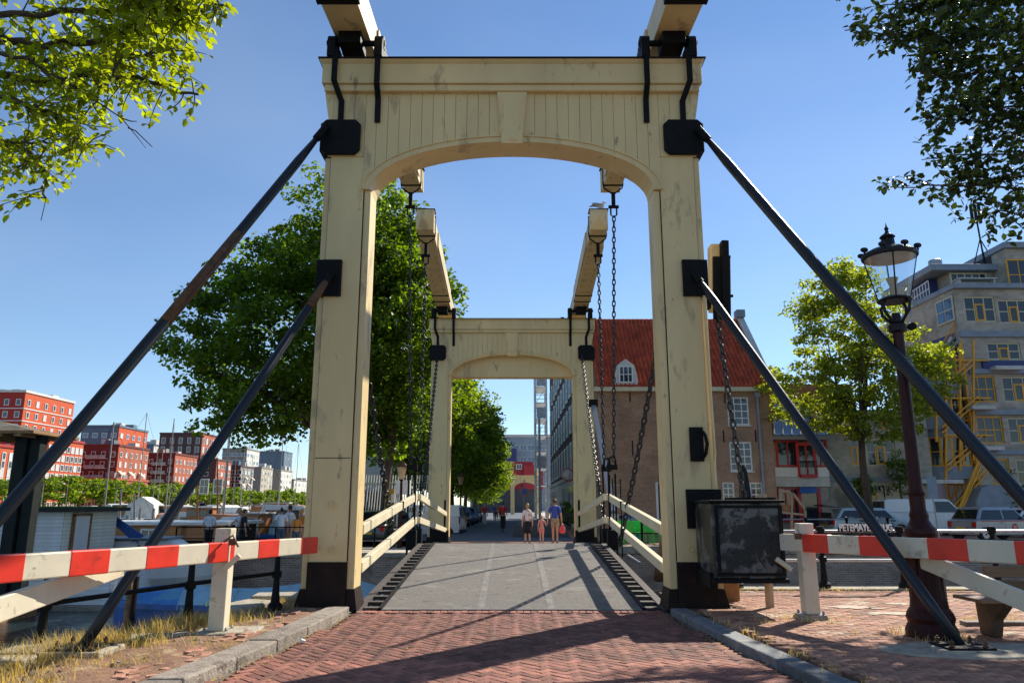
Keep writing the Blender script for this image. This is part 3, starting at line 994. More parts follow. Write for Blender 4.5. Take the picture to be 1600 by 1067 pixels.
# rusty mid section on the left long rod
pl = rodpts['ll']
MB().tube([pl[3], pl[4], pl[5]], [.082, .084, .082], 12).build('rusted_sleeve', 'rust', gate, world=True, smooth=True)
MB().tube([rodpts['ls'][0] + (rodpts['ls'][10] - rodpts['ls'][0]) * .02, rodpts['ls'][0] + (rodpts['ls'][10] - rodpts['ls'][0]) * .13], [.05, .078], 12).build('rusted_sleeve', 'rust', gate, world=True, smooth=True)
# base plates with bolts
for (p, lab, sz) in ((rodpts['ls'][-1], 'left', .46), (rodpts['rs'][-1], 'right', .46), (rodpts['ll'][-1], 'l', .4), (rodpts['rl'][-1], 'r', .4)):
    MB().box(p.x - .34, p.x + .34, p.y - .30, p.y + .25, .03, .115).build('rod_footing', 'concrete', gate, world=True, bevel=.02)
    MB().obox((p.x, p.y - .04, .125), (.50, .42, .022), (0, 0, 0)).build('base_plate', 'black', gate, world=True, bevel=.006)
    for (ax, ay) in ((-.18, -.17), (.18, -.17), (-.18, .11), (.18, .11)):
        MB().lathe([(.035, 0), (.035, .012), (.02, .012), (.02, .03), (.026, .03), (.026, .055), (.012, .055), (.012, .075)], (p.x + ax, p.y + ay, .136), 6).build('bolt', 'rust', gate, world=True)
# rubble apron round the right footing
b = MB()
rs = random.Random(4)
cx, cy = rodpts['rs'][-1].x + .15, rodpts['rs'][-1].y - .05
ring = []
for k in range(26):
    a = 2 * math.pi * k / 26
    ring.append((cx + (1.0 + rs.uniform(-.08, .1)) * math.cos(a), cy + (.46 + rs.uniform(-.04, .04)) * math.sin(a)))
b.prism(ring, .02, .098, 'z')
pv = bpy.data.objects['pavement']
o = b.build('mortar_patch', 'concrete', pv, bevel=.02)

# fittings on the right post
b = MB().box(2.88, 3.10, -.06, -.002, 2.3, 2.85).build('control_box', 'black', gate, bevel=.01)
o = MB().tube([(3.07, -.08, 2.36), (3.10, -.16, 2.42), (3.12, -.19, 2.57), (3.10, -.16, 2.72), (3.07, -.08, 2.78)], .03, 8).build('handle', 'black', gate)
MB().box(2.78, 3.34, -.05, .3, 1.25, 1.86).build('iron_bracket', 'black', gate, bevel=.01)
MB().tube([(3.24, -.05, 5.06), (3.27, -.05, 2.4), (3.24, -.08, 2.25), (3.24, -.08, 1.9)], .022, 6).build('conduit_pipe', 'cream', gate)

# crank timber to the right behind the portal
ct = thing('hoist_bracket', 'short timber arm with black iron bracket and long chain, right behind the near portal', 'bracket', (3.72, 13.35, 0))
MB().bar((0.02, 0, 5.1), (.08, .02, 6.38), .17, .26, up=(0, 1, 0)).build('timber', 'cream', ct, bevel=.015)
b = MB().bar((.17, -.12, 4.95), (.23, -.10, 6.40), .13, .3, up=(0, 1, 0)).bar((.10, -.17, 4.9), (.16, -.17, 6.1), .32, .06, up=(0, 1, 0))
for k in (1, 4): b.tube([(.26, -.16, 5.1 + k * .25), (.33, -.18, 5.1 + k * .25)], .03, 6)
b.build('iron_bracket', 'black', ct, bevel=.01)
MB().box(-.55, .1, -.1, .1, 5.15, 5.35).build('arm', 'black', ct)
chain_mb(P(1118, 478, 13.2), P(1163, 782, 12.6), .0, .15, .02, .09).build('chain', 'chain', ct, world=True, smooth=True)
MB().box(-.28, .02, -.5, -.2, 0.05, .62).build('timber_block', 'oldwood', ct, bevel=.02)
MB().box(-.30, .05, -.25, .05, 0.0, 1.7).build('mooring_post', 'black', ct, bevel=.02)

# counterweight / machinery box
bxt = thing('machinery_box', 'big black steel cabinet with peeling paint bolted to the right gate post', 'cabinet', (2.90, 11.18, .52))
b = MB().box(0, 1.04, 0, .96, .06, 1.12)
b.build('cabinet_body', 'blackpeel', bxt, bevel=.012)
MB().box(-.03, 1.08, -.045, .99, 1.123, 1.165).build('lid', 'black', bxt, bevel=.01)
MB().box(-.02, 1.07, -.02, .98, 0, .057).build('bottom_frame', 'black', bxt)
MB().box(.10, .98, -.022, -.003, .14, 1.05).build('door_panel', 'blackpeel', bxt, bevel=.006)
for (x0, x1, z0, z1) in ((.06, .10, .10, 1.09), (.98, 1.03, .10, 1.09), (.101, .979, .10, .138), (.101, .979, 1.052, 1.09)):
    MB().box(x0, x1, -.034, -.003, z0, z1).build('door_frame', 'black', bxt)
MB().lathe([(.03, 0), (.03, .012), (.012, .02)], (0, 0, 0), 12).build('lock', 'black', bxt).location = (.93, -.035, .25)
bxt.children[-1].rotation_euler = (R(90), 0, 0)
MB().box(.35, 1.0, .1, .5, 1.168, 1.20).build('chain_guide', 'black', bxt)
MB().bar((-.021, .1, .03), (-.021, .9, .03), .04, .20).build('side_angle', 'black', bxt)

# balance beams
def balance_beam(sx, near):
    lab = {(-1, True): 'cream balance beam over the left post of the near portal, ending high left of the arch',
           (1, True): 'cream balance beam over the right post of the near portal, ending high right of the arch',
           (-1, False): 'cream balance beam rising from the left side of the far portal in front of trees',
           (1, False): 'cream balance beam with paint chips on the far portal right side, a gull on its tip'}[(sx, near)]
    if near:
        root = Vector((sx * 2.90, 12.1, 9.80)); tip = Vector((sx * 2.80, 19.8, 10.22)); back = Vector((sx * 2.90, 5.6, 9.25))
        w0, w1, h0, h1 = .62, .50, .62, .62
    else:
        root = Vector((sx * 2.86, 29.95, 9.50)); tip = Vector((sx * 2.66, 21.6, 9.72)); back = Vector((sx * 2.86, 36.6, 9.2))
        w0, w1, h0, h1 = .62, .50, .62, .62
    t = thing('balance_beam', lab, 'balance beam', root)
    up = Vector((0, 0, .42))
    MB().bar(root + up, tip + up, w0, h0, w2=w1, h2=h1).bar(root + up, back + up, w0, h0, w2=w0 * 1.05, h2=h0).build('timber', 'cream', t, world=True, bevel=.015)
    dz = (tip - root).normalized()
    # side cheek plates (raised, thin)
    for s in (-1, 1):
        a = root + up + dz * .6 + Vector((s * (w0 / 2 + .02), 0, 0)); c = root + up + dz * 6.8 + Vector((s * ((w0 * .3 + w1 * .7) / 2 + .02), 0, 0))
        MB().bar(a, c, .03, .5).build('cheek_plate', 'cream', t, world=True)
    # pyramid end
    e = tip + up; q = dz
    b = MB(); hw, hh = w1 / 2 + .02, h1 / 2 + .02
    ring = [e + Vector((-hw, 0, -hh)), e + Vector((hw, 0, -hh)), e + Vector((hw, 0, hh)), e + Vector((-hw, 0, hh))]
    r2 = [p + q * .10 for p in ring]
    b.hexa(ring + r2)
    b.add(r2 + [e + q * .26], [(0, 1, 4), (1, 2, 4), (2, 3, 4), (3, 0, 4)])
    b.build('beam_end', 'cream', t, world=True)
    MB().bar(tip + up + Vector((0, 0, hh + .012)) - q * .3, tip + up + Vector((0, 0, hh + .012)) + q * .12, w1 + .1, .02).build('flashing', 'tar', t, world=True)
    # iron bands
    L0 = (tip - root).length
    for d in ((L0 - .45,) if True else ()) + ((.9, 1.7) if not near else (1.4,)):
        c = root + up + q * d
        f = d / L0; ww = w0 + (w1 - w0) * f + .03
        b = MB(); hh2 = .335
        for (x0, x1, z0, z1) in ((-ww / 2, ww / 2, -hh2, -hh2 + .03), (-ww / 2, ww / 2, hh2 - .03, hh2), (-ww / 2 - .02, -ww / 2, -hh2, hh2), (ww / 2, ww / 2 + .02, -hh2, hh2)):
            b.box(c.x + x0, c.x + x1, c.y - .03, c.y + .03, c.z + z0, c.z + z1)
        b.build('iron_band', 'black', t, world=True)
    if near:
        for d in (1.15, 3.9):
            c = root + up - (root - back).normalized() * d
            b = MB()
            for (x0, x1, z0, z1) in ((-.33, .33, -.335, -.31), (-.33, .33, .31, .335), (-.36, -.331, -.34, .34), (.331, .36, -.34, .34)):
                b.box(c.x + x0, c.x + x1, c.y - .05, c.y + .05, c.z + z0, c.z + z1)
            b.build('iron_band', 'black', t, world=True)
    # iron seat on the axle
    c = root + Vector((0, 0, .0))
    MB().box(c.x - .2, c.x + .2, c.y - .25, c.y + .25, c.z - .14, c.z + .10).build('iron_seat', 'black', t, world=True, bevel=.01)
    # bolts on the underside
    for k in range(9):
        for s in (-1, 1):
            c = root + up + q * (2.2 + k * (L0 - 3.2) / 8) + Vector((s * .15, 0, -.318))
            MB().lathe([(.018, -.012), (.018, 0)], c, 6).build('bolt', 'tar', t, world=True)
    # hanger yoke at the tip and chain
    h = tip - q * .45 * (1 if near else 1) + Vector((0, 0, .08))
    b = MB()
    for s in (-1, 1):
        b.tube([h + Vector((s * (w1 / 2 + .03), 0, .12)), h + Vector((s * (w1 / 2), 0, -.06)), h + Vector((0, 0, -.26))], .022, 6)
    b.box(h.x - .05, h.x + .05, h.y - .04, h.y + .04, h.z - .62, h.z - .2)
    b.tube([h + Vector((-.14, 0, -.62)), h + Vector((.14, 0, -.62))], .05, 8)
    b.tube([h + Vector((-.08, 0, -.6)), h + Vector((-.08, 0, -.85)), h + Vector((0, 0, -.93)), h + Vector((.08, 0, -.85)), h + Vector((.08, 0, -.6))], .024, 6)
    b.build('yoke', 'black', t, world=True)
    low = Vector((sx * (2.68 if near else 2.60), 19.9 if near else 21.3, 2.75))
    chain_mb(h + Vector((0, 0, -.9)), low, 0, .145, .019, .085).build('chain', 'chain', t, world=True, smooth=True)
    return t, low, tip
beams = {}
for near in (True, False):
    for sx in (-1, 1):
        beams[(sx, near)] = balance_beam(sx, near)

# ---- deck: two leaves meeting at the crest
def deckz(y):
    return .005 + .62 * (y - 12.3) / 8.3 if y < 20.6 else .625 - .55 * (y - 20.6) / 9.3
def leaf(y0, y1, label):
    t = thing('bridge_leaf', label, 'bridge deck', (0, y0, 0))
    z0, z1 = deckz(y0), deckz(y1)
    MB().hexa([(-2.05, y0, z0 - .12), (2.05, y0, z0 - .12), (2.05, y1, z1 - .12), (-2.05, y1, z1 - .12), (-2.05, y0, z0), (2.05, y0, z0), (2.05, y1, z1), (-2.05, y1, z1)]).build('deck_surface', 'asphalt', t, world=True)
    for x in (-.50, .62):
        MB().bar((x, y0 + .03, z0 + .002), (x, y1 - .03, z1 + .002), .12, .008).build('deck_seam', 'deckstrip', t, world=True)
    MB().bar((-2.03, y0 + .05, z0 + .004), (2.03, y0 + .05, z0 + .004), .08, .016).build('joint_plate', 'deckstrip', t, world=True)
    for s in (-1, 1):
        MB().bar((s * 2.07, y0, z0 + .0), (s * 2.07, y1, z1 + .0), .05, .07).build('edge_angle', 'black', t, world=True)
        MB().bar((s * 2.44, y0, z0 - .06), (s * 2.44, y1, z1 - .06), .13, .12).build('side_beam', 'decksteel', t, world=True)
        MB().bar((s * 2.2, y0, z0 - .32), (s * 2.2, y1, z1 - .32), .34, .3).build('girder', 'tar', t, world=True)
        n = int((y1 - y0) / .46)
        for k in range(n):
            y = y0 + .2 + k * .46
            z = deckz(y)
            MB().box(min(s * 2.10, s * 2.37), max(s * 2.10, s * 2.37), y, y + .2, z - .06, z - .005).build('slat', 'decksteel', t, world=True)
        # railing
        for (dz, hh) in ((1.21, .17), (.60, .17)):
            a = Vector((s * 2.52, y0 + (.5 if y0 < 15 else 0.06), deckz(y0) + dz)); c = Vector((s * 2.60, y1 - (.02 if y1 < 25 else -.1), deckz(y1) + dz))
            MB().bar(a, c, .11, hh).build('rail', 'creamrail', t, world=True, bevel=.012)
        # two flat steel uprights near the crest + ties
        yb = 20.0 if y0 < 15 else 21.2
        zc = deckz(yb)
        for xx in (2.54, 2.72):
            MB().bar((s * xx, yb, zc - .3), (s * xx, yb, zc + 2.15 - (.3 if xx > 2.6 else 0)), .045, .03).build('hanger_rod', 'black', t, world=True)
        b = MB().box(min(s * 2.5, s * 2.78), max(s * 2.5, s * 2.78), yb - .06, yb + .06, zc + 1.95, zc + 2.08)
        b.tube([(s * 2.58, yb, zc + 2.05), (s * 2.58, yb, zc + 2.25), (s * 2.68, yb, zc + 2.32), (s * 2.74, yb, zc + 2.2), (s * 2.74, yb, zc + 2.05)], .03, 6)
        b.build('shackle', 'black', t, world=True)
        MB().bar((s * 2.62, yb + .1, zc - .1), (s * 2.62, yb + .1, zc + .4), .26, .22).build('rail_foot', 'black', t, world=True)
        for yy, ee in ((y0 + 2.7, 0),):
            if y0 > 15: continue
        if y0 > 15:
            MB().bar((s * 2.60, y1 - .25, deckz(y1) + .55), (s * 2.60, y1 - .25, deckz(y1) + 1.75), .07, .10).build('rail_post', 'black', t, world=True)
            MB().box(min(s * 2.45, s * 2.95), max(s * 2.45, s * 2.95), y1 - .3, y1 - .02, deckz(y1) - .2, deckz(y1) + .6).build('hinge_block', 'black', t, world=True)
        else:
            for (yy) in (15.0,):
                MB().bar((s * 2.55, 17.6, deckz(17.6) + 1.21), (s * 2.55, 17.62, deckz(17.6) + 1.21), .125, .185).build('rail_joint', 'black', t, world=True)
    return t
lf1 = leaf(12.32, 20.6, 'near leaf of the bridge deck, grey asphalt with slatted edges and cream handrails')
lf2 = leaf(20.62, 29.9, 'far leaf of the bridge deck sloping down beyond the crest to the second portal')
# grey steel strut leaning on the right side of the far leaf
st = thing('steel_strut', 'grey steel strut leaning beside the right chains in front of the far portal', 'strut', (2.7, 23.5, 1))
MB().bar(P(927, 632, 26.0), P(958, 800, 22.2), .16, .12).build('strut', 'galv', st, world=True)
MB().obox(P(927, 630, 26.0), (.3, .25, .25)).build('strut_head', 'black', st, world=True)
lad = thing('ladder', 'small black iron ladder by the right hand hangers of the bridge deck', 'ladder', (2.9, 21.5, .5))
b = MB()
for xx in (2.86, 3.08): b.bar((xx, 21.6, .2), (xx, 21.6, 2.35), .03, .03)
b.build('ladder_rail', 'black', lad, world=True)
for k in range(7): MB().bar((2.86, 21.6, .5 + k * .28), (3.08, 21.6, .5 + k * .28), .025, .025).build('rung', 'galv', lad, world=True)
# loose chains
for (a, c, lab, sg) in ((P(1034, 500, 14.2), P(968, 852, 17.6), 'heavy chain slanting down from the right post towards the mid bridge', .12),
                        (P(577, 600, 14.2), P(618, 848, 17.6), 'heavy chain slanting down from the left post towards the mid bridge', .12),):
    o = chain_mb(a, c, sg, .155, .024, .10).build('chain', 'chain', smooth=True); tag(o, lab, 'chain')
for s, (a, c) in ((-1, (P(683, 560, 29.85), P(655, 815, 21.6))), (1, (P(909, 556, 29.85), P(944, 815, 21.6)))):
    o = chain_mb(a, c, .25, .16, .022, .10).build('chain', 'chain', smooth=True)
    tag(o, 'chain hanging from the %s iron plate of the far portal to the deck crest' % ('left' if s < 0 else 'right'), 'chain')

# gull
gt = beams[(1, False)][2]
g = thing('gull', 'white and grey gull perched on the tip of the right far balance beam', 'bird', (gt.x + .02, gt.y - .04, gt.z + .42 + .352))
def ell(b, c, r, n=10, m=0, rot=0):
    o = len(b.v); k = n // 2 + 1
    q = Matrix.Rotation(rot, 3, 'Y')
    for i in range(k + 1):
        th = math.pi * i / k
        for j in range(n):
            a = 2 * math.pi * j / n
            p = Vector((r[0] * math.cos(th), r[1] * math.sin(th) * math.cos(a), r[2] * math.sin(th) * math.sin(a)))
            p = q @ p
            b.v.append((c[0] + p.x, c[1] + p.y, c[2] + p.z))
    for i in range(k):
        for j in range(n):
            b.f.append((o + i * n + j, o + i * n + (j + 1) % n, o + (i + 1) * n + (j + 1) % n, o + (i + 1) * n + j)); b.m.append(m)
    return b
b = MB(); ell(b, (0, 0, .13), (.17, .075, .08), 12, rot=R(12)); ell(b, (.15, 0, .23), (.05, .042, .045), 10); ell(b, (.12, 0, .18), (.06, .045, .06), 8, rot=R(-40))
b.build('body', 'gull', g, smooth=True)
b = MB(); ell(b, (-.06, -.055, .145), (.17, .03, .055), 10, rot=R(8)); ell(b, (-.06, .055, .145), (.17, .03, .055), 10, rot=R(8)); b.prism([(-.16, .14), (-.30, .10), (-.28, .085), (-.14, .10)], -.03, .03, 'y')
b.build('wing', 'gullgrey', g, smooth=True)
MB().tube([(.19, 0, .225), (.245, 0, .21)], [.014, .004], 6).build('beak', 'plate', g)
MB().tube([(.0, -.025, .06), (.0, -.025, 0)], .006, 5).tube([(.0, .025, .06), (.0, .025, 0)], .006, 5).build('leg', 'plate', g)

# ================================================================== BARRIERS
def barrier(pa, pb, pz, label, stripes, post_at, brace, thick=.09, hgt=.235):
    """pa: free end near the gate, pb: hinge end; stripes: list of (t0,t1) along the arm"""
    pa, pb = Vector(pa), Vector(pb)
    t = thing('barrier', label, 'barrier', pa)
    MB().bar(pa, pb, thick, hgt).build('arm', 'white_barrier', t, world=True, bevel=.014)
    d = pb - pa
    for (a, c) in stripes:
        MB().bar(pa + d * a, pa + d * c, thick + .008, hgt + .006).build('red_stripe', 'red_barrier', t, world=True, bevel=.012)
    if post_at:
        x, y, z, ht, fw = post_at
        MB().box(x - .10, x + .10, y - .10, y + .10, z + .055, ht).build('post', 'white_barrier', t, world=True, bevel=.012)
        MB().box(x - .2, x + .2, y - .16, y + .16, z - .05, z + .03).build('post_footing', 'concrete', t, world=True, bevel=.02)
        MB().box(x - .17, x + .17, y - .14, y + .14, z + .032, z + .052).build('foot_plate', 'galv', t, world=True)
        for ax in (-.135, .135):
            for ay in (-.10, .10):
                MB().lathe([(.02, 0), (.02, .03), (.008, .05)], (x + ax, y + ay, z + .052), 6).build('bolt', 'galv', t, world=True)
    for (a, c, w) in brace:
        MB().bar(a, c, thick * .8, w).build('brace', 'white_barrier', t, world=True, bevel=.012)
    return t
# left arm
La, Lb = P(492, 851, 11.95), P(-60, 893, 6.45)
def tpx(pa, pb, px):
    lo, hi = 0., 1.2
    s0 = 1 if proj(*(pb)) [0] > proj(*pa)[0] else -1
    for _ in range(40):
        mid = (lo + hi) / 2
        q = pa + (pb - pa) * mid
        if (proj(*q)[0] - px) * s0 < 0: lo = mid
        else: hi = mid
    return lo
st_l = [(tpx(La, Lb, a), tpx(La, Lb, c)) for a, c in ((491.5, 466), (432, 399), (362, 320), (274, 223), (166, 103), (32, -60))]
st_l[0] = (-.002, st_l[0][1])
pL = La + (Lb - La) * tpx(La, Lb, 345)
postL = G(345, 983, .05)
lb = barrier(La, Lb, 0, 'white bridge barrier with six red reflective stripes left of the gate, by the blue boat',
             st_l, (pL.x - .02, pL.y + .17, .03, 1.32, 0), [(P(190, 884, 8.6) , P(-40, 965, 6.6), .22)])
b = MB().bar((pL.x + .05, pL.y + .02, .82), (pL.x + .22, pL.y + .05, .99), .08, .06).build('bracket', 'creamrail', lb, world=True)
b = MB().box(pL.x + .12, pL.x + .2, pL.y - .09, pL.y - .04, 1.12, 1.20).tube([(pL.x + .05, pL.y - .06, 1.16), (pL.x + .16, pL.y - .07, 1.24), (pL.x + .24, pL.y - .07, 1.1)], .014, 6)
b.build('padlock', 'rust', lb, world=True)
Ra, Rb = P(1216, 846, 11.25), P(1660, 866, 7.7)
st_r = [(tpx(Ra, Rb, a), tpx(Ra, Rb, c)) for a, c in ((1257, 1298), (1346, 1398), (1453, 1517), (1590, 1655))]
pR = Ra + (Rb - Ra) * tpx(Ra, Rb, 1262)
rb = barrier(Ra, Rb, 0, 'white bridge barrier with red reflective stripes right of the gate, crossing the lamp post',
             st_r, (pR.x + .03, pR.y + .17, .09, 1.36, 0), [(P(1440, 874, 9.35), P(1640, 955, 8.0), .20)])
MB().box(pR.x - .20, pR.x - .11, pR.y - .10, pR.y - .06, 1.15, 1.23).build('padlock', 'rust', rb, world=True)
MB().tube([(pR.x - .17, pR.y - .08, 1.22), (pR.x - .16, pR.y - .08, 1.28), (pR.x - .12, pR.y - .08, 1.22)], .01, 5).build('padlock_shackle', 'galv', rb, world=True)
MB().tube([(pR.x - .42, pR.y + .1, .88), (pR.x - .24, pR.y + .02, .74)], .035, 8).build('peg', 'creamrail', rb, world=True)
wp = MB().tube([(3.97, 12.1, .05), (3.98, 12.1, 1.78)], [.065, .06], 10).build('wooden_pole', 'pine'); tag(wp, 'pale round wooden pole just behind the black cabinet', 'pole')

# ================================================================== QUAY RAILINGS
def rail_post(parent, x, y, z0, h, m='black'):
    b = MB().lathe([(.11, 0), (.11, .10), (.07, .14), (.055, .30), (.045, .48), (.075, .50), (.075, .58), (.045, .60), (.04, h - .16), (.07, h - .13), (.085, h - .05), (.06, h)], (x, y, z0), 12)
    return b.build('post', m, parent, world=True, smooth=False, bevel=0)
rl = thing('quay_railing', 'black iron quay railing with turned posts behind the right barrier', 'railing', (4.3, 14.6, 0))
xsr = [4.22, 5.85, 7.35, 9.1, 10.8, 12.5]
for x in xsr: rail_post(rl, x, 14.62, .08, 1.14)
for k in range(len(xsr) - 1):
    for z in (.60, 1.13):
        MB().tube([(xsr[k] + .05, 14.62, z), (xsr[k + 1] - .05, 14.62, z)], .028, 8).build('rail', 'galv' if z > 1 else 'offwhite', rl, world=True)
ll = thing('quay_railing', 'black iron railing with turned posts along the left bank above the water', 'railing', (-4, 11, 0))
lps = [Vector((-3.62, 12.0, .03)), Vector((-4.40, 10.7, .0)), Vector((-5.32, 8.95, -.05)), Vector((-6.0, 6.6, -.05))]
for p in lps: rail_post(ll, p.x, p.y, p.z, 1.02)
for a, c in zip(lps, lps[1:]):
    MB().tube([a + Vector((0, 0, .56)), c + Vector((0, 0, .56))], .03, 8).build('rail', 'black', ll, world=True)
    MB().tube([a + Vector((0, 0, .98)), c + Vector((0, 0, .98))], .03, 8).build('rail', 'black', ll, world=True)

# bridge name sign on the right railing
sg = thing('bridge_sign', 'small black bridge name sign with pale letters on the quay railing', 'sign', (6.0, 14.5, 1.15))
c0, c1 = P(1311, 826, 14.5), P(1394, 826, 14.5)
MB().box(c0.x - .02, c1.x + .02, 14.50, 14.52, c0.z - .06, c0.z + .03).build('board', 'black', sg, world=True)
fc = bpy.data.curves.new('lettering', 'FONT'); fc.body = 'PETEMAYENBRUG'; fc.align_x = 'LEFT'; fc.extrude = .008; fc.offset = .006
fc.size = .18
fo = bpy.data.objects.new('lettering', fc); C.objects.link(fo)
bpy.context.view_layer.update()
me = bpy.data.meshes.new_from_object(fo)
bpy.data.objects.remove(fo)
me.materials.clear(); me.materials.append(M['white'])
xx = [v.co.x for v in me.vertices]
w_ = c1.x - c0.x
fo = link('lettering', me, sg, (c0.x - 6.0 - min(xx), -.02, c0.z - .035 - 1.15), (R(90), 0, 0))
fo.scale = (w_ / (max(xx) - min(xx)), 1, 1)

# ================================================================== STREET LAMP (near right)
def crown_lamp(x, y, z, label):
    t = thing('street_lamp', label, 'street lamp', (x, y, z))
    MB().lathe([(.29, 0), (.29, .08), (.25, .16), (.27, .22), (.25, .28), (.21, .34), (.19, .55), (.165, .98), (.155, 1.1), (.17, 1.15), (.185, 1.2), (.18, 1.25), (.14, 1.29), (.105, 1.36), (.11, 1.42), (.09, 1.48), (.09, 1.64), (.10, 1.68), (.08, 1.73), (.074, 2.5), (.068, 3.2), (.065, 3.72)], n=24).build('pedestal', 'lamp', t, smooth=False, bevel=.004)
    for k in range(6):
        a = 2 * math.pi * k / 6 + .3
        MB().obox((.182 * math.cos(a), .182 * math.sin(a), .68), (.03, .11, .5), (0, 0, a)).build('pedestal_panel', 'lamp', t, bevel=.01)
    MB().lathe([(.075, 3.72), (.11, 3.74), (.11, 3.82), (.06, 3.86), (.05, 3.98)], n=16).build('collar', 'lampblack', t)
    for k in range(4):
        a = 2 * math.pi * k / 4 + R(25)
        pts = []
        for (r, zz) in ((.05, 3.80), (.10, 3.88), (.20, 3.99), (.215, 4.08), (.16, 4.15)):
            pts.append((r * math.cos(a), r * math.sin(a), zz))
        MB().tube(pts, .02, 6).build('scroll_arm', 'lampblack', t, smooth=True)
    MB().lathe([(.20, 4.135), (.215, 4.15), (.20, 4.17), (.12, 4.21), (.04, 4.23)], n=24).build('lantern_base', 'lampblack', t)
    n = 24
    b = MB()
    for r, zz in ((.185, 4.17), (.315, 4.73)):
        for j in range(n):
            a = 2 * math.pi * j / n
            b.v.append((r * math.cos(a), r * math.sin(a), zz))
    for j in range(n): b.f.append((j, (j + 1) % n, n + (j + 1) % n, n + j)); b.m.append(0)
    b.build('lantern_glass', 'lantern_glass', t, smooth=True)
    for k in range(4):
        a = 2 * math.pi * k / 4 + R(70)
        MB().bar((.19 * math.cos(a), .19 * math.sin(a), 4.16), (.322 * math.cos(a), .322 * math.sin(a), 4.74), .018, .012).build('glazing_bar', 'lampblack', t)
    MB().lathe([(.32, 4.73), (.345, 4.74), (.35, 4.78), (.33, 4.80), (.24, 4.85), (.13, 4.89), (.10, 4.90)], n=28).build('crown_cap', 'lampblack', t)
    MB().lathe([(.31, 4.728), (.30, 4.735), (.001, 4.76)], n=24).build('hood_lining', 'glow', t)
    for k in range(8):
        a = 2 * math.pi * k / 8 + .1
        b = MB(); ell(b, (.345 * math.cos(a), .345 * math.sin(a), 4.84), (.035, .035, .055), 8, rot=R(90)); b.tube([(.345 * math.cos(a), .345 * math.sin(a), 4.78), (.345 * math.cos(a), .345 * math.sin(a), 4.84)], .014, 6)
        b.build('crown_ornament', 'lampblack', t)
    MB().lathe([(.075, 4.90), (.065, 5.0), (.10, 5.03), (.085, 5.05), (.03, 5.09), (.018, 5.12), (.03, 5.15), (.012, 5.18), (.001, 5.24)], n=16).build('finial', 'lampblack', t)
    for k in range(6):
        a = 2 * math.pi * k / 6
        MB().tube([(.09 * math.cos(a), .09 * math.sin(a), 4.9), (.08 * math.cos(a), .08 * math.sin(a), 5.03)], .008, 5).build('vent_bar', 'lampblack', t)
    MB().lathe([(.03, 4.23), (.035, 4.33), (.07, 4.44), (.075, 4.46), (.05, 4.46), (.02, 4.40)], n=14).build('burner', 'glow', t)
    b = MB(); b.lathe([(.001, -.04), (.05, -.03), (.05, .03), (.001, .04)], (0, 0, 0), 12)
    o = b.build('dusk_sensor', 'black', t); o.location = (.18, -.02, 3.80); o.rotation_euler = (R(90), 0, 0)
    MB().tube([(.0, 0, 3.76), (.17, 0, 3.80)], .012, 5).build('sensor_arm', 'black', t)
    return t
lamp = crown_lamp(5.02, 9.46, .075, 'tall dark red cast iron lamp post with crown topped glass lantern, near right barrier')

# bench
bn = thing('bench', 'brown slatted wooden bench on a concrete leg at the right edge, behind the barrier', 'bench', G(1560, 997, .08), 0)
bx_, by_ = bn.location.x, bn.location.y
for k in range(5):
    y = by_ - .28 + k * .125
    MB().box(bx_ - .30, bx_ + 1.9, y, y + .10, .50, .54).build('seat_slat', 'wood', bn, world=True, bevel=.006)
for k in range(3):
    MB().box(bx_ - .02, bx_ + 1.9, by_ + .02 + k * .02 + .03, by_ + .06 + k * .02 + .03, .60 + k * .16, .73 + k * .16).build('back_slat', 'wood', bn, world=True, bevel=.006)
b = MB().prism([(by_ - .30, .50), (by_ + .34, .50), (by_ + .30, .08), (by_ + .06, .08), (by_ + .0, .28), (by_ - .20, .45)], bx_ - .03, bx_ + .10, 'x')
b.build('leg', 'darkwood', bn, world=True, bevel=.015)
b = MB().prism([(by_ - .30, .50), (by_ + .34, .50), (by_ + .30, .08), (by_ + .06, .08), (by_ + .0, .28), (by_ - .20, .45)], bx_ + 1.5, bx_ + 1.63, 'x')
b.build('leg', 'concrete', bn, world=True, bevel=.015)
# pebble litter on the road
lit = MB()
o = MB().obox(tuple(G(473, 1001, .03)), (.06, .05, .04), (.2, .3, .5)).build('litter', 'white', bevel=.01); tag(o, 'small crumpled white scrap on the bricks by the left kerb', 'litter')
# concrete kerb edge behind the bench
MB().box(5.9, 20, 10.25, 10.42, .02, .13).build('pavement_edge_stone', 'kerb', bpy.data.objects['pavement'], bevel=.01)

# pale splashes on the pavement (dried paint, flat)
rs = random.Random(17)
for (px, py, w, d) in ((1330, 948, .35, .16), (1400, 958, .50, .14), (1412, 943, .30, .10), (1368, 950, .16, .06)):
    g0_ = G(px, py, .084)
    ring = [(g0_.x + w * (1 + rs.uniform(-.45, .35)) * math.cos(a), g0_.y + d * (1 + rs.uniform(-.45, .5)) * math.sin(a)) for a in [2 * math.pi * k / 28 for k in range(28)]]
    MB().prism(ring, .0835, .0875, 'z').build('pale_splash', 'sandpale', bpy.data.objects['pavement'])
# scarf joints and paint cracks in the near posts
for (sx, z, w) in ((-1, 2.35, .60), (1, 3.35, .0), (1, 1.55, .0)):
    if w: MB().box(-3.19, -2.61, -.0035, .002, z, z + .012).build('scarf_joint', 'tar', gate)
for sx in (-1, 1):
    MB().box(min(sx * 2.585, sx * 2.603), max(sx * 2.585, sx * 2.603), .018, .034, .75, 6.98).build('batten_joint', 'tar', gate)
    MB().box(min(sx * 3.196, sx * 3.208), max(sx * 3.196, sx * 3.208), .03, .044, .75, 7.6).build('batten_joint', 'tar', gate)
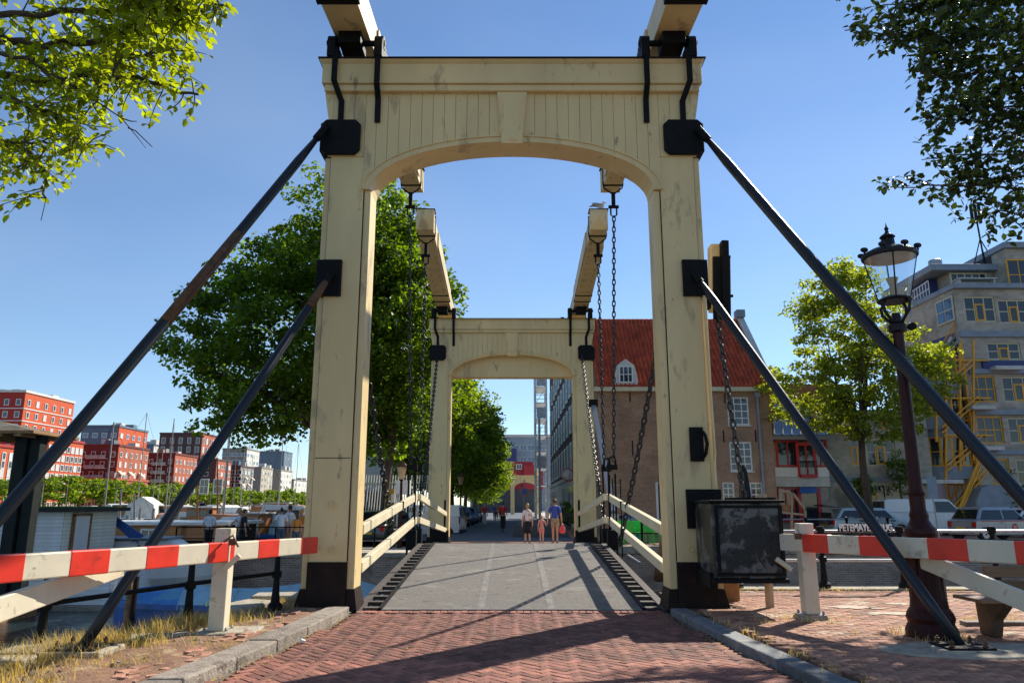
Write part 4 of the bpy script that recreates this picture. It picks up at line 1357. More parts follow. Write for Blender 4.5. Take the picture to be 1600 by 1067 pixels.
# leaf litter and grit along the kerbs
b = MB()
for k in range(420):
    sd_ = rs.choice((-1, 1)); y = rs.uniform(6.2, 12)
    x = (kerbx_l(y) + abs(rs.gauss(0, .12))) if sd_ < 0 else (kerbx_r(y) - abs(rs.gauss(0, .12)))
    if rs.random() < .25: x = rs.uniform(-2.3, 2.4)
    r_ = rs.uniform(.008, .022); a = rs.uniform(0, 6.3)
    c_, s_ = math.cos(a) * r_, math.sin(a) * r_
    zz = .006
    b.add([(x - c_, y - s_, zz), (x + s_ * .5, y - c_ * .5, zz + .008), (x + c_, y + s_, zz), (x - s_ * .5, y + c_ * .5, zz + .006)], [(0, 1, 2, 3)])
o = b.build('leaf_litter', 'drygrass', kind='stuff'); tag(o, 'tiny dry leaves and grit scattered along both kerbs', 'litter')
# ================================================================== WINDOWS, WALLS
_win = {}
def win_me(w, h, nx, nz, ft=.05, fm='white', gm='glass', dep=.06, far=False):
    """frame in the xz plane facing -y, centre at origin. returns (frame mesh, pane mesh)"""
    key = (round(w, 2), round(h, 2), nx, nz, ft, fm, gm, far)
    if key in _win: return _win[key]
    b = MB()
    a, c = w / 2, h / 2
    b.box(-a, a, -dep, 0, -c, -c + ft).box(-a, a, -dep, 0, c - ft, c)
    b.box(-a, -a + ft, -dep + .004, -.001, -c + ft, c - ft).box(a - ft, a, -dep + .004, -.001, -c + ft, c - ft)
    bt = ft * .6
    for i in range(1, nx):
        x = -a + w * i / nx
        b.box(x - bt / 2, x + bt / 2, -dep + .01, -.002, -c + ft, c - ft)
    for i in range(1, nz):
        z = -c + h * i / nz
        b.box(-a + ft, a - ft, -dep + .014, -.003, z - bt / 2, z + bt / 2)
    if far:
        b.box(-a + .01, a - .01, -dep * .4, -.0005, -c + .01, c - .01, 1)
        r = (b.mesh('window', [fm, gm]), None)
    else:
        g = MB(); g.box(-a + .01, a - .01, -dep * .45, -.0005, -c + .01, c - .01)
        r = (b.mesh('window', fm), g.mesh('pane', gm))
    _win[key] = r
    return r
def window(parent, loc, rz, w, h, nx, nz, **k):
    fm_, gm_ = win_me(w, h, nx, nz, **k)
    o = link('window', fm_, parent, loc, (0, 0, rz))
    if gm_: link('pane', gm_, o)
    return o

def wall_holes(parent, name, m, x0, x1, z0, z1, y, thk, holes):
    xs = sorted({x0, x1, *[h[0] for h in holes], *[h[1] for h in holes]})
    zs = sorted({z0, z1, *[h[2] for h in holes], *[h[3] for h in holes]})
    b = MB()
    for i in range(len(xs) - 1):
        for j in range(len(zs) - 1):
            cx, cz = (xs[i] + xs[i + 1]) / 2, (zs[j] + zs[j + 1]) / 2
            if any(h[0] < cx < h[1] and h[2] < cz < h[3] for h in holes): continue
            b.box(xs[i], xs[i + 1], y, y + thk, zs[j], zs[j + 1])
    return b.build(name, m, parent, world=True)

# ================================================================== OLD BRICK HOUSE
HY = 42.0
hs = thing('brick_house', 'old brown brick house with steep red tiled roof behind the right gate post', 'house', (9, HY, 0))
hx0, hx1 = 4.8, 14.6
def hp(px, py): return P(px, py, HY)
def hrect(x0, y0, x1, y1, Y=HY):
    a, c = P(x0, y1, Y), P(x1, y0, Y)
    return (a.x, c.x, a.z, c.z)
eave = P(1100, 612, HY).z
wins = [(hrect(1138, 620, 1169, 664), 3, 4), (hrect(1142, 690, 1174, 736), 3, 4), (hrect(1130, 753, 1147, 782), 2, 3), (hrect(1173, 753, 1191, 782), 2, 3)]
door = hrect(1031, 756, 1050, 840)
door = (door[0], door[1], .03, door[3])
wall_holes(hs, 'wall', 'housebrick', hx0, hx1, -.2, eave - .02, HY, .35, [w[0] for w in wins] + [door])
MB().box(hx0, hx0 + .3, HY + .352, HY + 10, -.2, eave - .02).box(hx1 - .3, hx1, HY + .352, HY + 10, -.2, eave - .02).box(hx0 + .302, hx1 - .302, HY + 9.6, HY + 9.95, -.2, eave - .02).build('wall', 'housebrick', hs, world=True)
for (w, nx, nz) in wins:
    window(hs, ((w[0] + w[1]) / 2 - 9, .12, (w[2] + w[3]) / 2), 0, w[1] - w[0], w[3] - w[2], nx, nz, ft=.09, fm='white')
    MB().box(w[0] - .05, w[1] + .05, HY - .08, HY + .1, w[2] - .08, w[2] - .003).build('sill', 'offwhite', hs, world=True)
MB().box(door[0], door[1], HY + .1, HY + .15, door[2], door[3]).build('door', 'blackwood', hs, world=True)
MB().box(door[0] - .12, door[0] - .003, HY - .04, HY + .16, 0, door[3] + .1).build('door_frame', 'white', hs, world=True)
for k in range(2):
    MB().lathe([(.10, 0), (.10, .04), (.06, .08)], (0, 0, 0), 12).build('wall_lamp', 'offwhite', hs).location = (P(1026, 757 + 10 * k, HY).x - 9, -.02, P(1026, 757 + 10 * k, HY).z)
MB().box(hx0 - .15, hx1 + .12, HY - .35, HY + .2, eave - .015, eave + .25).build('gutter', 'creamframe', hs, world=True, bevel=.03)
# roof with pantiles in relief
rz0, ry0 = eave + .2, HY - .28
rid = P(1100, 503, HY + 4.6); rz1, ry1 = rid.z, HY + 4.6
tw, th = .245, .34
ncol = int((hx1 - hx0 + .05) / tw)
slope = Vector((0, ry1 - ry0, rz1 - rz0)); sl_ = slope.length; sd = slope.normalized(); nrm = Vector((0, -sd.z, sd.y))
nrow = int(sl_ / th)
V, Fq = [], []
prof = [(0, .0), (.16, .02), (.42, .12), (.60, .165), (.66, .01), (1., .0)]
cnt = 0
rr_ = random.Random(9)
tiles_big = []
for r in range(nrow):
    for c in range(ncol):
        o = len(V)
        jit = rr_.uniform(-.012, .012)
        for (s, lift) in ((r * th - .04, .05), ((r + 1) * th, .012)):
            for (u_, h_) in prof:
                p = Vector((hx0 + (c + u_) * tw, ry0, rz0)) + sd * (s + jit) + nrm * (h_ + lift)
                V.append(tuple(p))
        for k in range(5):
            Fq.append((o + k, o + k + 1, o + 6 + k + 1, o + 6 + k))
        # front lip
        o2 = len(V)
        for (u_, h_) in prof:
            p = Vector((hx0 + (c + u_) * tw, ry0, rz0)) + sd * (r * th - .04 + jit) + nrm * (h_ + .015)
            V.append(tuple(p))
        for k in range(5):
            Fq.append((o2 + k, o2 + k + 1, o + k + 1, o + k))
V = np.array(V); Fq = np.array(Fq)
V[:, 0] -= 9; V[:, 1] -= HY
rf = link('roof_tiles', fast_mesh('roof_tiles', V, Fq, 'pantile'), hs); rf['kind'] = 'stuff'
MB().hexa([(hx0 + .02, ry0, rz0 - .1), (hx1, ry0, rz0 - .1), (hx1, ry1, rz1 - .1), (hx0 + .02, ry1, rz1 - .1), (hx0 + .02, ry0, rz0), (hx1, ry0, rz0), (hx1, ry1, rz1), (hx0 + .02, ry1, rz1)]) \
    .hexa([(hx0 + .02, ry1, rz1 - .1), (hx1, ry1, rz1 - .1), (hx1, ry1 + 5, rz0 - .1), (hx0 + .02, ry1 + 5, rz0 - .1), (hx0 + .02, ry1, rz1), (hx1, ry1, rz1), (hx1, ry1 + 5, rz0), (hx0 + .02, ry1 + 5, rz0)]).build('roof', 'pantile', hs, world=True)
nt_ = int((hx1 - hx0) / .3)
for k in range(nt_):
    x = hx0 + .15 + k * .3
    MB().tube([(x - .15, ry1, rz1 + .07), (x + .16, ry1, rz1 + .075)], [.12, .135], 8).build('ridge_tile', 'pantile', hs, world=True)
# gable ends
for (x, s) in ((hx0 + .15, 0), (hx1 - .0, 1)):
    MB().prism([(HY + .0, eave - .02), (ry1, rz1 + .22), (ry1 + 5, eave - .02)], x - .15, x + .15, 'x').build('gable', 'housebrick', hs, world=True)
MB().bar((hx1 + .06, ry0 - .05, rz0 + .1), (hx1 + .06, ry1, rz1 + .3), .42, .10).build('gable_coping', 'offwhite', hs, world=True)
MB().box(hx1 - .22, hx1 + .32, ry1 - .35, ry1 + .35, rz1 + .25, rz1 + .75).build('gable_cap', 'slateband', hs, world=True, bevel=.03)
# dormer
dx0, dx1 = P(958, 580, HY - .1).x, P(996, 580, HY - .1).x
zb, zt, zp = P(975, 602, HY).z, P(975, 572, HY).z, P(975, 562, HY).z
cxd = (dx0 + dx1) / 2; hw_ = (dx1 - dx0) / 2
MB().prism([(cxd - hw_, zb), (cxd + hw_, zb), (cxd + hw_ * .92, (zb + zt) / 2), (cxd + hw_ * .70, zt), (cxd, zp), (cxd - hw_ * .70, zt), (cxd - hw_ * .92, (zb + zt) / 2)], HY - .25, HY - .12, 'y').build('dormer_front', 'offwhite', hs, world=True, bevel=.02)
MB().prism([(cxd - hw_ * .75, zb), (cxd + hw_ * .75, zb), (cxd + hw_ * .70, zt), (cxd, zp), (cxd - hw_ * .70, zt)], HY - .12, HY + 2.0, 'y').build('dormer_body', 'slateband', hs, world=True)
window(hs, (cxd - 9, -.26, (zb + zt) / 2 + .03), 0, hw_ * 1.15, (zt - zb) * .88, 3, 2, ft=.07, fm='white')
# wall anchors, downpipe
for (x, y0, y1) in ((988, 688, 712), (1130, 672, 690), (1180, 672, 690), (1132, 615, 630), (984, 614, 628)):
    a, c = hp(x, y0), hp(x, y1)
    MB().box(a.x - .03, a.x + .03, HY - .04, HY - .002, c.z, a.z).build('wall_anchor', 'black', hs, world=True)
a = hp(1182, 620)
MB().tube([(a.x, HY - .12, eave - .05), (a.x, HY - .12, .1)], .07, 8).build('downpipe', 'slateband', hs, world=True)
MB().box(a.x - .15, a.x + .15, HY - .25, HY - .02, eave - .35, eave - .05).build('pipe_hopper', 'slateband', hs, world=True)

# ================================================================== GLASS ROOFED HALL
AY = 46.0
def arect(x0, y0, x1, y1, Y=AY):
    a, c = P(x0, y1, Y), P(x1, y0, Y)
    return (a.x, c.x, a.z, c.z)
hl = thing('glass_roof_hall', 'low hall with blue glass roof and red framed windows right of the brick house', 'building', (18, AY, 0))
f = arect(1212, 682, 1290, 830)
zq = lambda y: P(1250, y, AY).z
MB().box(f[0] - .6, f[1], AY + .3, AY + 6, 0, zq(690)).build('wall', 'greybrick', hl, world=True)
MB().box(f[0], f[1], AY - .05, AY + .298, zq(760), zq(745)).build('floor_band', 'offwhite', hl, world=True)
MB().box(f[0], f[1], AY - .02, AY + .298, zq(744.6), zq(730)).build('white_panel', 'white', hl, world=True)
MB().box(f[0] - .05, f[1] + .3, AY - .15, AY + .298, zq(687), zq(681)).build('gutter', 'slateband', hl, world=True)
# upper storey windows between red posts
def grid(parent, x0, y0, x1, y1, nx, nz, fm, Y=AY, gm='glass', ft=.10, off=18, cur=None):
    a = arect(x0, y0, x1, y1, Y)
    o = window(parent, ((a[0] + a[1]) / 2 - off, Y - parent.location.y - .0, (a[2] + a[3]) / 2), 0, a[1] - a[0], a[3] - a[2], nx, nz, ft=ft, fm=fm, gm=gm, dep=.14)
    return a, o
grid(hl, 1214, 688, 1246, 729, 2, 1, 'redpaint', AY + .28)
grid(hl, 1272, 688, 1290, 729, 2, 1, 'redpaint', AY + .28)
dr, o_ = grid(hl, 1246, 692, 1272, 745, 2, 1, 'redpaint', AY + .1, ft=.16)
MB().box(dr[0] + .1, dr[1] - .1, AY - .3, AY + .0, dr[2] - .05, dr[2] + .12).build('balcony_floor', 'redpaint', hl, world=True)
b = MB()
for k in range(12): b.box(dr[0] + .1 + k * .09, dr[0] + .12 + k * .09, AY - .28, AY - .26, dr[2] + .1, dr[2] + .9)
b.box(dr[0] + .08, dr[1] - .08, AY - .29, AY - .25, dr[2] + .9, dr[2] + .95)
b.build('balcony_railing', 'black', hl, world=True)
grid(hl, 1218, 762, 1250, 815, 3, 1, 'redpaint', AY + .28)
grid(hl, 1250, 762, 1280, 828, 1, 1, 'redpaint', AY + .2, ft=.2)
MB().hexa([tuple(P(1249, 770, AY - .5)), tuple(P(1277, 770, AY - .5)), tuple(P(1277, 770, AY + .1)), tuple(P(1249, 770, AY + .1)), tuple(P(1250, 761, AY - .1)), tuple(P(1276, 761, AY - .1)), tuple(P(1276, 761, AY + .1)), tuple(P(1250, 761, AY + .1))]).build('awning', 'boatblue', hl, world=True)
# glass roof: panels between bars
g0 = P(1210, 681, AY - .1); g1 = P(1292, 681, AY - .1)
gt0 = P(1208, 626, AY + 3.4); gt1 = P(1288, 632, AY + 3.4)
npn = 6
for k in range(npn):
    a, c = k / npn, (k + 1) / npn
    p = [g0.lerp(g1, a), g0.lerp(g1, c), gt0.lerp(gt1, c), gt0.lerp(gt1, a)]
    up_ = Vector((0, -.04, .06))
    for (s0, s1) in ((0, .495), (.505, 1)):
        q = [p[0].lerp(p[3], s0), p[1].lerp(p[2], s0), p[1].lerp(p[2], s1), p[0].lerp(p[3], s1)]
        MB().hexa([tuple(v) for v in q] + [tuple(v + up_) for v in q]).build('glass_panel', 'glassblue', hl, world=True)
    MB().bar(p[0] + up_, p[3] + up_, .08, .14).build('glazing_bar', 'slateband', hl, world=True)
MB().box(f[0] - .4, f[1] + 3.5, AY + 3.5, AY + 6, 0, P(1250, 600, AY + 3.5).z).build('back_block', 'oldwood', hl, world=True)

# wooden steps by the terrace
ws = thing('wooden_steps', 'weathered wooden stair railing standing beside the black cabinet, before the hall', 'stairs', (P(1236, 815, 40).x, 40, 0))
b0, b1, b2_, b3 = P(1219, 770, 40), P(1257, 790, 40), P(1257, 815, 40), P(1219, 815, 40)
for (a, c, w) in ((P(1217, 764, 40), P(1240, 772, 40), .16), (P(1240, 772, 40), P(1259, 797, 40), .16), (P(1219, 766, 40), P(1219, 835, 40), .16), (P(1237, 772, 40), P(1237, 835, 40), .16), (P(1258, 795, 40), P(1258, 835, 40), .16),
                  (P(1219, 800, 40), P(1258, 804, 40), .12)):
    MB().bar(a, c, .1, w, up=(0, -1, 0)).build('timber', 'pine', ws, world=True)
MB().hexa([tuple(P(1220, 802, 40)), tuple(P(1236, 803, 40)), tuple(P(1236, 803, 40.05)), tuple(P(1220, 802, 40.05)), tuple(P(1220, 788, 40)), tuple(P(1236, 788, 40)), tuple(P(1236, 788, 40.05)), tuple(P(1220, 788, 40.05))]).build('panel', 'oldwood', ws, world=True)

# ================================================================== CONCRETE BLOCK BUILDING
mb_ = thing('apartment_block', 'grey block apartments with yellow and cream windows, round bays and yellow stair, right', 'building', (28, 47, 0))
OX = 28
# middle low wing (x 1290..1440)
BYm = 47.0
def brect(x0, y0, x1, y1, Y): 
    a, c = P(x0, y1, Y), P(x1, y0, Y); return (a.x, c.x, a.z, c.z)
w = brect(1291, 640, 1445, 835, BYm)
mw = [(1331, 685, 1352, 728, 2, 2, 'creamframe'), (1356, 685, 1397, 728, 3, 2, 'creamframe'), (1351, 755, 1408, 800, 5, 2, 'creamframe'), (1331, 652, 1350, 665, 1, 1, 'creamframe'), (1378, 645, 1400, 672, 2, 2, 'creamframe')]
holes = [brect(a, b_, c, d, BYm) for (a, b_, c, d, _, _, _) in mw]
wall_holes(mb_, 'wall', 'greybrick', w[0], w[1], 0, w[3], BYm, .35, holes)
for (r_, (a, b_, c, d, nx, nz, fm)) in zip(holes, mw):
    o = window(mb_, ((r_[0] + r_[1]) / 2 - OX, BYm - 47 + .14, (r_[2] + r_[3]) / 2), 0, r_[1] - r_[0], r_[3] - r_[2], nx, nz, ft=.10, fm=fm)
    # inner ochre casement
    ww = (r_[1] - r_[0]) / nx
    window(mb_, ((r_[0] + ww * (.5 if nx < 3 else 1.5)) - OX, BYm - 47 + .10, (r_[2] + r_[3]) / 2 - (r_[3] - r_[2]) * .12), 0, ww * .86, (r_[3] - r_[2]) * .66, 1, 1, ft=.10, fm='ochre')
MB().box(w[0], w[1], BYm - .06, BYm - .003, P(1300, 752, BYm).z, P(1300, 744, BYm).z).build('floor_band', 'slateband', mb_, world=True)
MB().box(w[0], w[1], BYm + .352, BYm + 9, 0, w[3]).build('wing_body', 'greybrick', mb_, world=True)
bc = brect(1396, 700, 1420, 745, BYm - .9)
MB().box(bc[0], bc[1], BYm - .9, BYm - .003, bc[2], bc[2] + .15).build('balcony_floor', 'slateband', mb_, world=True)
b = MB()
for k in range(14): b.box(bc[0] + k * .07, bc[0] + k * .07 + .02, BYm - .88, BYm - .86, bc[2] + .15, bc[2] + 1.1)
b.build('balcony_railing', 'black', mb_, world=True)
# tall tower: corner at px 1508, front to the right, side to the left
TY = 47.0
TC = P(1508, 600, TY)               # corner x
SL0 = Vector((P(1438, 600, 52.0).x, 52.0, 0)); SC0 = Vector((TC.x, TY, 0))
zT = P(1508, 452, TY).z
x_end = 46.0
# front wall with window openings
tw_ = [(1504 + 6, 463, 1553, 503, 3, 2, 'creamframe'), (1563, 468, 1606, 505, 3, 2, 'creamframe'), (1545, 535, 1593, 562, 3, 2, 'creamframe'), (1570, 588, 1615, 628, 3, 2, 'creamframe'),
       (1579, 652, 1620, 693, 3, 2, 'creamframe'), (1592, 717, 1640, 757, 3, 2, 'creamframe'), (1520, 587, 1553, 628, 3, 2, 'ochre'), (1530, 650, 1565, 693, 3, 2, 'ochre'), (1552, 717, 1576, 757, 2, 2, 'ochre')]
th_ = [brect(a, b_, c, d, TY) for (a, b_, c, d, _, _, _) in tw_]
wall_holes(mb_, 'wall', 'greybrick', TC.x, x_end, 0, zT, TY, .35, th_)
for i, (r_, (a, b_, c, d, nx, nz, fm)) in enumerate(zip(th_, tw_)):
    window(mb_, ((r_[0] + r_[1]) / 2 - OX, .14, (r_[2] + r_[3]) / 2), 0, r_[1] - r_[0], r_[3] - r_[2], nx, nz, ft=.10, fm=fm)
    ww = (r_[1] - r_[0]) / nx
    if fm == 'creamframe':
        window(mb_, ((r_[0] + ww * 1.5) - OX, .10, (r_[2] + r_[3]) / 2 - (r_[3] - r_[2]) * .12), 0, ww * .86, (r_[3] - r_[2]) * .66, 1, 1, ft=.09, fm='ochre')
        if i in (0, 1, 2, 3):
            for q in (0, 2):
                MB().box(r_[0] + ww * q + .12, r_[0] + ww * (q + 1) - .1, TY + .125, TY + .135, r_[2] + .15, r_[3] - .2).build('curtain', 'curtain' if i else 'khaki', mb_, world=True)
# bands on the front
for (y0, y1) in ((518, 527), (577, 584), (640, 648), (703, 710)):
    MB().box(TC.x + (.3 if y0 > 520 else 0), x_end, TY - .18, TY - .003, P(1550, y1, TY).z, P(1550, y0, TY).z).build('floor_band', 'slateband', mb_, world=True)
MB().box(TC.x - .1, x_end, TY - .35, TY + .6, zT + .003, zT + .32).build('parapet', 'slateband', mb_, world=True)
MB().box(TC.x + 1.2, x_end, TY - .17, TY - .004, P(1550, 578, TY).z, P(1550, 564, TY).z).build('spandrel', 'navy', mb_, world=True)
# side wall (slanting back to the left)
def side(name, m, p0, p1, z0, z1, thk=.3, prt=mb_):
    return MB().hexa([(p0.x, p0.y, z0), (p1.x, p1.y, z0), (p1.x + .2, p1.y + thk, z0), (p0.x + .2, p0.y + thk, z0), (p0.x, p0.y, z1), (p1.x, p1.y, z1), (p1.x + .2, p1.y + thk, z1), (p0.x + .2, p0.y + thk, z1)]).build(name, m, prt, world=True)
SC1 = SC0 - Vector((.004, -.003, 0))
zside0 = P(1480, 528, 49).z
side('wall', 'greybrick', SL0, SC1, zside0, zT)
side('parapet', 'slateband', SL0 + Vector((-.15, -.35, 0)), SC1 + Vector((-.11, -.35, 0)), zT + .003, zT + .32, .9)
ang_s = math.atan2(SC0.y - SL0.y, SC0.x - SL0.x)
sw = SL0.lerp(SC0, .78)
window(mb_, (sw.x - OX - .05, sw.y - 47 - .10, P(1492, 487, 48.1).z), ang_s, 1.9, 1.65, 2, 2, ft=.10, fm='creamframe', gm='glassblue')
MB().box(TC.x + 1.5, x_end, TY + .36, TY + 9, 0, zT).build('tower_body', 'greybrick', mb_, world=True)
MB().prism([(SL0.x + .3, SL0.y + .4), (SC0.x + 1.4, SC0.y + .5), (SC0.x + 1.4, SC0.y + 9), (SL0.x + .3, SL0.y + 6)], zside0, zT, 'z').build('tower_body', 'greybrick', mb_, world=True)
# penthouse
ph0, ph1 = P(1486, 453, 49.5), P(1544, 453, 49.5)
pzt = P(1500, 426, 49.5).z
MB().box(ph0.x, 46, 49.5, 56, zT + .32, pzt).build('penthouse', 'greybrick', mb_, world=True)
window(mb_, ((ph0.x + ph1.x) / 2 - OX, 2.49, (zT + .4 + pzt) / 2 + .05), 0, ph1.x - ph0.x, pzt - zT - .55, 5, 2, ft=.12, fm='creamframe')
MB().box(ph0.x - 1.5, 46, 48.9, 56, pzt + .003, pzt + .45).build('roof_slab', 'slateband', mb_, world=True, bevel=.03)
ph2 = P(1546, 440, 48.5)
MB().box(ph2.x + 1.0, 46, 48.0, 49.45, zT + .33, pzt + 1.2).build('penthouse', 'navy' if False else 'greybrick', mb_, world=True)
window(mb_, (P(1592, 430, 48).x - OX, .97, P(1592, 430, 48).z), 0, 1.6, 2.2, 2, 2, ft=.1, fm='ochre')
MB().box(ph2.x + .8, 46, 47.7, 56, pzt + 1.21, pzt + 1.6).build('roof_slab', 'slateband', mb_, world=True)
MB().box(P(1447, 430, 51).x, P(1480, 430, 51).x, 51, 53, zT + .3, P(1460, 422, 51).z).build('lift_housing', 'navy', mb_, world=True)
MB().lathe([(.45, 0), (.45, .8), (.38, .85)], (P(1462, 418, 52).x, 52, P(1462, 424, 52).z), 12).build('roof_vent', 'galv', mb_, world=True)
# roof antenna mast
am = P(1540, 420, 50); at_ = P(1530, 345, 50)
b = MB()
b.tube([(am.x, 50, am.z), (am.x - .2, 50, at_.z + 1.5)], .06, 6)
for k in range(3):
    a = k * 2.1
    b.tube([(am.x + .9 * math.cos(a), 50 + .9 * math.sin(a), am.z), (am.x - .1, 50, am.z + 2.2)], .04, 5)
for k in range(3): b.box(am.x - .5 + k * .28, am.x - .38 + k * .28, 49.9, 50.1, at_.z - .2, at_.z + 1.2)
b.build('antenna', 'black', mb_, world=True)
# roof terrace railing and table
b = MB()
q0, q1 = SL0 + Vector((.3, .3, zT + .3)), SC0 + Vector((-.3, .3, zT + .3))
for z in (.5, 1.05): b.tube([q0 + Vector((0, 0, z)), q0.lerp(q1, .55) + Vector((0, 0, z))], .04, 6)
for k in range(7): b.tube([q0.lerp(q1, .55 * k / 6), q0.lerp(q1, .55 * k / 6) + Vector((0, 0, 1.05))], .035, 5)
b.build('terrace_railing', 'white', mb_, world=True)
tt = MB().box(0, 2.6, 0, .8, .7, .78).box(.1, .18, .1, .7, 0, .7).box(2.4, 2.5, .1, .7, 0, .7)
o = tt.build('terrace_table', 'offwhite'); o.location = (P(1500, 450, 48).x, 48, zT + .33); tag(o, 'white table on the roof terrace of the grey apartment block', 'table')
# spiral of scaffold-like white steel beside the tower
b = MB()
s0, s1 = P(1423, 700, 50), P(1446, 450, 50)
for xx in (s0.x, s0.x + .5, s0.x + 1.0):
    b.tube([(xx, 50, 2), (xx, 50, s1.z)], .05, 5)
for k in range(16):
    z = 3 + k * (s1.z - 3) / 15
    b.tube([(s0.x, 50, z), (s0.x + 1.0, 50, z)], .04, 5); b.tube([(s0.x + .5, 49.4, z - .4), (s0.x + 1.0, 50, z)], .03, 5)
b.build('fire_ladder', 'offwhite', mb_, world=True)
# round bays and yellow stair
for (pc, y0, y1, hb) in ((1470, 682, 728, True), (1462, 615, 650, False)):
    c = P(pc, 700, 48.6); zt_, zb_ = P(pc, y0, 46.8).z, P(pc, y1, 46.8).z
    rad = 1.75
    n = 9
    for (za, zc, mname, rr) in ((zt_, P(pc, y0 - 20, 46.8).z, 'slateband', rad + .12), (P(pc, y1 + 20, 46.8).z, zb_, 'slateband', rad + .10)):
        poly = [(c.x + rr * math.cos(a), 48.6 + rr * math.sin(a)) for a in [math.pi + math.pi * k / 14 for k in range(15)]]
        MB().prism(poly, min(za, zc), max(za, zc) - .004, 'z').build('bay_parapet', mname, mb_, world=True)
    poly = [(c.x + (rad - .12) * math.cos(a), 48.6 + (rad - .12) * math.sin(a)) for a in [math.pi + math.pi * k / 14 for k in range(15)]]
    for k in range(n):
        a = math.pi + math.pi * (k + .5) / n
        window(mb_, (c.x + rad * math.cos(a) * 1. - OX, 48.6 + rad * math.sin(a) - 47, (zt_ + zb_) / 2), a + R(90), 2 * rad * math.sin(math.pi / 2 / n) + .02, zt_ - zb_, 1, 2, ft=.08, fm='ochre')
    MB().prism(poly, zb_, zt_, 'z').build('bay_room', 'blackwood', mb_, world=True)
# recess behind the stair
MB().prism([(SL0.x + .5, SL0.y + .2), (SC0.x + .0, SC0.y + 1.6), (SC0.x + .0, SC0.y + 4), (SL0.x + .5, SL0.y + 3)], 0, zside0 - .003, 'z').build('stair_well', 'navy', mb_, world=True)
MB().box(TC.x - .002, TC.x + 1.45, TY + .36, TY + 2, 0, zside0).build('stair_well', 'navy', mb_, world=True)
grid_x0, grid_x1 = P(1472, 600, 47.6).x, TC.x + .02
ztop = P(1500, 532, 47).z
def gpt(t, z): return Vector((grid_x0 + (grid_x1 - grid_x0) * t, 48.4 + (46.95 - 48.4) * t, z))
for k in range(5):
    t = k / 4
    top_ = ztop - (1 - t) * 1.4
    MB().bar(gpt(t, 1.2), gpt(t, top_), .12, .12).build('stair_mullion', 'ochre', mb_, world=True)
for k in range(8):
    z = 1.6 + k * (ztop - 2.0) / 7.6
    MB().bar(gpt(0, z), gpt(1, z), .10, .10).build('stair_transom', 'ochre', mb_, world=True)
MB().bar(gpt(0, ztop - 1.4), gpt(1, ztop), .3, .2).build('stair_roof', 'slateband', mb_, world=True)
for k in range(4):
    z = 1.0 + k * 3.0
    a, c = (gpt(.05, z), gpt(.95, z + 2.2)) if k % 2 == 0 else (gpt(.95, z), gpt(.05, z + 2.2))
    a = gpt(.05, z) + Vector((0, .5, 0)); c = gpt(.95, z + 2.3) + Vector((0, .5, 0))
    MB().bar(a, c, .7, .18).build('stair_flight', 'offwhite', mb_, world=True)
    b = MB(); b.bar(a + Vector((0, -.36, .95)), c + Vector((0, -.36, .95)), .05, .06)
    for q in range(12): b.bar(a.lerp(c, q / 11) + Vector((0, -.36, .05)), a.lerp(c, q / 11) + Vector((0, -.36, .95)), .025, .025)
    b.build('stair_railing', 'ochre', mb_, world=True)
# lower outer stair and mound
b = MB()
a, c = P(1500, 812, 45.5), P(1532, 722, 46.4)
b.bar(P(1496, 812, 45.5), P(1532, 728, 46.4), .08, .10).bar(P(1498, 795, 45.5), P(1532, 712, 46.4), .08, .10).bar(P(1497, 803, 45.5), P(1532, 720, 46.4), .05, .06)
b.build('outer_stair_rail', 'ochre', mb_, world=True)
MB().prism([(P(1508, 810, 45.5).x, 0), (P(1600, 810, 45.5).x, 0), (P(1600, 760, 45.5).x, P(1600, 763, 45.5).z), (P(1552, 760, 45.5).x, P(1552, 757, 45.5).z), (P(1535, 760, 45.5).x, P(1535, 762, 45.5).z)], 45.6, 46.9, 'y').build('stone_ramp', 'slateband', mb_, world=True, bevel=.05)

# ================================================================== WAREHOUSE ROW ALONG THE STREET
wr_y = 44.0
wdefs = [(48.3, 55, 12.6), (55.02, 61.5, 14.4), (61.52, 68.5, 15), (68.52, 76, 17), (76.02, 84, 15.5), (84.02, 93, 17.5)]
for i, (y0, y1, h) in enumerate(wdefs):
    desc = ['nearest', 'second', 'third', 'fourth', 'fifth', 'farthest'][i]
    t = thing('warehouse', '%s dark brick warehouse with shuttered windows in the row right of the far street' % desc, 'warehouse', (4.75, y0, 0), group='canal warehouses in a row')
    MB().box(4.75, 12, y0, y1, 0, h).build('wall', 'warehouse', t, world=True)
    MB().prism([(y0, h + .003), (y1, h + .003), (y1 - (y1 - y0) * .3, h + 2.6), (y0 + (y1 - y0) * .3, h + 2.6)], 4.76, 5.1, 'x').build('gable', 'warehouse', t, world=True)
    MB().box(4.60, 4.747, y0 + .1, y1 - .1, .02, 3.6).build('shop_front', 'offwhite', t, world=True)
    MB().box(4.50, 4.745, y0, y1, 3.62, 3.95).build('cornice', 'offwhite', t, world=True)
    nwin = 2
    for fl in range(4):
        z = 5.4 + fl * 2.9
        if z > h - .5: continue
        for k in range(nwin):
            y = y0 + (y1 - y0) * (k + .5) / nwin
            o = window(t, (-.01, y - y0, z), R(-90), 1.6, 2.2, 2, 2, ft=.26, fm='white', gm='glass', far=True, dep=.12)
            for s in (-.66, .66):
                MB().box(4.66, 4.748, y + s * 2.0 - .3, y + s * 2.0 + .3, z - .95, z + .95).build('shutter', 'blackwood', t, world=True)
    for k in range(5):
        y = y0 + .6 + (y1 - y0 - 1.2) * k / 4
        MB().box(4.585, 4.599, y - .35, y + .35, .6, 3.1).build('shop_window', 'glassblue' if k % 2 else 'glass', t, world=True)
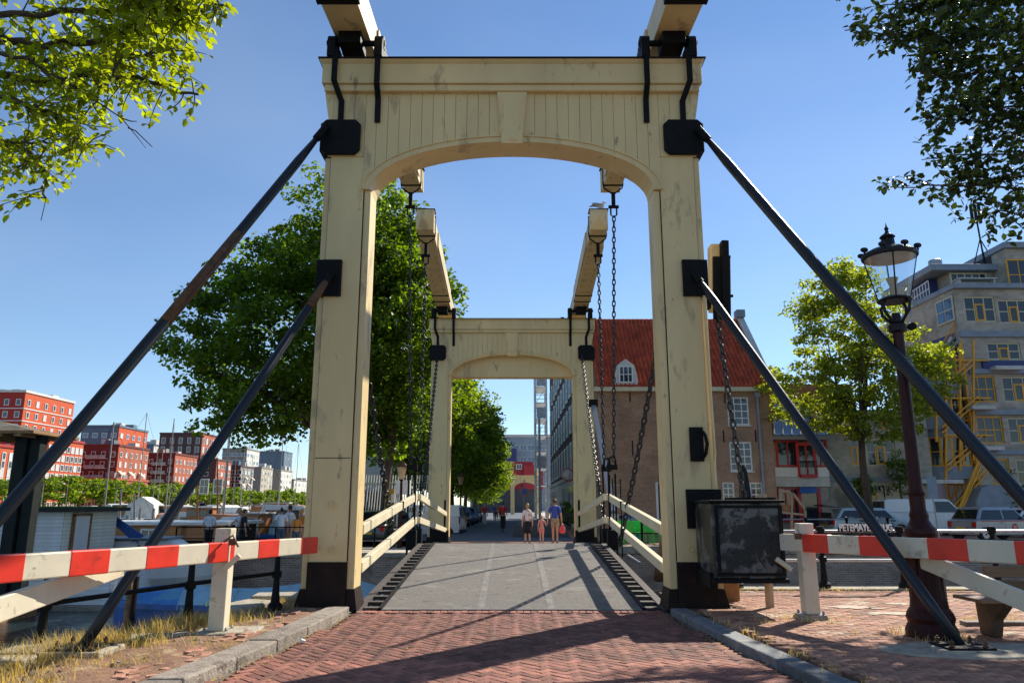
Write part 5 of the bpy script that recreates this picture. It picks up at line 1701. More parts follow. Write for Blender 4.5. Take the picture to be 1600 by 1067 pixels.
# round mirror sign on the first warehouse
ms = thing('round_sign', 'round convex traffic mirror on the warehouse corner beside the far portal', 'mirror', P(888, 742, 50))
MB().lathe([(.42, -.04), (.42, .0), (.3, .07), (.001, .1)], (0, 0, 0), 20).build('mirror', 'galv', ms).rotation_euler = (R(90), 0, 0)
MB().lathe([(.46, -.06), (.46, -.01), (.43, .01)], (0, 0, 0), 20).build('rim', 'taillight', ms).rotation_euler = (R(90), 0, 0)
MB().tube([(0, .05, 0), (.9, .1, 0)], .04, 6).build('bracket', 'black', ms)

# scaffold in front of the far warehouses
sc = thing('scaffolding', 'tall grey steel scaffold tower with sheets at the far right side of the street', 'scaffolding', (4.0, 96, 0))
for fx in (3.0, 4.4):
    for k in range(3):
        MB().tube([(fx, 94 + k * 3, 0), (fx, 94 + k * 3, 19)], .07, 6).build('standard', 'scaff', sc, world=True)
for lv in range(9):
    z = 2 + lv * 2.05
    MB().box(2.95, 4.45, 94, 100, z, z + .08).build('platform', 'net', sc, world=True)
    b = MB()
    for zz in (.5, 1.0): b.tube([(2.97, 94, z + zz), (2.97, 100, z + zz)], .035, 5).tube([(3, 93.97, z + zz), (4.4, 93.97, z + zz)], .035, 5)
    b.tube([(3, 93.9, z), (4.4, 93.9, z + 2)], .03, 5)
    b.build('ledger', 'scaff', sc, world=True)
    if lv in (2, 5, 7, 8):
        MB().box(3.1, 4.3, 93.85, 93.88, z + .1, z + 1.5).build('sheet', 'net', sc, world=True)
sm = thing('scaffold_mast', 'pale lattice hoist mast standing before the scaffold tower on the street', 'mast', (3.2, 85, 0))
MB().bar((3.1, 84.95, 0), (3.1, 84.95, 11.5), .26, .26).build('mast', 'scaff', sm, world=True)
for k in range(12): MB().box(2.93, 3.27, 84.78, 85.12, .5 + k * .95, .58 + k * .95).build('collar', 'galv', sm, world=True)

# far end of the street: third bridge, red building, glass office
t3 = thing('bridge_gate', 'small distant drawbridge portal at the end of the street below the red building', 'bridge gate', (2.55, 146, 0))
for s in (-1, 1):
    MB().box(s * 2.45 - .38 + 2.5 - 2.5, s * 2.45 + .38, 0, .6, 0, 6.2).build('post', 'cream', t3)
n = 16
poly = [(-2.83, 5.0), (-2.83, 7.0), (2.83, 7.0), (2.83, 5.0), (2.07, 5.0)] + [(2.07 * math.cos(a), 5.0 + 1.0 * math.sin(a)) for a in [math.pi * k / n for k in range(1, n)]] + [(-2.07, 5.0)]
MB().prism(poly, -.05, .65, 'y').build('arch', 'cream', t3)
MB().box(-3.0, 3.0, -.2, .8, 7.0, 7.35).build('cornice', 'cream', t3)
for s in (-1, 1): MB().bar((s * 2.5, -3, 8.6), (s * 2.5, 4, 7.4), .5, .5).build('balance_beam', 'cream', t3)
rb_ = thing('red_building', 'bright red building at the far end of the street behind the small drawbridge', 'building', (2, 190, 0))
a, c = P(776, 765, 190), P(832, 720, 190)
MB().box(a.x - 3, P(833, 720, 190).x, 190, 200, 5.6, P(800, 721, 190).z).build('upper_volume', 'redwall', rb_, world=True)
MB().box(P(818, 720, 190).x, P(848, 720, 190).x, 189, 199, 5.6, P(800, 727, 190).z).build('side_volume', 'redwall', rb_, world=True)
MB().box(a.x - 6, a.x + 3, 188, 199, 5.6, P(800, 735, 190).z).build('side_volume', 'redwall', rb_, world=True)
MB().box(a.x - 6, P(846, 720, 190).x, 189.5, 199, 0, 5.59).build('ground_floor', 'darkisland', rb_, world=True)
window(rb_, (P(811, 729, 190).x - 2, -.06, P(811, 729, 190).z), 0, 1.5, 1.3, 2, 1, ft=.15, fm='white', far=True)
window(rb_, (P(782, 746, 188).x - 2, -2.06, P(782, 746, 188).z), 0, 1.5, 1.5, 1, 1, ft=.2, fm='white', far=True)
ob = thing('office_building', 'pale blue glass office block closing the far end of the street', 'building', (2, 230, 0))
a, c = P(776, 800, 230), P(848, 683, 230)
MB().box(a.x - 8, c.x + 3, 230, 245, 0, c.z).build('facade', 'farblue', ob, world=True)
MB().box(a.x - 8.5, c.x + 3.5, 229.6, 246, c.z + .01, c.z + .8).build('roof_edge', 'offwhite', ob, world=True)
for rr in range(5):
    z = c.z - 3.2 - rr * 3.6
    for k in range(9):
        window(ob, (a.x - 6 + k * 2.35 - 2, -.02, z), 0, 2.1, 1.8, 2, 1, ft=.15, fm='offwhite', gm='glassblue', far=True)
MB().box(P(789, 700, 225).x, P(807, 700, 225).x, 226, 229, 12, P(800, 700, 225).z).build('dark_tower', 'navy', ob, world=True)

# ochre frame lattice standing proud of the stair recess
for (pa_, pb__) in (((1478, 560), (1500, 760)), ((1500, 535), (1524, 735)), ((1521, 532), (1546, 720)), ((1463, 600), (1478, 690))):
    MB().bar(P(pa_[0], pa_[1], 46.7), P(pa_[0], pb__[1], 46.7), .11, .11).build('stair_mullion', 'ochre', mb_, world=True)
for (x0_, y0_, x1_, y1_) in ((1470, 563, 1545, 563), (1470, 622, 1548, 622), (1474, 680, 1552, 680)):
    MB().bar(P(x0_, y0_, 46.72), P(x1_, y1_, 46.72), .09, .10).build('stair_transom', 'ochre', mb_, world=True)
for k, (x0_, y0_, x1_, y1_) in enumerate(((1470, 615, 1520, 570), (1472, 676, 1528, 628), (1480, 735, 1535, 690), (1490, 800, 1545, 735))):
    for d_ in (0, -9):
        MB().bar(P(x0_, y0_ + d_, 46.5), P(x1_, y1_ + d_, 46.5), .07, .08).build('stair_handrail', 'ochre', mb_, world=True)
# balcony slabs stepping out of the front
for (px0, px1, py) in ((1556, 1600, 574), (1520, 1556, 636), (1528, 1570, 700), (1440, 1506, 752)):
    q0, q1 = P(px0, py, 46.2), P(px1, py, 46.2)
    MB().box(q0.x, q1.x, 46.2, 46.996, q0.z - .12, q0.z + .12).build('balcony_slab', 'offwhite', mb_, world=True, bevel=.01)
# ================================================================== BUILDINGS ACROSS THE WATER
M['orangered'] = mat('orange red brick', (.52, .085, .025), .85, .1, 1)
M['shadedred'] = mat('orange red brick in shade', (.36, .03, .025), .85, .12, 1)  # south sides of the orange red blocks, their shade put into the colour
M['maroon'] = mat('maroon brick', (.16, .03, .025), .85, .12, 1)
M['terra'] = mat('terracotta brick', (.40, .10, .05), .85, .12, 1)
M['purple'] = mat('purple brown brick', (.10, .045, .045), .85, .12, 1)
M['bluegrey'] = mat('blue grey facade', (.10, .15, .21), .6, .12, 1)
M['tan'] = mat('tan stone', (.42, .37, .29), .8, .12, 1)
M['greystone'] = mat('grey stone facade', (.25, .23, .21), .8, .12, 1)
M['palewall'] = mat('pale facade', (.60, .58, .53), .7, .08, 1)
M['balcglass'] = mat('green balcony glass', (.30, .42, .40), .2, .1, 3)
M['awning'] = mat('cream awning', (.66, .55, .42), .7, .08, 3)
XF = -132.0
def yfar(px, X=XF):          # distance at which the line X = const shows at column px (mid height)
    return X / ((px - 800) / FPX) / .985
_fr = random.Random(55)
def far_block(label, pl, pc, pr, ytop, eastm, southm, X=XF, ne=6, nf=6, ns=4, winm='white', shop=False, bal=0, aw=0, rows=None, z0=0., courses=False, win_w=1.3, win_h=1.8, glassm='glass', dx=0):
    Yc = yfar(pc, X); Ye = yfar(pr, X)
    zt = P(pc, ytop, Yc).z
    Xl = P(pl, ytop, Yc).x
    t = thing('city_building', label, 'building', (X, Yc, z0))
    t['group'] = 'buildings across the water'
    MB().box(Xl - X, -.3, 0, Ye - Yc, 0, zt - z0).build('south_wall', southm, t)  # red blocks: southm carries the shade, eastm the sun, in their colours
    MB().box(-.298, 0, .02, Ye - Yc, 0, zt - z0 + .02).build('east_wall', eastm, t)
    MB().box(Xl - X - .2, .25, -.25, Ye - Yc + .2, zt - z0 + .03, zt - z0 + .7).build('roof_edge', 'palewall' if courses else southm, t)
    fh = (zt - z0 - 1.5) / nf
    for q in range(3):
        x_ = (Xl - X) * _fr.uniform(.15, .8); y_ = (Ye - Yc) * _fr.uniform(.2, .8); hz = _fr.uniform(.9, 2.2)
        MB().box(x_ - _fr.uniform(.8, 2), x_ + 1.4, y_ - 1.2, y_ + 1.6, zt - z0 + .7, zt - z0 + .7 + hz).build('roof_unit', _fr.choice(('palewall', 'greystone', 'bluegrey')), t)
    for fl in range(nf):
        z = zt - z0 - 1.0 - fh * (fl + .5)
        if P(pc, 0, Yc).y and proj(X, Yc, z)[1] > 800: continue
        for k in range(ne):
            y = (Ye - Yc) * (k + .5) / ne
            window(t, (.07, y, z), R(90), win_w * min(1, (Ye - Yc) / ne / 2.2), win_h, 1 if win_w < 2 else 2, 1, ft=.16, fm=winm, gm=_fr.choice((glassm, glassm, 'curtain', 'offwhite')), far=True)
            if aw and fl >= nf - aw - 1 and (k + fl) % 2 == 0:
                MB().hexa([(.1, y - 1, z), (1.5, y - 1, z - .2), (1.5, y + 1, z - .2), (.1, y + 1, z), (.1, y - 1, z + 1.1), (1.5, y - 1, z - .1), (1.5, y + 1, z - .1), (.1, y + 1, z + 1.1)]).build('awning', 'awning', t)
        for k in range(ns):
            x = (Xl - X) * (k + .5) / ns
            window(t, (x, -.02, z), 0, win_w * 1.1, win_h, 1, 1, ft=.16, fm=winm, gm=glassm, far=True)
        if bal and fl < bal:
            x1 = (Xl - X) * .25; x0 = (Xl - X) * .75
            MB().box(x0, x1, -1.6, -.05, z - 1.5, z - 1.3).build('balcony_slab', 'palewall', t)
            MB().box(x0, x1, -1.65, -1.58, z - 1.3, z - .35).build('balcony_front', 'balcglass', t)
        if courses and fl:
            MB().box(.002, .16, 0, Ye - Yc, z + fh / 2 - .15, z + fh / 2 + .15).build('string_course', 'palewall', t)
            MB().box(Xl - X, .15, -.14, -.002, z + fh / 2 - .15, z + fh / 2 + .15).build('string_course', 'palewall', t)
    return t
far_block('tall orange red brick block with cream bands at the left edge across the water', -70, 22, 102, 613, 'orangered', 'shadedred', X=-137, ne=6, nf=9, ns=6, courses=True)
far_block('lower orange red block in front of the tall one, just above the left barrier', 0, 69, 125, 686, 'orangered', 'shadedred', X=-126, ne=8, nf=7, ns=3, win_w=1.6)
far_block('orange block at the far left edge beside the dark shelter post', -120, -80, 18, 690, 'orangered', 'shadedred', X=-118, ne=8, nf=7, ns=2)
far_block('block with blue grey south side and orange east side behind the maroon one', 128, 178, 224, 667, 'orangered', 'bluegrey', X=-142, ne=5, nf=7, ns=4, win_w=1.8, glassm='glassblue')
far_block('maroon brick block with glass balconies and cream awnings, near the left stay rod', 124, 181, 229, 697, 'terra', 'maroon', X=-128, ne=6, nf=6, ns=4, bal=4, aw=3)
far_block('low terracotta podium building between the red blocks', 118, 182, 232, 750, 'terra', 'terra', X=-124, ne=6, nf=2, ns=6)
far_block('tall dark purple brick block with vertical white window strips', 250, 311, 336, 678, 'terra', 'purple', X=-140, ne=5, nf=8, ns=5, win_w=1.6, win_h=2.8)
far_block('small dark red block with green glass balconies left of the purple slab', 230, 271, 306, 710, 'terra', 'maroon', X=-128, ne=6, nf=6, ns=3, bal=4, aw=2)
far_block('slim purple sided block with white windows behind the short stay rod', 306, 337, 360, 719, 'terra', 'purple', X=-128, ne=4, nf=6, ns=1, aw=3, win_w=2.4)
far_block('pale tower with glazed grey south side right of the short stay rod', 348, 383, 403, 702, 'palewall', 'greystone', X=-142, ne=4, nf=8, ns=5, win_w=2.6, glassm='glassblue')
far_block('dark framed block with stacked balconies below the pale tower', 360, 375, 396, 729, 'greystone', 'purple', X=-128, ne=4, nf=6, ns=3, aw=4, win_w=2.6)
far_block('grey stone block with tan east side left of the big tree', 396, 408, 426, 731, 'tan', 'greystone', X=-132, ne=4, nf=6, ns=0, aw=2, win_w=2.2)
far_block('blue grey slab far behind the stone blocks and the tree branches', 400, 442, 455, 706, 'bluegrey', 'bluegrey', X=-160, ne=3, nf=6, ns=0)
far_block('off white terraced block behind the lower tree branches', 427, 438, 456, 735, 'palewall', 'greystone', X=-132, ne=4, nf=6, ns=0, aw=3, win_w=2.4)
far_block('long low grey block farthest right along the opposite quay', 454, 460, 500, 750, 'palewall', 'greystone', X=-132, ne=8, nf=5, ns=0, win_w=2.4)
far_block('pale small block seen between the maroon and purple buildings', 222, 236, 247, 696, 'palewall', 'bluegrey', X=-170, ne=2, nf=5, ns=2)

# ================================================================== TREES
def leaf_cloud(name, cents, rad, per, size, mname, seed, flat=.6, up=.5):
    rs = np.random.RandomState(seed)
    Cn = np.array(cents); Rn = np.array(rad)
    n = len(Cn) * per
    c = np.repeat(Cn, per, 0); r = np.repeat(Rn, per)
    d = rs.normal(0, 1, (n, 3)); d /= np.linalg.norm(d, axis=1)[:, None]
    rr = rs.uniform(.25, 1, n) ** .6
    p = c + d * (rr * r)[:, None] * np.array([1, 1, flat])
    nrm = d * .7 + rs.normal(0, .6, (n, 3)) + np.array([0, 0, up])
    nrm /= np.linalg.norm(nrm, axis=1)[:, None]
    t = np.cross(nrm, rs.normal(0, 1, (n, 3))); t /= np.linalg.norm(t, axis=1)[:, None]
    b = np.cross(nrm, t)
    s = size * rs.uniform(.65, 1.25, n)[:, None]
    V = np.stack([p - t * s * .5, p - b * s * .32 + nrm * s * .06, p + t * s * .5, p + b * s * .32 + nrm * s * .06], 1).reshape(-1, 3)
    return fast_mesh(name, V, np.arange(n * 4).reshape(-1, 4), mname)

def crown_points(ells, n, seed, surf=.6):
    rs = np.random.RandomState(seed)
    out = []
    vol = np.array([e[3] * e[4] * e[5] for e in ells]); vol = vol / vol.sum()
    while len(out) < n:
        e = ells[rs.choice(len(ells), p=vol)]
        d = rs.normal(0, 1, 3); d /= np.linalg.norm(d)
        r = rs.uniform(surf ** 3, 1) ** (1 / 3.)
        out.append((e[0] + d[0] * r * e[3], e[1] + d[1] * r * e[4], e[2] + d[2] * r * e[5]))
    return out

def make_tree(name, label, cat, loc, H, tr, ells, ncl, per, lsize, crad, mname, seed, trunk_top, bark='bark', group=None, nlimb=7, surf=.6, flat=.6):
    t = thing(name, label, cat, loc, 0, group)
    pts = crown_points(ells, ncl, seed, surf)
    rs = random.Random(seed)
    rad = [crad * rs.uniform(.6, 1.25) for _ in pts]
    link('crown', leaf_cloud('crown', pts, rad, per, lsize, mname, seed, flat), t)
    b = MB()
    tp = []
    for k in range(6):
        f_ = k / 5
        tp.append((.25 * math.sin(f_ * 3 + seed) * f_, .25 * math.cos(f_ * 2 + seed) * f_ - .0, trunk_top * f_))
    b.tube(tp, [tr * (1.35 if k == 0 else 1 - .35 * k / 5) for k in range(6)], 10)
    b.build('trunk', bark, t, smooth=True)
    b = MB()
    top = Vector(tp[-1])
    sel = rs.sample(range(len(pts)), min(len(pts), nlimb * 6))
    for k in range(nlimb):
        q = Vector(pts[sel[k]])
        q = top.lerp(q, .75)
        mid = top.lerp(q, .5) + Vector((rs.uniform(-.4, .4), rs.uniform(-.4, .4), rs.uniform(.2, .8)))
        b.tube([top - Vector((0, 0, .3)), mid, q], [tr * .45, tr * .28, tr * .12], 7)
        for j in range(5):
            i2 = min(range(len(sel)), key=lambda s_: (Vector(pts[sel[s_]]) - mid).length + rs.uniform(0, 3))
            e = Vector(pts[sel[i2]])
            b.tube([mid, mid.lerp(e, .55) + Vector((0, 0, .15)), e], [tr * .16, tr * .09, tr * .03], 5)
    b.build('branch', bark, t, smooth=True)
    return t

# big trees on the far quay, left
make_tree('linden_tree', 'huge dark green tree filling the space behind the left gate post, nearest of its row', 'tree', (-9.2, 36, -.25), 19, .34,
          [(-.2, 0, 10.5, 6.2, 5.0, 5.6), (1.2, 0, 14.6, 3.9, 4.0, 4.4), (-3.0, -1, 8.8, 4.3, 4.0, 4.2)], 800, 66, .26, .80, 'leafA', 3, 5.6, surf=.5, nlimb=9)
make_tree('linden_tree', 'large green tree seen through the left half of the near portal, yellow lichened trunk', 'tree', (-6.15, 37.5, -.2), 17, .26,
          [(.3, 0, 10.2, 3.5, 4.0, 5.6), (.0, 0, 13.6, 2.7, 3.0, 3.2), (-1.0, 0, 7.0, 2.8, 3.0, 3.2)], 520, 66, .26, .80, 'leafA', 4, 5.0, surf=.5)
MB().lathe([(.30, 0), (.27, 1.2), (.25, 2.6)], (-5.95, 37.2, -.2), 10).build('lichen_trunk', 'barklight', bpy.data.objects['linden_tree.001'], world=True)
rowt = [(-6.9, 51, 14.5), (-6.3, 62, 14.5), (-5.7, 74, 14.3), (-5.3, 88, 14.0), (-5.0, 102, 13.5), (-5.6, 118, 12), (-5.6, 134, 11)]
rl_ = ['first bushy green tree of the row left of the far street', 'second tree in the row left of the far street', 'third tree in the row left of the far street', 'fourth tree in the row left of the far street', 'fifth tree in the row left of the far street', 'sixth tree in the row left of the far street', 'farthest tree in the row left of the far street']
for i, (x, y, h) in enumerate(rowt):
    make_tree('street_tree', rl_[i], 'tree', (x, y, 0), h, .25, [(0, 0, h * .62, 4.6, 4.6, h * .40), (1.0, 0, h * .5, 4.0, 4.0, h * .33)], 330, 62, .30, .95, 'leafB', 20 + i, h * .3, group='trees along the far street')
# young light tree by the modern block
make_tree('young_tree', 'light green young tree with dark trunk in front of the grey apartment block', 'tree', (P(1362, 825, 41).x, 41, 0), 14, .24,
          [(-.4, 0, 11.8, 2.9, 2.4, 3.6), (-2.8, 0, 7.8, 2.7, 2.2, 2.1), (2.9, 0, 9.0, 3.0, 2.3, 2.6), (.3, 0, 6.6, 3.6, 2.4, 1.7)], 400, 62, .23, .72, 'leafC', 41, 5.2, surf=.15, nlimb=10, flat=.45)
# creepers on the apartment block
for (px, py, r, lab) in ((1408, 740, 1.3, 'dark green creeper hanging from a balcony of the grey apartment block'), (1352, 762, .8, 'flowering dark shrub against the grey wall under the cream windows'), (1585, 770, 1.6, 'dark shrub by the stone ramp at the right edge')):
    c = P(px, py, 45.8)
    t = thing('shrub', lab, 'shrub', (c.x, 45.9, 0))
    link('foliage', leaf_cloud('foliage', crown_points([(0, 0, c.z, r * .7, .4, r)], 30, int(px), .1), [.4] * 30, 40, .16, 'leafA', int(px)), t)
    MB().tube([(0, .2, 0), (0, .2, c.z)], .05, 5).build('stem', 'bark', t)
# row of trees on the opposite quay (three crowns, shared)
protos = []
for v in range(3):
    h = [8.2, 7.6, 8.8][v]
    t = make_tree('quay_tree', 'first tree of the long row on the opposite quay, at its left end', 'tree', (-113, 128, 0), h, .2,
                  [(0, 0, h * .58, 3.1, 3.1, h * .36), (.6, .4, h * .74, 2.0, 2.0, h * .22)], 70, 34, .55, .95, 'leafB', 60 + v, h * .3, group='row of trees on the opposite quay', nlimb=3)
    protos.append(t)
ys = []
y = 130
while y < 440:
    ys.append(y); y += 8.4 if y < 250 else 11
names = {0: 'leftmost'}
rs = random.Random(8)
for i, y in enumerate(ys):
    t = protos[i] if i < 3 else copy_tree(protos[i % 3])
    t.location = (-111 + rs.uniform(-1, 1), y, 0)
    t.rotation_euler = (0, 0, rs.uniform(0, 6.28))
    k = rs.uniform(1.0, 1.25); t.scale = (k * 1.2, k * 1.2, k * 1.0)
    px = proj(-111, y, 4)[0]
    z_ = [(60, 'before the tall orange red block'), (120, 'before the lower orange red block'), (180, 'before the blue grey and orange block'), (232, 'before the maroon block with awnings'),
          (270, 'before the small dark red block'), (310, 'before the tall purple slab'), (345, 'at the foot of the short stay rod'), (380, 'before the pale tower'), (420, 'before the grey stone block'), (2000, 'nearest the left gate post')]
    t['label'] = 'green tree of the opposite quay row, ' + next(n_ for lim, n_ in z_ if px < lim)
    t['group'] = 'row of trees on the opposite quay'
link_fence = None

# ================================================================== OVERHANGING BRANCHES NEAR THE CAMERA
def leaves6(name, P0, D, Nn, size, mname, seed):
    """folded pointed leaves: base P0, direction D, normal Nn"""
    rs = np.random.RandomState(seed)
    n = len(P0)
    D = D / np.linalg.norm(D, axis=1)[:, None]
    S = np.cross(D, Nn); S /= np.linalg.norm(S, axis=1)[:, None]
    U = np.cross(S, D)
    s = (size * rs.uniform(.6, 1.25, n))[:, None]
    w = .36
    v = [P0, P0 + D * s * .35 + S * s * w + U * s * .10, P0 + D * s * .75 + S * s * w * .7 + U * s * .08, P0 + D * s * 1.05 - U * s * .05,
         P0 + D * s * .75 - S * s * w * .7 + U * s * .08, P0 + D * s * .35 - S * s * w + U * s * .10]
    V = np.stack(v, 1).reshape(-1, 3)
    base = (np.arange(n) * 6)[:, None]
    Fq = np.concatenate([base + np.array([0, 1, 2, 3]), base + np.array([0, 3, 4, 5])], 0)
    return fast_mesh(name, V, Fq, mname)

def overhang(t, branches, mname, lsize, seed, twigs, tl, keep=None, spacing=.045, extra=None):
    rs = random.Random(seed)
    P0, D, Nn = [], [], []
    wood = MB(); twood = MB()
    allp = []
    for (pts, r0, dens) in branches:
        pts = [Vector(p) for p in pts]
        # smooth
        sm = []
        for a, c in zip(pts, pts[1:]):
            for k in range(6): sm.append(a.lerp(c, k / 6) + Vector((rs.uniform(-.03, .03), rs.uniform(-.03, .03), rs.uniform(-.03, .03))))
        sm.append(pts[-1])
        nseg = len(sm)
        wood.tube(sm, [r0 * (1 - .8 * k / (nseg - 1)) + .003 for k in range(nseg)], 7)
        ln = sum((c - a).length for a, c in zip(sm, sm[1:]))
        for q in range(int(ln * twigs * dens)):
            f_ = rs.uniform(.12, 1) ** .85
            i = min(int(f_ * (nseg - 1)), nseg - 2)
            c = sm[i].lerp(sm[i + 1], rs.random())
            bd = (sm[i + 1] - sm[i]).normalized()
            d = (bd * .8 + Vector((rs.gauss(0, .7), rs.gauss(0, .7), rs.gauss(-.05, .6)))).normalized()
            L = tl * rs.uniform(.5, 1.2)
            tp = [c]
            for k in range(5):
                d = (d + Vector((rs.gauss(0, .16), rs.gauss(0, .16), rs.gauss(-.07, .14)))).normalized()
                tp.append(tp[-1] + d * L / 5)
            if keep and not keep(tp[-1]): continue
            twood.tube(tp, [.008, .007, .006, .005, .004, .002], 4)
            for k in range(5):
                a, e = tp[k], tp[k + 1]
                m_ = max(1, int((L / 5) / spacing))
                for j in range(m_):
                    p = a.lerp(e, (j + rs.random()) / m_)
                    dd = (e - a).normalized() * .6 + Vector((rs.gauss(0, .7), rs.gauss(0, .7), rs.gauss(-.25, .45)))
                    P0.append(tuple(p + dd.normalized() * .02)); D.append(tuple(dd)); Nn.append((rs.gauss(0, .5), rs.gauss(0, .5), 1))
    link('foliage', leaves6('foliage', np.array(P0), np.array(D), np.array(Nn), lsize, mname, seed), t)
    wood.build('branch', 'bark', t, smooth=True)
    twood.build('twig', 'bark', t)

lt = thing('overhanging_tree', 'sunlit yellow green tree whose leafy branches hang into the top left corner', 'tree', (0, 0, 0))
def B(pp, Y0, Y1): 
    n = len(pp) - 1
    return [P(a, b_, Y0 + (Y1 - Y0) * i / n) for i, (a, b_) in enumerate(pp)]
br = [
    (B([(-260, 40), (-60, 45), (50, 70), (161, 64), (210, 47), (240, 37), (300, 5)], 7.2, 6.6), .05, 1.0),
    (B([(-260, 160), (-40, 110), (90, 133), (150, 116), (225, 124), (310, 148)], 7.5, 7.0), .05, 1.1),
    (B([(-200, 260), (-20, 205), (49, 240), (70, 270), (72, 310)], 7.6, 7.3), .035, 1.0),
    (B([(-200, 0), (0, 20), (120, 20), (220, 10), (300, 20), (350, 8)], 6.6, 6.2), .035, 1.1),
    (B([(-160, 180), (0, 150), (70, 175), (120, 200), (140, 235)], 7.0, 6.8), .03, 1.1),
    (B([(-160, -40), (60, -40), (200, -25), (330, -12)], 6.4, 6.0), .03, 1.2),
    (B([(-60, 60), (60, 100), (150, 160), (190, 90), (280, 80)], 6.9, 6.5), .02, 1.0),
    (B([(-160, 100), (0, 85), (100, 95), (180, 85), (250, 90)], 8.0, 7.6), .03, 1.0),
    (B([(-80, 230), (-10, 220), (40, 225), (100, 218)], 7.2, 7.1), .02, .9),
]
def keepL(p):
    if p.y < .5: return False
    x, y = proj(*p)
    lim = 370 if y < 40 else 335 - (y - 40) * .15 if y < 170 else 335 - (y - 170) * 1.9
    lim = max(lim, 100 if y < 320 else 0)
    return x < lim and y < 350
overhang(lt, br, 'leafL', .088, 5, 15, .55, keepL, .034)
# hanging sprig + bare twig
b = MB()
for (pp) in ([(150, 158), (190, 185), (215, 215), (228, 232)], [(190, 185), (205, 190), (214, 190)], [(200, 200), (212, 205), (238, 230)]):
    b.tube([P(a, c, 6.9) for a, c in pp], [.008, .006, .004, .002][:len(pp)], 5)
b.build('bare_twig', 'bark', lt)
MB().tube([P(a, c, 7.3) for a, c in ((72, 310), (68, 328), (64, 345))], .004, 5).build('twig', 'bark', lt)
MB().tube([(-7.5, 4.2, -.1), (-7.3, 4.4, 3.5), (-7.0, 5.0, 5.5), (-6.4, 6.2, 6.4)], [.24, .20, .14, .07], 12).build('trunk', 'bark', lt, smooth=True)

rt = thing('overhanging_tree', 'dark shaded tree whose leafy branches hang into the top right corner', 'tree', (0, 0, 0))
br = [
    (B([(1800, 30), (1620, 40), (1480, 62), (1390, 57), (1320, 48)], 16.5, 16.2), .05, 1.2),
    (B([(1800, 120), (1650, 100), (1550, 112), (1480, 120), (1435, 122)], 17.0, 16.8), .05, 1.2),
    (B([(1800, 200), (1650, 175), (1540, 192), (1430, 183)], 17.5, 17.4), .04, 1.1),
    (B([(1800, 260), (1680, 245), (1520, 240), (1440, 250)], 17.0, 17.0), .035, .8),
    (B([(1780, 330), (1650, 300), (1530, 290), (1460, 290), (1380, 294)], 17.2, 17.0), .04, .9),
    (B([(1780, 370), (1660, 350), (1560, 330), (1500, 345)], 17.4, 17.6), .035, .9),
    (B([(1760, -30), (1600, -10), (1500, 5), (1380, 8)], 16.0, 15.8), .05, 1.4),
    (B([(1780, 70), (1640, 60), (1560, 30), (1480, 20)], 17.8, 18.0), .04, 1.3),
    (B([(1780, 150), (1660, 140), (1600, 130), (1530, 150)], 18.4, 18.6), .04, 1.3),
    (B([(1780, 220), (1660, 210), (1600, 200), (1560, 215)], 18.0, 18.2), .04, 1.1),
    (B([(1800, 90), (1640, 85), (1500, 90), (1440, 80)], 18.5, 18), .05, 1.3),
    (B([(1800, 190), (1640, 160), (1560, 170), (1500, 160)], 18.5, 18), .05, 1.2),
    (B([(1800, 260), (1640, 270), (1560, 280), (1500, 270)], 17.5, 17), .05, 1.0),
    (B([(1800, -120), (1600, -100), (1440, -80), (1340, -60)], 17.0, 16.1), .05, 1.2),
    (B([(1800, -240), (1600, -220), (1400, -200), (1250, -160)], 17.0, 16.1), .05, 1.0),
    (B([(1900, -380), (1700, -340), (1500, -320), (1250, -260)], 18.0, 16.6), .05, 1.0),
]
br += [(B([(2100, a), (1850, a - 10), (1640, a + 5)], Y0_, Y0_ - .5), .04, 1.8) for (a, Y0_) in ((60, 15), (120, 16.5), (180, 17.5), (240, 16), (300, 15.5), (100, 18.5), (210, 14.5))]
def keepR(p):
    x, y = proj(*p)
    if x > 1640 and y < 400: return True
    if y < 30: return x > 1300
    if y < 90: return x > 1310 + abs(y - 50) * 1.5
    if y < 140: return x > 1420
    if y < 155: return x > 1470
    if y < 215: return x > 1415
    if y < 270: return x > 1430
    if y < 310: return x > 1368
    if y < 330: return x > 1440
    return y < 395 and x > 1480 + (y - 330) * .6
br = [(p_, r_, d_ * (.62 if min(proj(*q)[1] for q in p_) > 150 else .9)) for (p_, r_, d_) in br]
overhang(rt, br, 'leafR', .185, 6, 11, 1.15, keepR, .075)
MB().tube([(15.5, 13.2, -.1), (15.3, 13.2, 4.0), (14.6, 13.0, 7.5), (14.2, 14.6, 10)], [.34, .28, .2, .12], 12).build('trunk', 'bark', rt, smooth=True)
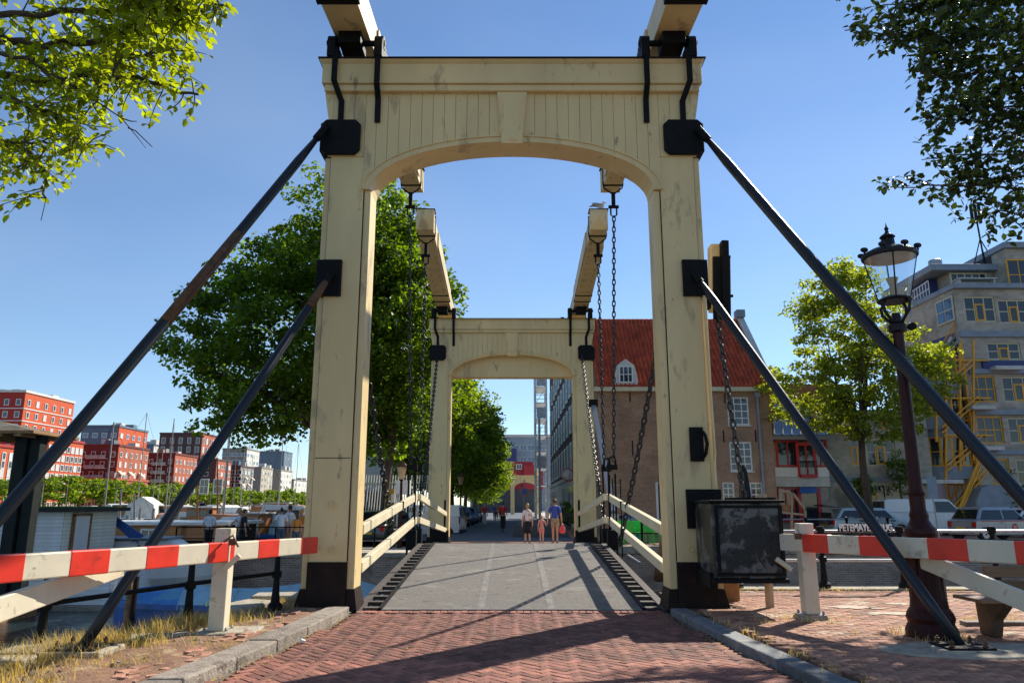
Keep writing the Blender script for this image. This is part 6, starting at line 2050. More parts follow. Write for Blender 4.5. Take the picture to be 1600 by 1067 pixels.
# ================================================================== CARS
def car(label, name, cat, loc, rz, paint, L=4.2, W=1.72, H=1.45, belt=.92, prof=None, kind='hatch', hatch_open=False, sticker=False, group=None, plate=True, scale=1.0):
    """local: length along +x (front at +x), width along y"""
    t = thing(name, label, cat, loc, rz, group)
    hl = L / 2
    rear_x, win_r0, win_r1, win_f1, win_f0, hood_x = prof
    # lower body
    lower = [(-hl + .02, .28), (-hl, .55), (-hl + .04, belt - .05), (win_r0, belt), (win_f0, belt), (hood_x, belt - .08 if kind != 'van' else belt - .02), (hl - .12, belt - .26), (hl, .55), (hl - .04, .26)]
    # wheel arches cut
    wr = .31 if kind != 'van' else .33
    ax = (-hl + .72 if kind != 'small' else -hl + .48, hl - .80 if kind != 'small' else hl - .55)
    bottom = []
    for cx in (ax[1], ax[0]):
        for k in range(9):
            a = math.pi * k / 8
            bottom.append((cx + (wr + .06) * math.cos(a), .26 + (wr + .04) * math.sin(a) * .95))
    poly = lower + bottom
    hw = W / 2
    b = MB().prism(poly, -hw, hw, 'y')
    b.build('body', paint, t, bevel=.08).modifiers[0].segments = 3
    # greenhouse with tumblehome
    g = [(win_r0 + .01, belt - .002), (win_r1, H - .06), (win_r1 + .25, H), (win_f1 - .2, H), (win_f1, H - .04), (win_f0, belt - .002)]
    tum = .16 if kind != 'van' else .09
    vs = []
    for s in (-1, 1):
        for (x, z) in g:
            yy = hw - .05 - tum * max(0, (z - belt)) / (H - belt)
            vs.append((x, s * yy, z))
    n = len(g)
    b = MB(); b.add(vs, [tuple(range(n)), tuple(reversed(range(n, 2 * n)))] + [(i, i + n, (i + 1) % n + n, (i + 1) % n) for i in range(n)])
    b.build('roof', paint, t, bevel=.06).modifiers[0].segments = 3
    # side windows
    def side_q(x0, x1, x2, x3, z0, z1, nm='window', mm='carglass'):
        for s in (-1, 1):
            def yy(z): return s * (hw - .05 - tum * max(0, (z - belt)) / (H - belt) + .006)
            v = [(x0, yy(z0), z0), (x1, yy(z0), z0), (x2, yy(z1), z1), (x3, yy(z1), z1)]
            MB().add(v + [(p[0], p[1] - s * .01, p[2]) for p in v], [(0, 1, 2, 3), (7, 6, 5, 4), (0, 4, 5, 1), (1, 5, 6, 2), (2, 6, 7, 3), (3, 7, 4, 0)]).build(nm, mm, t)
    zb_, zt2 = belt + .03, H - .14
    def xr(z): return win_r0 + (win_r1 - win_r0) * (z - belt) / (H - .06 - belt)
    def xf(z): return win_f0 + (win_f1 - win_f0) * (z - belt) / (H - .04 - belt)
    mid = (win_r0 + win_f0) / 2 + .1
    if kind == 'van':
        side_q(mid + .55, xf(zb_) - .10, xf(zt2) - .12, mid + .55, zb_, zt2)
    else:
        side_q(xr(zb_) + .14, mid - .04, mid - .04, xr(zt2) + .16, zb_, zt2)
        side_q(mid + .04, xf(zb_) - .12, xf(zt2) - .12, mid + .04, zb_, zt2)
    # windscreen and rear glass
    for (f, nm, sgn) in ((xf, 'windscreen', 1), (xr, 'rear_window', -1)):
        if nm == 'rear_window' and hatch_open: continue
        z0, z1 = belt + .05, H - .12
        y0, y1 = hw - .16, hw - .10 - tum
        o_ = .012 * sgn
        v = [(f(z0) + o_, -y0, z0), (f(z0) + o_, y0, z0), (f(z1) + o_, y1, z1), (f(z1) + o_, -y1, z1)]
        MB().add(v + [(p[0] - .02 * sgn, p[1], p[2]) for p in v], [(0, 1, 2, 3), (7, 6, 5, 4), (0, 4, 5, 1), (1, 5, 6, 2), (2, 6, 7, 3), (3, 7, 4, 0)]).build(nm, 'carglass', t)
    # wheels
    for cx in ax:
        for s in (-1, 1):
            b = MB().tube([(cx, s * (hw - .20), wr), (cx, s * (hw - .01), wr)], wr, 20)
            w_ = b.build('wheel', 'tyre', t, bevel=.02)
            MB().tube([(cx, s * (hw - .012), wr), (cx, s * (hw + .006), wr)], wr * .62, 14).build('rim', 'rim', w_)
            MB().tube([(cx, s * (hw + .004), wr), (cx, s * (hw + .014), wr)], wr * .16, 8).build('hub_cap', 'plasticgrey', w_)
    # lights, bumpers, plate, mirrors, handles
    for s in (-1, 1):
        MB().box(hl - .16, hl + .008, s * (hw - .28) - .16, s * (hw - .28) + .16, belt - .36, belt - .22).build('headlight', 'rim', t, bevel=.02)
        hh_ = (belt - .34, belt - .08) if kind != 'van' else (belt - .35, belt + .05)
        MB().box(-hl - .012, -hl + .12, s * (hw - .14) - .12, s * (hw - .14) + .12, hh_[0], hh_[1]).build('taillight', 'taillight', t, bevel=.02)
        MB().box(win_f0 - .30, win_f0 - .16, s * (hw + .02) - .09, s * (hw + .02) + .09, belt + .02, belt + .15).build('mirror', paint, t, bevel=.02)
        MB().box(mid - .3, mid - .12, s * hw - .014, s * hw + .014, belt - .14, belt - .11).build('door_handle', 'plasticgrey', t)
        MB().box(mid - .005, mid + .005, s * hw - .004, s * hw + .004, .32, belt).build('door_seam', 'plasticgrey', t)
    MB().box(-hl - .05, -hl + .10, -hw + .06, hw - .06, .27, .46).build('bumper', 'plasticgrey' if kind in ('van',) else paint, t, bevel=.03)
    MB().box(hl - .1, hl + .04, -hw + .08, hw - .08, .24, .44).build('bumper', 'plasticgrey', t, bevel=.03)
    if plate:
        MB().box(-hl - .062, -hl - .05, -.26, .26, .50, .61).build('number_plate', 'plate', t)
        MB().box(hl + .041, hl + .05, -.26, .26, .34, .45).build('number_plate', 'plate', t)
    if hatch_open:
        MB().hexa([(-hl - .35, -.62, H + .12), (win_r1, -.62, H - .02), (win_r1, .62, H - .02), (-hl - .35, .62, H + .12), (-hl - .35, -.62, H + .17), (win_r1, -.62, H + .03), (win_r1, .62, H + .03), (-hl - .35, .62, H + .17)]).build('open_hatch', 'carglass', t, bevel=.02)
        MB().box(-hl - .004, -hl + .02, -.6, .6, .6, belt + .3).build('boot_opening', 'blackcloth', t)
        MB().box(-hl - .3, -hl + .2, -.4, .35, .62, .95).build('luggage', 'plasticgrey', t, bevel=.03)
    if sticker:
        for s in (-1, 1):
            MB().tube([(.35, s * (hw + .001), .62), (.35, s * (hw + .008), .62)], .17, 18).build('round_sticker', 'taillight', t)
            MB().box(.26, .44, s * (hw + .012) - .002, s * (hw + .012) + .002, .64, .67).box(.28, .42, s * (hw + .012) - .002, s * (hw + .012) + .002, .58, .61).build('sticker_text', 'white', t)
        for s in (-1, 1):
            MB().box(-hl + .3, hl - .6, s * hw - .006, s * hw + .006, belt - .07, belt - .03).build('red_stripe', 'taillight', t)
    return t
est = (-1.9, -2.05, -1.65, .75, 1.25, 1.7)      # estate
hat = (-1.9, -1.9, -1.35, .55, 1.15, 1.6)
sml = (-1.6, -1.66, -1.30, .62, 1.12, 1.45)
van = (-2.3, -2.33, -2.25, 1.15, 1.75, 2.15)
mpv = (-1.9, -1.95, -1.6, .65, 1.35, 1.75)
def ground_at(px, Y): return Vector((P(px, 800, Y).x, Y, .022))
car('pale silver blue estate car with its tailgate open, parked before the red framed hall', 'parked_car', 'car', ground_at(1352, 42.0), R(4), 'paleblue', 4.5, 1.74, 1.48, .92, est, 'estate', hatch_open=True)
car('white delivery van parked under the yellow windows, right of the young tree', 'parked_van', 'van', ground_at(1440, 42.5), R(-4), 'vanwhite', 4.8, 1.9, 1.95, 1.22, van, 'van')
car('small silver shared car with red stripe and round red sticker at the right edge', 'parked_car', 'car', ground_at(1549, 36.2), R(14), 'silver', 3.6, 1.68, 1.53, .95, sml, 'small', sticker=True)
car('white car half hidden behind the small silver car at the right edge', 'parked_car', 'car', ground_at(1625, 40.0), R(4), 'vanwhite', 4.3, 1.75, 1.5, .95, hat, 'hatch')
# cars left of the far street, parked nose outward
car('silver grey car nearest in the row left of the far street, facing us', 'parked_car', 'car', Vector((-4.9, 50.0, .03)), R(-62), 'silver', 4.2, 1.74, 1.55, .95, mpv, 'hatch')
lc = [(-4.7, 56, 'vanwhite', 'white car second in the row left of the far street'), (-4.6, 61, 'darkcar', 'dark car third in the row left of the far street'), (-4.5, 66, 'boatblue', 'blue car fourth in the row left of the far street'),
      (-4.4, 71.5, 'silver', 'silver car fifth in the row left of the far street'), (-4.3, 77, 'darkcar', 'dark car farthest in the row left of the far street')]
for (x, y, pm, lab) in lc:
    car(lab, 'parked_car', 'car', Vector((x, y, .03)), R(-70), pm, 4.2, 1.74, 1.48, .93, hat, 'hatch', group='cars parked left of the far street')
car('dark green car with red tail light behind the left handrail', 'parked_car', 'car', Vector((P(605, 800, 38).x, 38.5, -.22)), R(72), 'darkcar', 4.2, 1.74, 1.6, .98, hat, 'hatch')
car('white small van parked behind the white boxes left of the far portal', 'parked_van', 'van', Vector((P(662, 800, 45).x, 46, -.2)), R(170), 'vanwhite', 4.6, 1.85, 1.85, 1.15, van, 'van')
car('white car behind the left handrail, right of the dark green car', 'parked_car', 'car', Vector((P(637, 800, 42).x, 42.5, -.22)), R(75), 'vanwhite', 4.2, 1.74, 1.45, .92, hat, 'hatch')

# ================================================================== PEOPLE
def skin(name, V, E, rad, m, parent, sub=2, root=0, smooth=True):
    me = bpy.data.meshes.new(name)
    bm = bmesh.new()
    lay_ = bm.verts.layers.skin.verify()
    vs = []
    for i, (p, r) in enumerate(zip(V, rad)):
        v = bm.verts.new(p)
        v[lay_].radius = (r, r) if not isinstance(r, tuple) else r
        v[lay_].use_root = (i == root)
        vs.append(v)
    for a, b_ in E: bm.edges.new((vs[a], vs[b_]))
    bm.to_mesh(me); bm.free()
    me.materials.append(M[m])
    o = link(name, me, parent)
    s = o.modifiers.new('skin', 'SKIN'); s.use_smooth_shade = True
    if sub:
        q = o.modifiers.new('sub', 'SUBSURF'); q.levels = sub; q.render_levels = sub
    return o

def person(label, loc, H=1.75, rz=0, top='shirtwhite', bottom='blackcloth', hair='hairbrown', legs='shorts', stride=.25, armL=None, armR=None, sex='m', skinm='skin', longhair=False, group=None, lean=0., shoes='plasticgrey', sit=False):
    """faces +y; armL/armR: wrist targets relative to the body at H=1.75"""
    t = thing('person', label, 'person', loc, rz, group)
    k = H / 1.75
    t.scale = (k, k, k)
    sw = .175 if sex == 'm' else .15
    hipw = .085
    wl = armL or (-sw - .09, .02, .80)
    wr_ = armR or (sw + .09, .06, .80)
    def elbow(sh, w_, out):
        m = (Vector(sh) + Vector(w_)) / 2
        return (m.x + out, m.y - .03, m.z + .01)
    shL, shR = (-sw, 0, 1.42), (sw, 0, 1.42)
    eL, eR = elbow(shL, wl, -.03), elbow(shR, wr_, .03)
    kl = (-hipw, stride * .45, .50); fl = (-hipw, stride, .08) ; kr_ = (hipw, -stride * .10, .50); fr = (hipw, -stride * .9, .10)
    if stride >= .01: fl = (-hipw, stride * .9, .08)
    V = [(0, 0, .95), (0, 0, 1.12), (0, 0, 1.33), (0, 0, 1.47), (0, .01, 1.54),
         shL, eL, wl, shR, eR, wr_,
         (-hipw, 0, .88), kl, fl, (fl[0], fl[1] + .13, .035), (hipw, 0, .88), kr_, fr, (fr[0], fr[1] + .13, .035)]
    E = [(0, 1), (1, 2), (2, 3), (3, 4), (3, 5), (5, 6), (6, 7), (3, 8), (8, 9), (9, 10), (0, 11), (11, 12), (12, 13), (13, 14), (0, 15), (15, 16), (16, 17), (17, 18)]
    Rr = [.12, .105, .125, .07, .05, .055, .042, .028, .055, .042, .028, .088, .056, .036, .034, .088, .056, .036, .034]
    body = skin('body', V, E, Rr, skinm, t)
    # hands
    for (w_, e_) in ((wl, eL), (wr_, eR)):
        d = (Vector(w_) - Vector(e_)).normalized()
        hv = [tuple(Vector(w_)), tuple(Vector(w_) + d * .07)]
        HV, HE, HR = list(hv), [(0, 1)], [.024, .03]
        sd_ = d.cross(Vector((1, 0, 0))).normalized() if abs(d.x) < .9 else Vector((0, 1, 0))
        for q in range(4):
            o1 = Vector(w_) + d * .08 + sd_ * (-.027 + .018 * q)
            o2 = o1 + d * (.05 - .006 * abs(q - 1.3)) + Vector((0, .008, 0)); i = len(HV)
            HV += [tuple(o1), tuple(o2)]; HE += [(1, i), (i, i + 1)]; HR += [.009, .007]
        i = len(HV); HV += [tuple(Vector(w_) + d * .04 + sd_ * .045)]; HE += [(0, i)]; HR += [.009]
        skin('hand', HV, HE, HR, skinm, t, 1)
    # head
    b = MB(); ell(b, (0, .02, 1.655), (.075, .095, .115), 14)
    b.tube([(0, .11, 1.665), (0, .13, 1.64), (0, .112, 1.63)], [.008, .014, .010], 6)
    for s in (-1, 1): ell(b, (s * .077, .01, 1.655), (.012, .022, .032), 8)
    b.box(-.022, .022, .100, .109, 1.60, 1.608)
    b.build('head', skinm, t, smooth=True)
    b = MB(); ell(b, (-.028, .104, 1.675), (.010, .008, .007), 6); ell(b, (.028, .104, 1.675), (.010, .008, .007), 6); b.build('eye', 'blackcloth', t)
    b = MB(); ell(b, (0, -.012, 1.685), (.086, .10, .105), 14)
    if longhair: ell(b, (0, -.06, 1.60), (.075, .055, .13), 10)
    b.build('hair', hair, t, smooth=True)
    # top
    TV = [(0, 0, .93), (0, 0, 1.12), (0, 0, 1.33), (0, 0, 1.455), (-sw, 0, 1.42), tuple(Vector(shL).lerp(Vector(eL), .75)), (sw, 0, 1.42), tuple(Vector(shR).lerp(Vector(eR), .75))]
    skin('shirt', TV, [(0, 1), (1, 2), (2, 3), (3, 4), (4, 5), (3, 6), (6, 7)], [.155 if sex == 'm' else .145, .135 if sex == 'm' else .115, .148 if sex == 'm' else .13, .08, .075, .062, .075, .062], top, t)
    if legs == 'shorts' or legs == 'trousers':
        e1 = .62 if legs == 'shorts' else .10
        def lp(h, kk, f, z):
            h, kk, f = Vector(h), Vector(kk), Vector(f)
            if z > kk.z: return tuple(h.lerp(kk, (h.z - z) / (h.z - kk.z)))
            return tuple(kk.lerp(f, (kk.z - z) / (kk.z - f.z)))
        LV = [(0, 0, .96), (-hipw, 0, .88), lp((-hipw, 0, .88), kl, fl, .72), (hipw, 0, .88), lp((hipw, 0, .88), kr_, fr, .72)]
        LE = [(0, 1), (1, 2), (0, 3), (3, 4)]; LR = [.13, .105, .095, .105, .095]
        zz = .56 if legs == 'shorts' else .5
        LV += [lp((-hipw, 0, .88), kl, fl, zz), lp((hipw, 0, .88), kr_, fr, zz)]; LE += [(2, 5), (4, 6)]; LR += [.082, .082]
        if legs == 'trousers':
            LV += [lp((-hipw, 0, .88), kl, fl, .12), lp((hipw, 0, .88), kr_, fr, .13)]; LE += [(5, 7), (6, 8)]; LR += [.055, .055]
        skin('trousers' if legs == 'trousers' else 'shorts', LV, LE, LR, bottom, t)
    else:
        zt_ = .98; zl = .42 if legs == 'skirt' else .62
        b = MB().lathe([(.14, zt_), (.175, .85), (.19, .65), (.20, zl), (.17, zl + .01)], (0, 0, 0), 16)
        b.v = [(x, y * .78, z) for (x, y, z) in b.v]
        b.build('skirt', bottom, t, smooth=True)
    for f in (fl, fr):
        MB().obox((f[0], f[1] + .06, .035), (.085, .25, .06)).build('shoe', shoes, t, bevel=.02)
    return t

def walkers_z(y): return .10 - .0126 * (y - 30) if y < 35.5 else .03
woman = person('woman walking away in a white blouse and long black skirt, left of the child', (P(824, 800, 33.2).x, 33.2, walkers_z(33.2)), 1.62, R(4), 'shirtwhite', 'blackcloth', 'hairblond', 'skirt', .16, sex='f', skinm='skinpale')
child = person('small child in a pink top and shorts walking between the two adults', (P(846, 800, 33.4).x, 33.4, walkers_z(33.4)), 1.12, R(0), 'pinkcloth', 'pinkcloth', 'hairblond', 'shorts', .18, sex='f', skinm='skinpale', armR=(.30, .05, 1.15))
man = person('man walking away in a blue shirt and khaki shorts, holding the child by the hand', (P(867, 800, 33.0).x, 33.0, walkers_z(33.0)), 1.80, R(-2), 'shirtblue', 'khaki', 'hairbrown', 'shorts', .2, armL=(-.32, .04, .82), armR=(.28, .03, .80))
bagt = thing('shopping_bag', 'pink plastic bag held in the right hand of the man in the blue shirt', 'bag', (man.location.x + .31, 33.03, walkers_z(33) + .40))
b = MB(); b.lathe([(.03, .40), (.05, .32), (.12, .22), (.14, .06), (.10, 0), (.001, -.01)][::-1], (0, 0, 0), 12); b.v = [(x, y * .6, z) for x, y, z in b.v]
b.build('bag', 'pinkbag', bagt, smooth=True)

# cyclist
cyx, cyy = P(786, 800, 47).x, 47.0
bk = thing('bicycle', 'black bicycle ridden by the cyclist in the red top on the far street', 'bicycle', (cyx, cyy, .03))
def bike(t, m='black', s=1.0):
    for y in (-.52, .52):
        pts = [(0, y + .33 * math.cos(a), .34 + .33 * math.sin(a)) for a in [2 * math.pi * k / 20 for k in range(21)]]
        MB().tube(pts, .02, 6).build('wheel', 'tyre', t)
        b = MB()
        for k in range(8):
            a = math.pi * k / 8
            b.tube([(0, y + .32 * math.cos(a), .34 + .32 * math.sin(a)), (0, y - .32 * math.cos(a), .34 - .32 * math.sin(a))], .003, 3)
        b.build('spokes', 'galv', t)
    b = MB()
    for a, c in (((0, -.52, .34), (0, -.12, .30)), ((0, -.12, .30), (0, -.22, .82)), ((0, -.22, .80), (0, .36, .80)), ((0, -.12, .30), (0, .38, .72)), ((0, .35, .95), (0, .52, .34)), ((0, -.52, .34), (0, -.2, .74))):
        b.tube([a, c], .018, 6)
    b.build('frame', m, t)
    MB().tube([(-.28, .22, 1.04), (-.2, .34, 1.06), (0, .36, 1.0), (.2, .34, 1.06), (.28, .22, 1.04)], .014, 6).build('handlebar', 'galv', t)
    b = MB(); ell(b, (0, -.24, .92), (.08, .13, .035), 8); b.build('saddle', 'black', t)
bike(bk)
cyc = person('cyclist riding away in a red top and dark trousers on the far street', (cyx, cyy - .2, .10), 1.7, 0, 'redcloth', 'blackcloth', 'hairbrown', 'trousers', .10, armL=(-.24, .38, 1.02), armR=(.24, .38, 1.02), skinm='skinpale')
person('pedestrian in red top and white trousers on the left side of the far street', (P(757, 800, 62).x, 62, .03), 1.7, R(180), 'redcloth', 'shirtwhite', 'hairbrown', 'trousers', .12)
person('distant pedestrian in a blue top near the parked cars', (P(773, 800, 84).x, 84, .03), 1.7, R(180), 'shirtblue', 'denim', 'hairblack', 'trousers', .1)
person('distant pedestrian in an orange top near the parked cars', (P(776, 800, 88).x, 88, .03), 1.7, R(180), 'orangecloth', 'blackcloth', 'hairblack', 'trousers', .1)
person('distant pedestrian in dark clothes left of the small drawbridge', (P(781, 800, 92).x, 92, .03), 1.7, R(180), 'blackcloth', 'blackcloth', 'hairblack', 'trousers', .1)
# quayside people on the left
QZ = -.25
person('man in a white T-shirt seen from behind, above the barrier left of its post', (P(329, 800, 31.6).x, 31.6, QZ), 1.68, R(10), 'shirtwhite', 'blackcloth', 'hairblack', 'trousers', .0)
person('red haired woman in a white top, left of the dark shirted companion by the quay', (P(374, 800, 31.3).x, 31.3, QZ + .02), 1.72, R(120), 'shirtwhite', 'denim', 'hairblond', 'trousers', .0, sex='f', longhair=True, armR=(.2, .25, 1.1))
person('dark shirted person with a black backpack beside the red haired woman', (P(382.5, 800, 31.0).x, 31.0, QZ), 1.70, R(-60), 'blackcloth', 'blackcloth', 'hairbrown', 'trousers', .0, armL=(-.2, .25, 1.05))
person('man in a white shirt leaning on the quay rail, left of the taller man', (P(441, 800, 31.0).x, 31.0, QZ + .02), 1.74, R(20), 'shirtwhite', 'denim', 'hairblack', 'trousers', .0, armL=(-.3, .15, 1.0))
person('taller man in a white shirt beside the leaning man by the quay', (P(453, 800, 31.4).x, 31.4, QZ + .05), 1.80, R(60), 'shirtwhite', 'khaki', 'hairblack', 'trousers', .0)
person('long haired woman in an orange top nearest the left gate post', (P(464.5, 800, 31.2).x, 31.2, QZ), 1.55, R(40), 'orangecloth', 'denim', 'hairbrown', 'trousers', .0, sex='f', longhair=True)
person('woman in a yellow orange top partly hidden by the left gate post', (P(472, 800, 31.8).x, 31.8, QZ + .05), 1.66, R(-30), 'orangecloth', 'khaki', 'hairblond', 'trousers', .0, sex='f', longhair=True)
fr = thing('quay_railing', 'thin black railing on the far quay behind the people on the left', 'railing', (-11, 30.3, -.2))
for k in range(8):
    x = -13.2 + k * 1.3
    MB().tube([(x, 30.3, -.25), (x, 30.3, .78)], .035, 6).build('post', 'black', fr, world=True)
for z in (.35, .78): MB().tube([(-13.2, 30.3, z), (-4.1, 30.3, z)], .022, 6).build('rail', 'black', fr, world=True)
fr2 = thing('quay_railing', 'black railing with thick posts before the green terrace chairs', 'railing', (5, 30.4, 0))
for k in range(8):
    x = 3.5 + k * 1.62
    MB().lathe([(.09, 0), (.09, .12), (.05, .2), (.05, .95), (.08, .98), (.05, 1.08)], (x, 30.35, .08), 8).build('post', 'black', fr2, world=True)
for z in (.55, 1.08): MB().tube([(3.5, 30.35, z), (14.9, 30.35, z)], .028, 6).build('rail', 'black' if z < 1 else 'galv', fr2, world=True)

# ================================================================== TERRACE
def chair(label, loc, rz):
    t = thing('terrace_chair', label, 'chair', loc, rz, group='green terrace chairs')
    MB().box(-.24, .24, -.24, .24, .43, .47).build('seat', 'green', t, bevel=.01)
    MB().box(-.24, .24, .22, .26, .50, .95).build('backrest', 'green', t, bevel=.01)
    for sx in (-1, 1):
        for sy in (-1, 1):
            MB().tube([(sx * .21, sy * .21, .43), (sx * .24, sy * .25, 0)], .018, 6).build('leg', 'green', t)
        MB().box(sx * .26 - .02, sx * .26 + .02, -.22, .24, .64, .67).build('armrest', 'green', t)
    return t
cl = [('green chair farthest left on the terrace beside the far portal', 968, 33.0, 0), ('green chair second from the left on the terrace', 982, 32.6, 170), ('green chair in the middle of the terrace row, left half', 997, 33.2, 10),
      ('green chair in the middle of the terrace row, right half', 1010, 32.5, 185), ('green chair on the terrace near the right gate post', 1024, 33.2, 5), ('green chair rightmost on the terrace, against the gate post', 1039, 32.7, 175),
      ('green chair in the back row of the terrace', 990, 34.5, 90), ('green chair in the back row by the brick wall', 1018, 34.6, -80)]
for (lab, px, Y, a) in cl: chair(lab, (P(px, 800, Y).x, Y, .025), R(a))
for (px, Y, lab) in ((985, 33.9, 'green terrace table left of the wooden pile'), (1015, 34.0, 'green terrace table nearer the right gate post')):
    t = thing('terrace_table', lab, 'table', (P(px, 800, Y).x, Y, .025))
    MB().box(-.45, .45, -.35, .35, .72, .75).build('tabletop', 'green', t, bevel=.01)
    for sx in (-1, 1):
        for sy in (-1, 1): MB().tube([(sx * .38, sy * .28, .72), (sx * .40, sy * .30, 0)], .02, 6).build('leg', 'green', t)
for (px, py, mname, lab) in ((962, 803, 'palewall', 'pale terrace planter box beside the far portal'), (975, 800, 'boatblue', 'dark blue crate stack on the terrace'), (992, 803, 'boatblue', 'dark blue bin against the brick wall')):
    if mname == 'palewall': M['palewall'] = M['offwhite']
    o = MB().box(-.3, .3, -.25, .25, 0, 1.15).box(-.33, .33, -.28, .28, 1.15, 1.2).build('planter' if 'planter' in lab else 'bin', mname, bevel=.02); o.location = (P(px, 800, 36).x, 36, .022); tag(o, lab, 'planter' if 'planter' in lab else 'bin')
um = thing('parasol', 'closed black parasol standing in front of the brick house, above the cabinet', 'parasol', (P(1166, 800, 34).x, 34, .03))
MB().tube([(0, 0, 0), (0, 0, 3.2)], .03, 8).build('pole', 'galv', um)
b = MB()
n = 16; prof = [(.05, 3.35), (.12, 3.1), (.17, 2.6), (.22, 1.9), (.26, 1.2), (.20, .95)]
for r, z in prof:
    for j in range(n):
        a = 2 * math.pi * j / n; rr = r * (1 + (.22 if j % 2 else -.12))
        b.v.append((rr * math.cos(a), rr * math.sin(a), z))
for i in range(len(prof) - 1):
    for j in range(n): b.f.append((i * n + j, i * n + (j + 1) % n, (i + 1) * n + (j + 1) % n, (i + 1) * n + j)); b.m.append(0)
b.build('canopy', 'blackcloth', um)
MB().lathe([(.3, 0), (.3, .08), (.05, .12)], (0, 0, 0), 12).build('base', 'plasticgrey', um)
# wooden pile leaning by the canal
pb_ = MB().tube([P(1046, 800, 28.5), P(1031, 885, 29.2), P(1029, 905, 29.4)], [.16, .18, .19], 10).build('mooring_pile', 'oldwood', smooth=True); tag(pb_, 'slanting brown wooden mooring pile between the right handrail and the gate post', 'pile')
# bollard and hatch on far quay etc
pt = MB().tube([P(981, 868, 28.5), P(1000, 880, 27.5)], .06, 8).build('floating_boom', 'galv'); tag(pt, 'pale pole sticking out above the canal right of the deck', 'pole')

# bicycles on the right railing near the name sign
bb = thing('bicycle', 'black bicycle leaning on the quay railing behind the bridge name sign', 'bicycle', (5.95, 15.2 - .75, .1), R(90)); bike(bb)
bb.location = (P(1340, 830, 30.9).x, 30.9, .1)
bb2 = copy_tree(bb); bb2.location = (P(1388, 830, 31.0).x, 31.0, .1); bb2['label'] = 'second black bicycle by the far quay, left of the lamp post'
bb['label'] = 'black bicycle by the far quay, behind the bridge name sign'

# ================================================================== SIGNS AND LAMPS BEYOND
ns = thing('road_sign', 'round blue and red no parking sign on a grey pole right of the street', 'road sign', (P(819, 768, 50).x, 50, 0))
MB().tube([(0, 0, .03), (0, 0, 3.3)], .035, 8).build('pole', 'galv', ns)
zc = P(819, 768, 50).z
for (r, y, mm) in ((.31, -.05, 'taillight'), (.235, -.062, 'boatblue')):
    MB().tube([(0, y, zc), (0, y - .008, zc)], r, 24).build('sign_disc', mm, ns)
MB().bar((-.17, -.074, zc + .17), (.17, -.074, zc - .17), .008, .07, up=(0, -1, 0)).build('slash', 'taillight', ns)
gs = thing('road_sign', 'grey back of a rectangular sign on a thin pole, left of the small silver car', 'road sign', (P(1467, 830, 30.8).x, 30.8, .05))
zc = P(1455, 763, 30.8).z
MB().tube([(0, 0, 0), (-.1, 0, zc)], .03, 8).build('pole', 'galv', gs)
MB().box(-.27, .12, -.05, -.03, zc - .45, zc + .42).build('sign_plate', 'slateband', gs)
def small_lamp(label, loc, h=4.0):
    t = thing('street_lamp', label, 'street lamp', loc)
    MB().lathe([(.12, 0), (.12, .5), (.07, .6), (.06, h - 1), (.05, h - .9), (.09, h - .85), (.05, h - .8)], n=10).build('pole', 'taillight' if False else 'lamp', t)
    MB().lathe([(.12, h - .8), (.22, h - .25)], n=6).build('lantern_glass', 'glow', t)
    MB().lathe([(.30, h - .25), (.26, h - .18), (.10, h - .02), (.03, h + .05), (.01, h + .15)], n=10).build('lantern_hood', 'rust', t)
    return t
lp_ = P(627, 716, 35)
small_lamp('small yellow glowing lantern on a red post behind the left handrail', (P(627, 760, 35).x, 35, -.25), lp_.z + .10)
small_lamp('dark lamp post on the left pavement of the far street, by the parked cars', (P(720, 760, 55).x, 55, .0), 3.9)
# white boxes, fence, container on the left
for (x0, y0, x1, y1, Y, mm, lab) in ((618, 750, 641, 772, 36, 'white', 'white square panel on posts behind the red lamp post'), (611, 772, 617, 785, 34.5, 'offwhite', 'small white meter box left of the red lamp post'), (645, 800, 700, 818, 37, 'offwhite', 'low white wall left of the far portal')):
    a, c = P(x0, y1, Y), P(x1, y0, Y)
    t = thing('cabinet', lab, 'cabinet', (a.x, Y, -.25))
    MB().box(a.x, c.x, Y, Y + .25, a.z, c.z).build('panel', mm, t, world=True, bevel=.01)
    MB().box(a.x + .05, a.x + .12, Y + .05, Y + .12, -.25, a.z).box(c.x - .12, c.x - .05, Y + .05, Y + .12, -.25, a.z).build('leg', 'galv', t, world=True)
pf = thing('picket_fence', 'white picket fence of slanted slats behind the left gate post', 'fence', (P(560, 800, 42).x, 42, -.2))
for k in range(24):
    px = 566 + k * 4.2
    if px > 690: break
    MB().bar(P(px, 808, 42), P(px + 6, 742, 42), .05, .12, up=(0, -1, 0)).build('slat', 'offwhite', pf, world=True)
for y in (754, 800): MB().bar(P(562, y, 42.06), P(680, y, 42.06), .05, .08).build('rail', 'offwhite', pf, world=True)
gw = thing('garden_wall', 'dark wall with grey roofed sheds behind the parked cars left of the street', 'wall', (-12, 56, -.25))
MB().box(-15, -9.4, 57, 57.4, -.25, 2.6).build('wall', 'warehouse', gw, world=True)
MB().box(-15.1, -9.3, 56.95, 57.5, 2.61, 2.8).build('coping', 'slateband', gw, world=True)
wh = thing('white_house', 'white walled house glimpsed between the trunks behind the left gate post', 'house', (-14, 66, -.25))
MB().box(-14.8, -10.6, 66, 74, -.25, 6.0).build('wall', 'palewall', wh, world=True)
MB().prism([(66 - .3, 6.0), (74.3, 6.0), (70, 8.2)], -15.0, -10.4, 'x').build('roof', 'pantile', wh, world=True)
for k in range(3): window(wh, (-14 + .1 + k * 1.2, -.02, 3.5), 0, .8, 1.3, 2, 2, ft=.08, far=True)
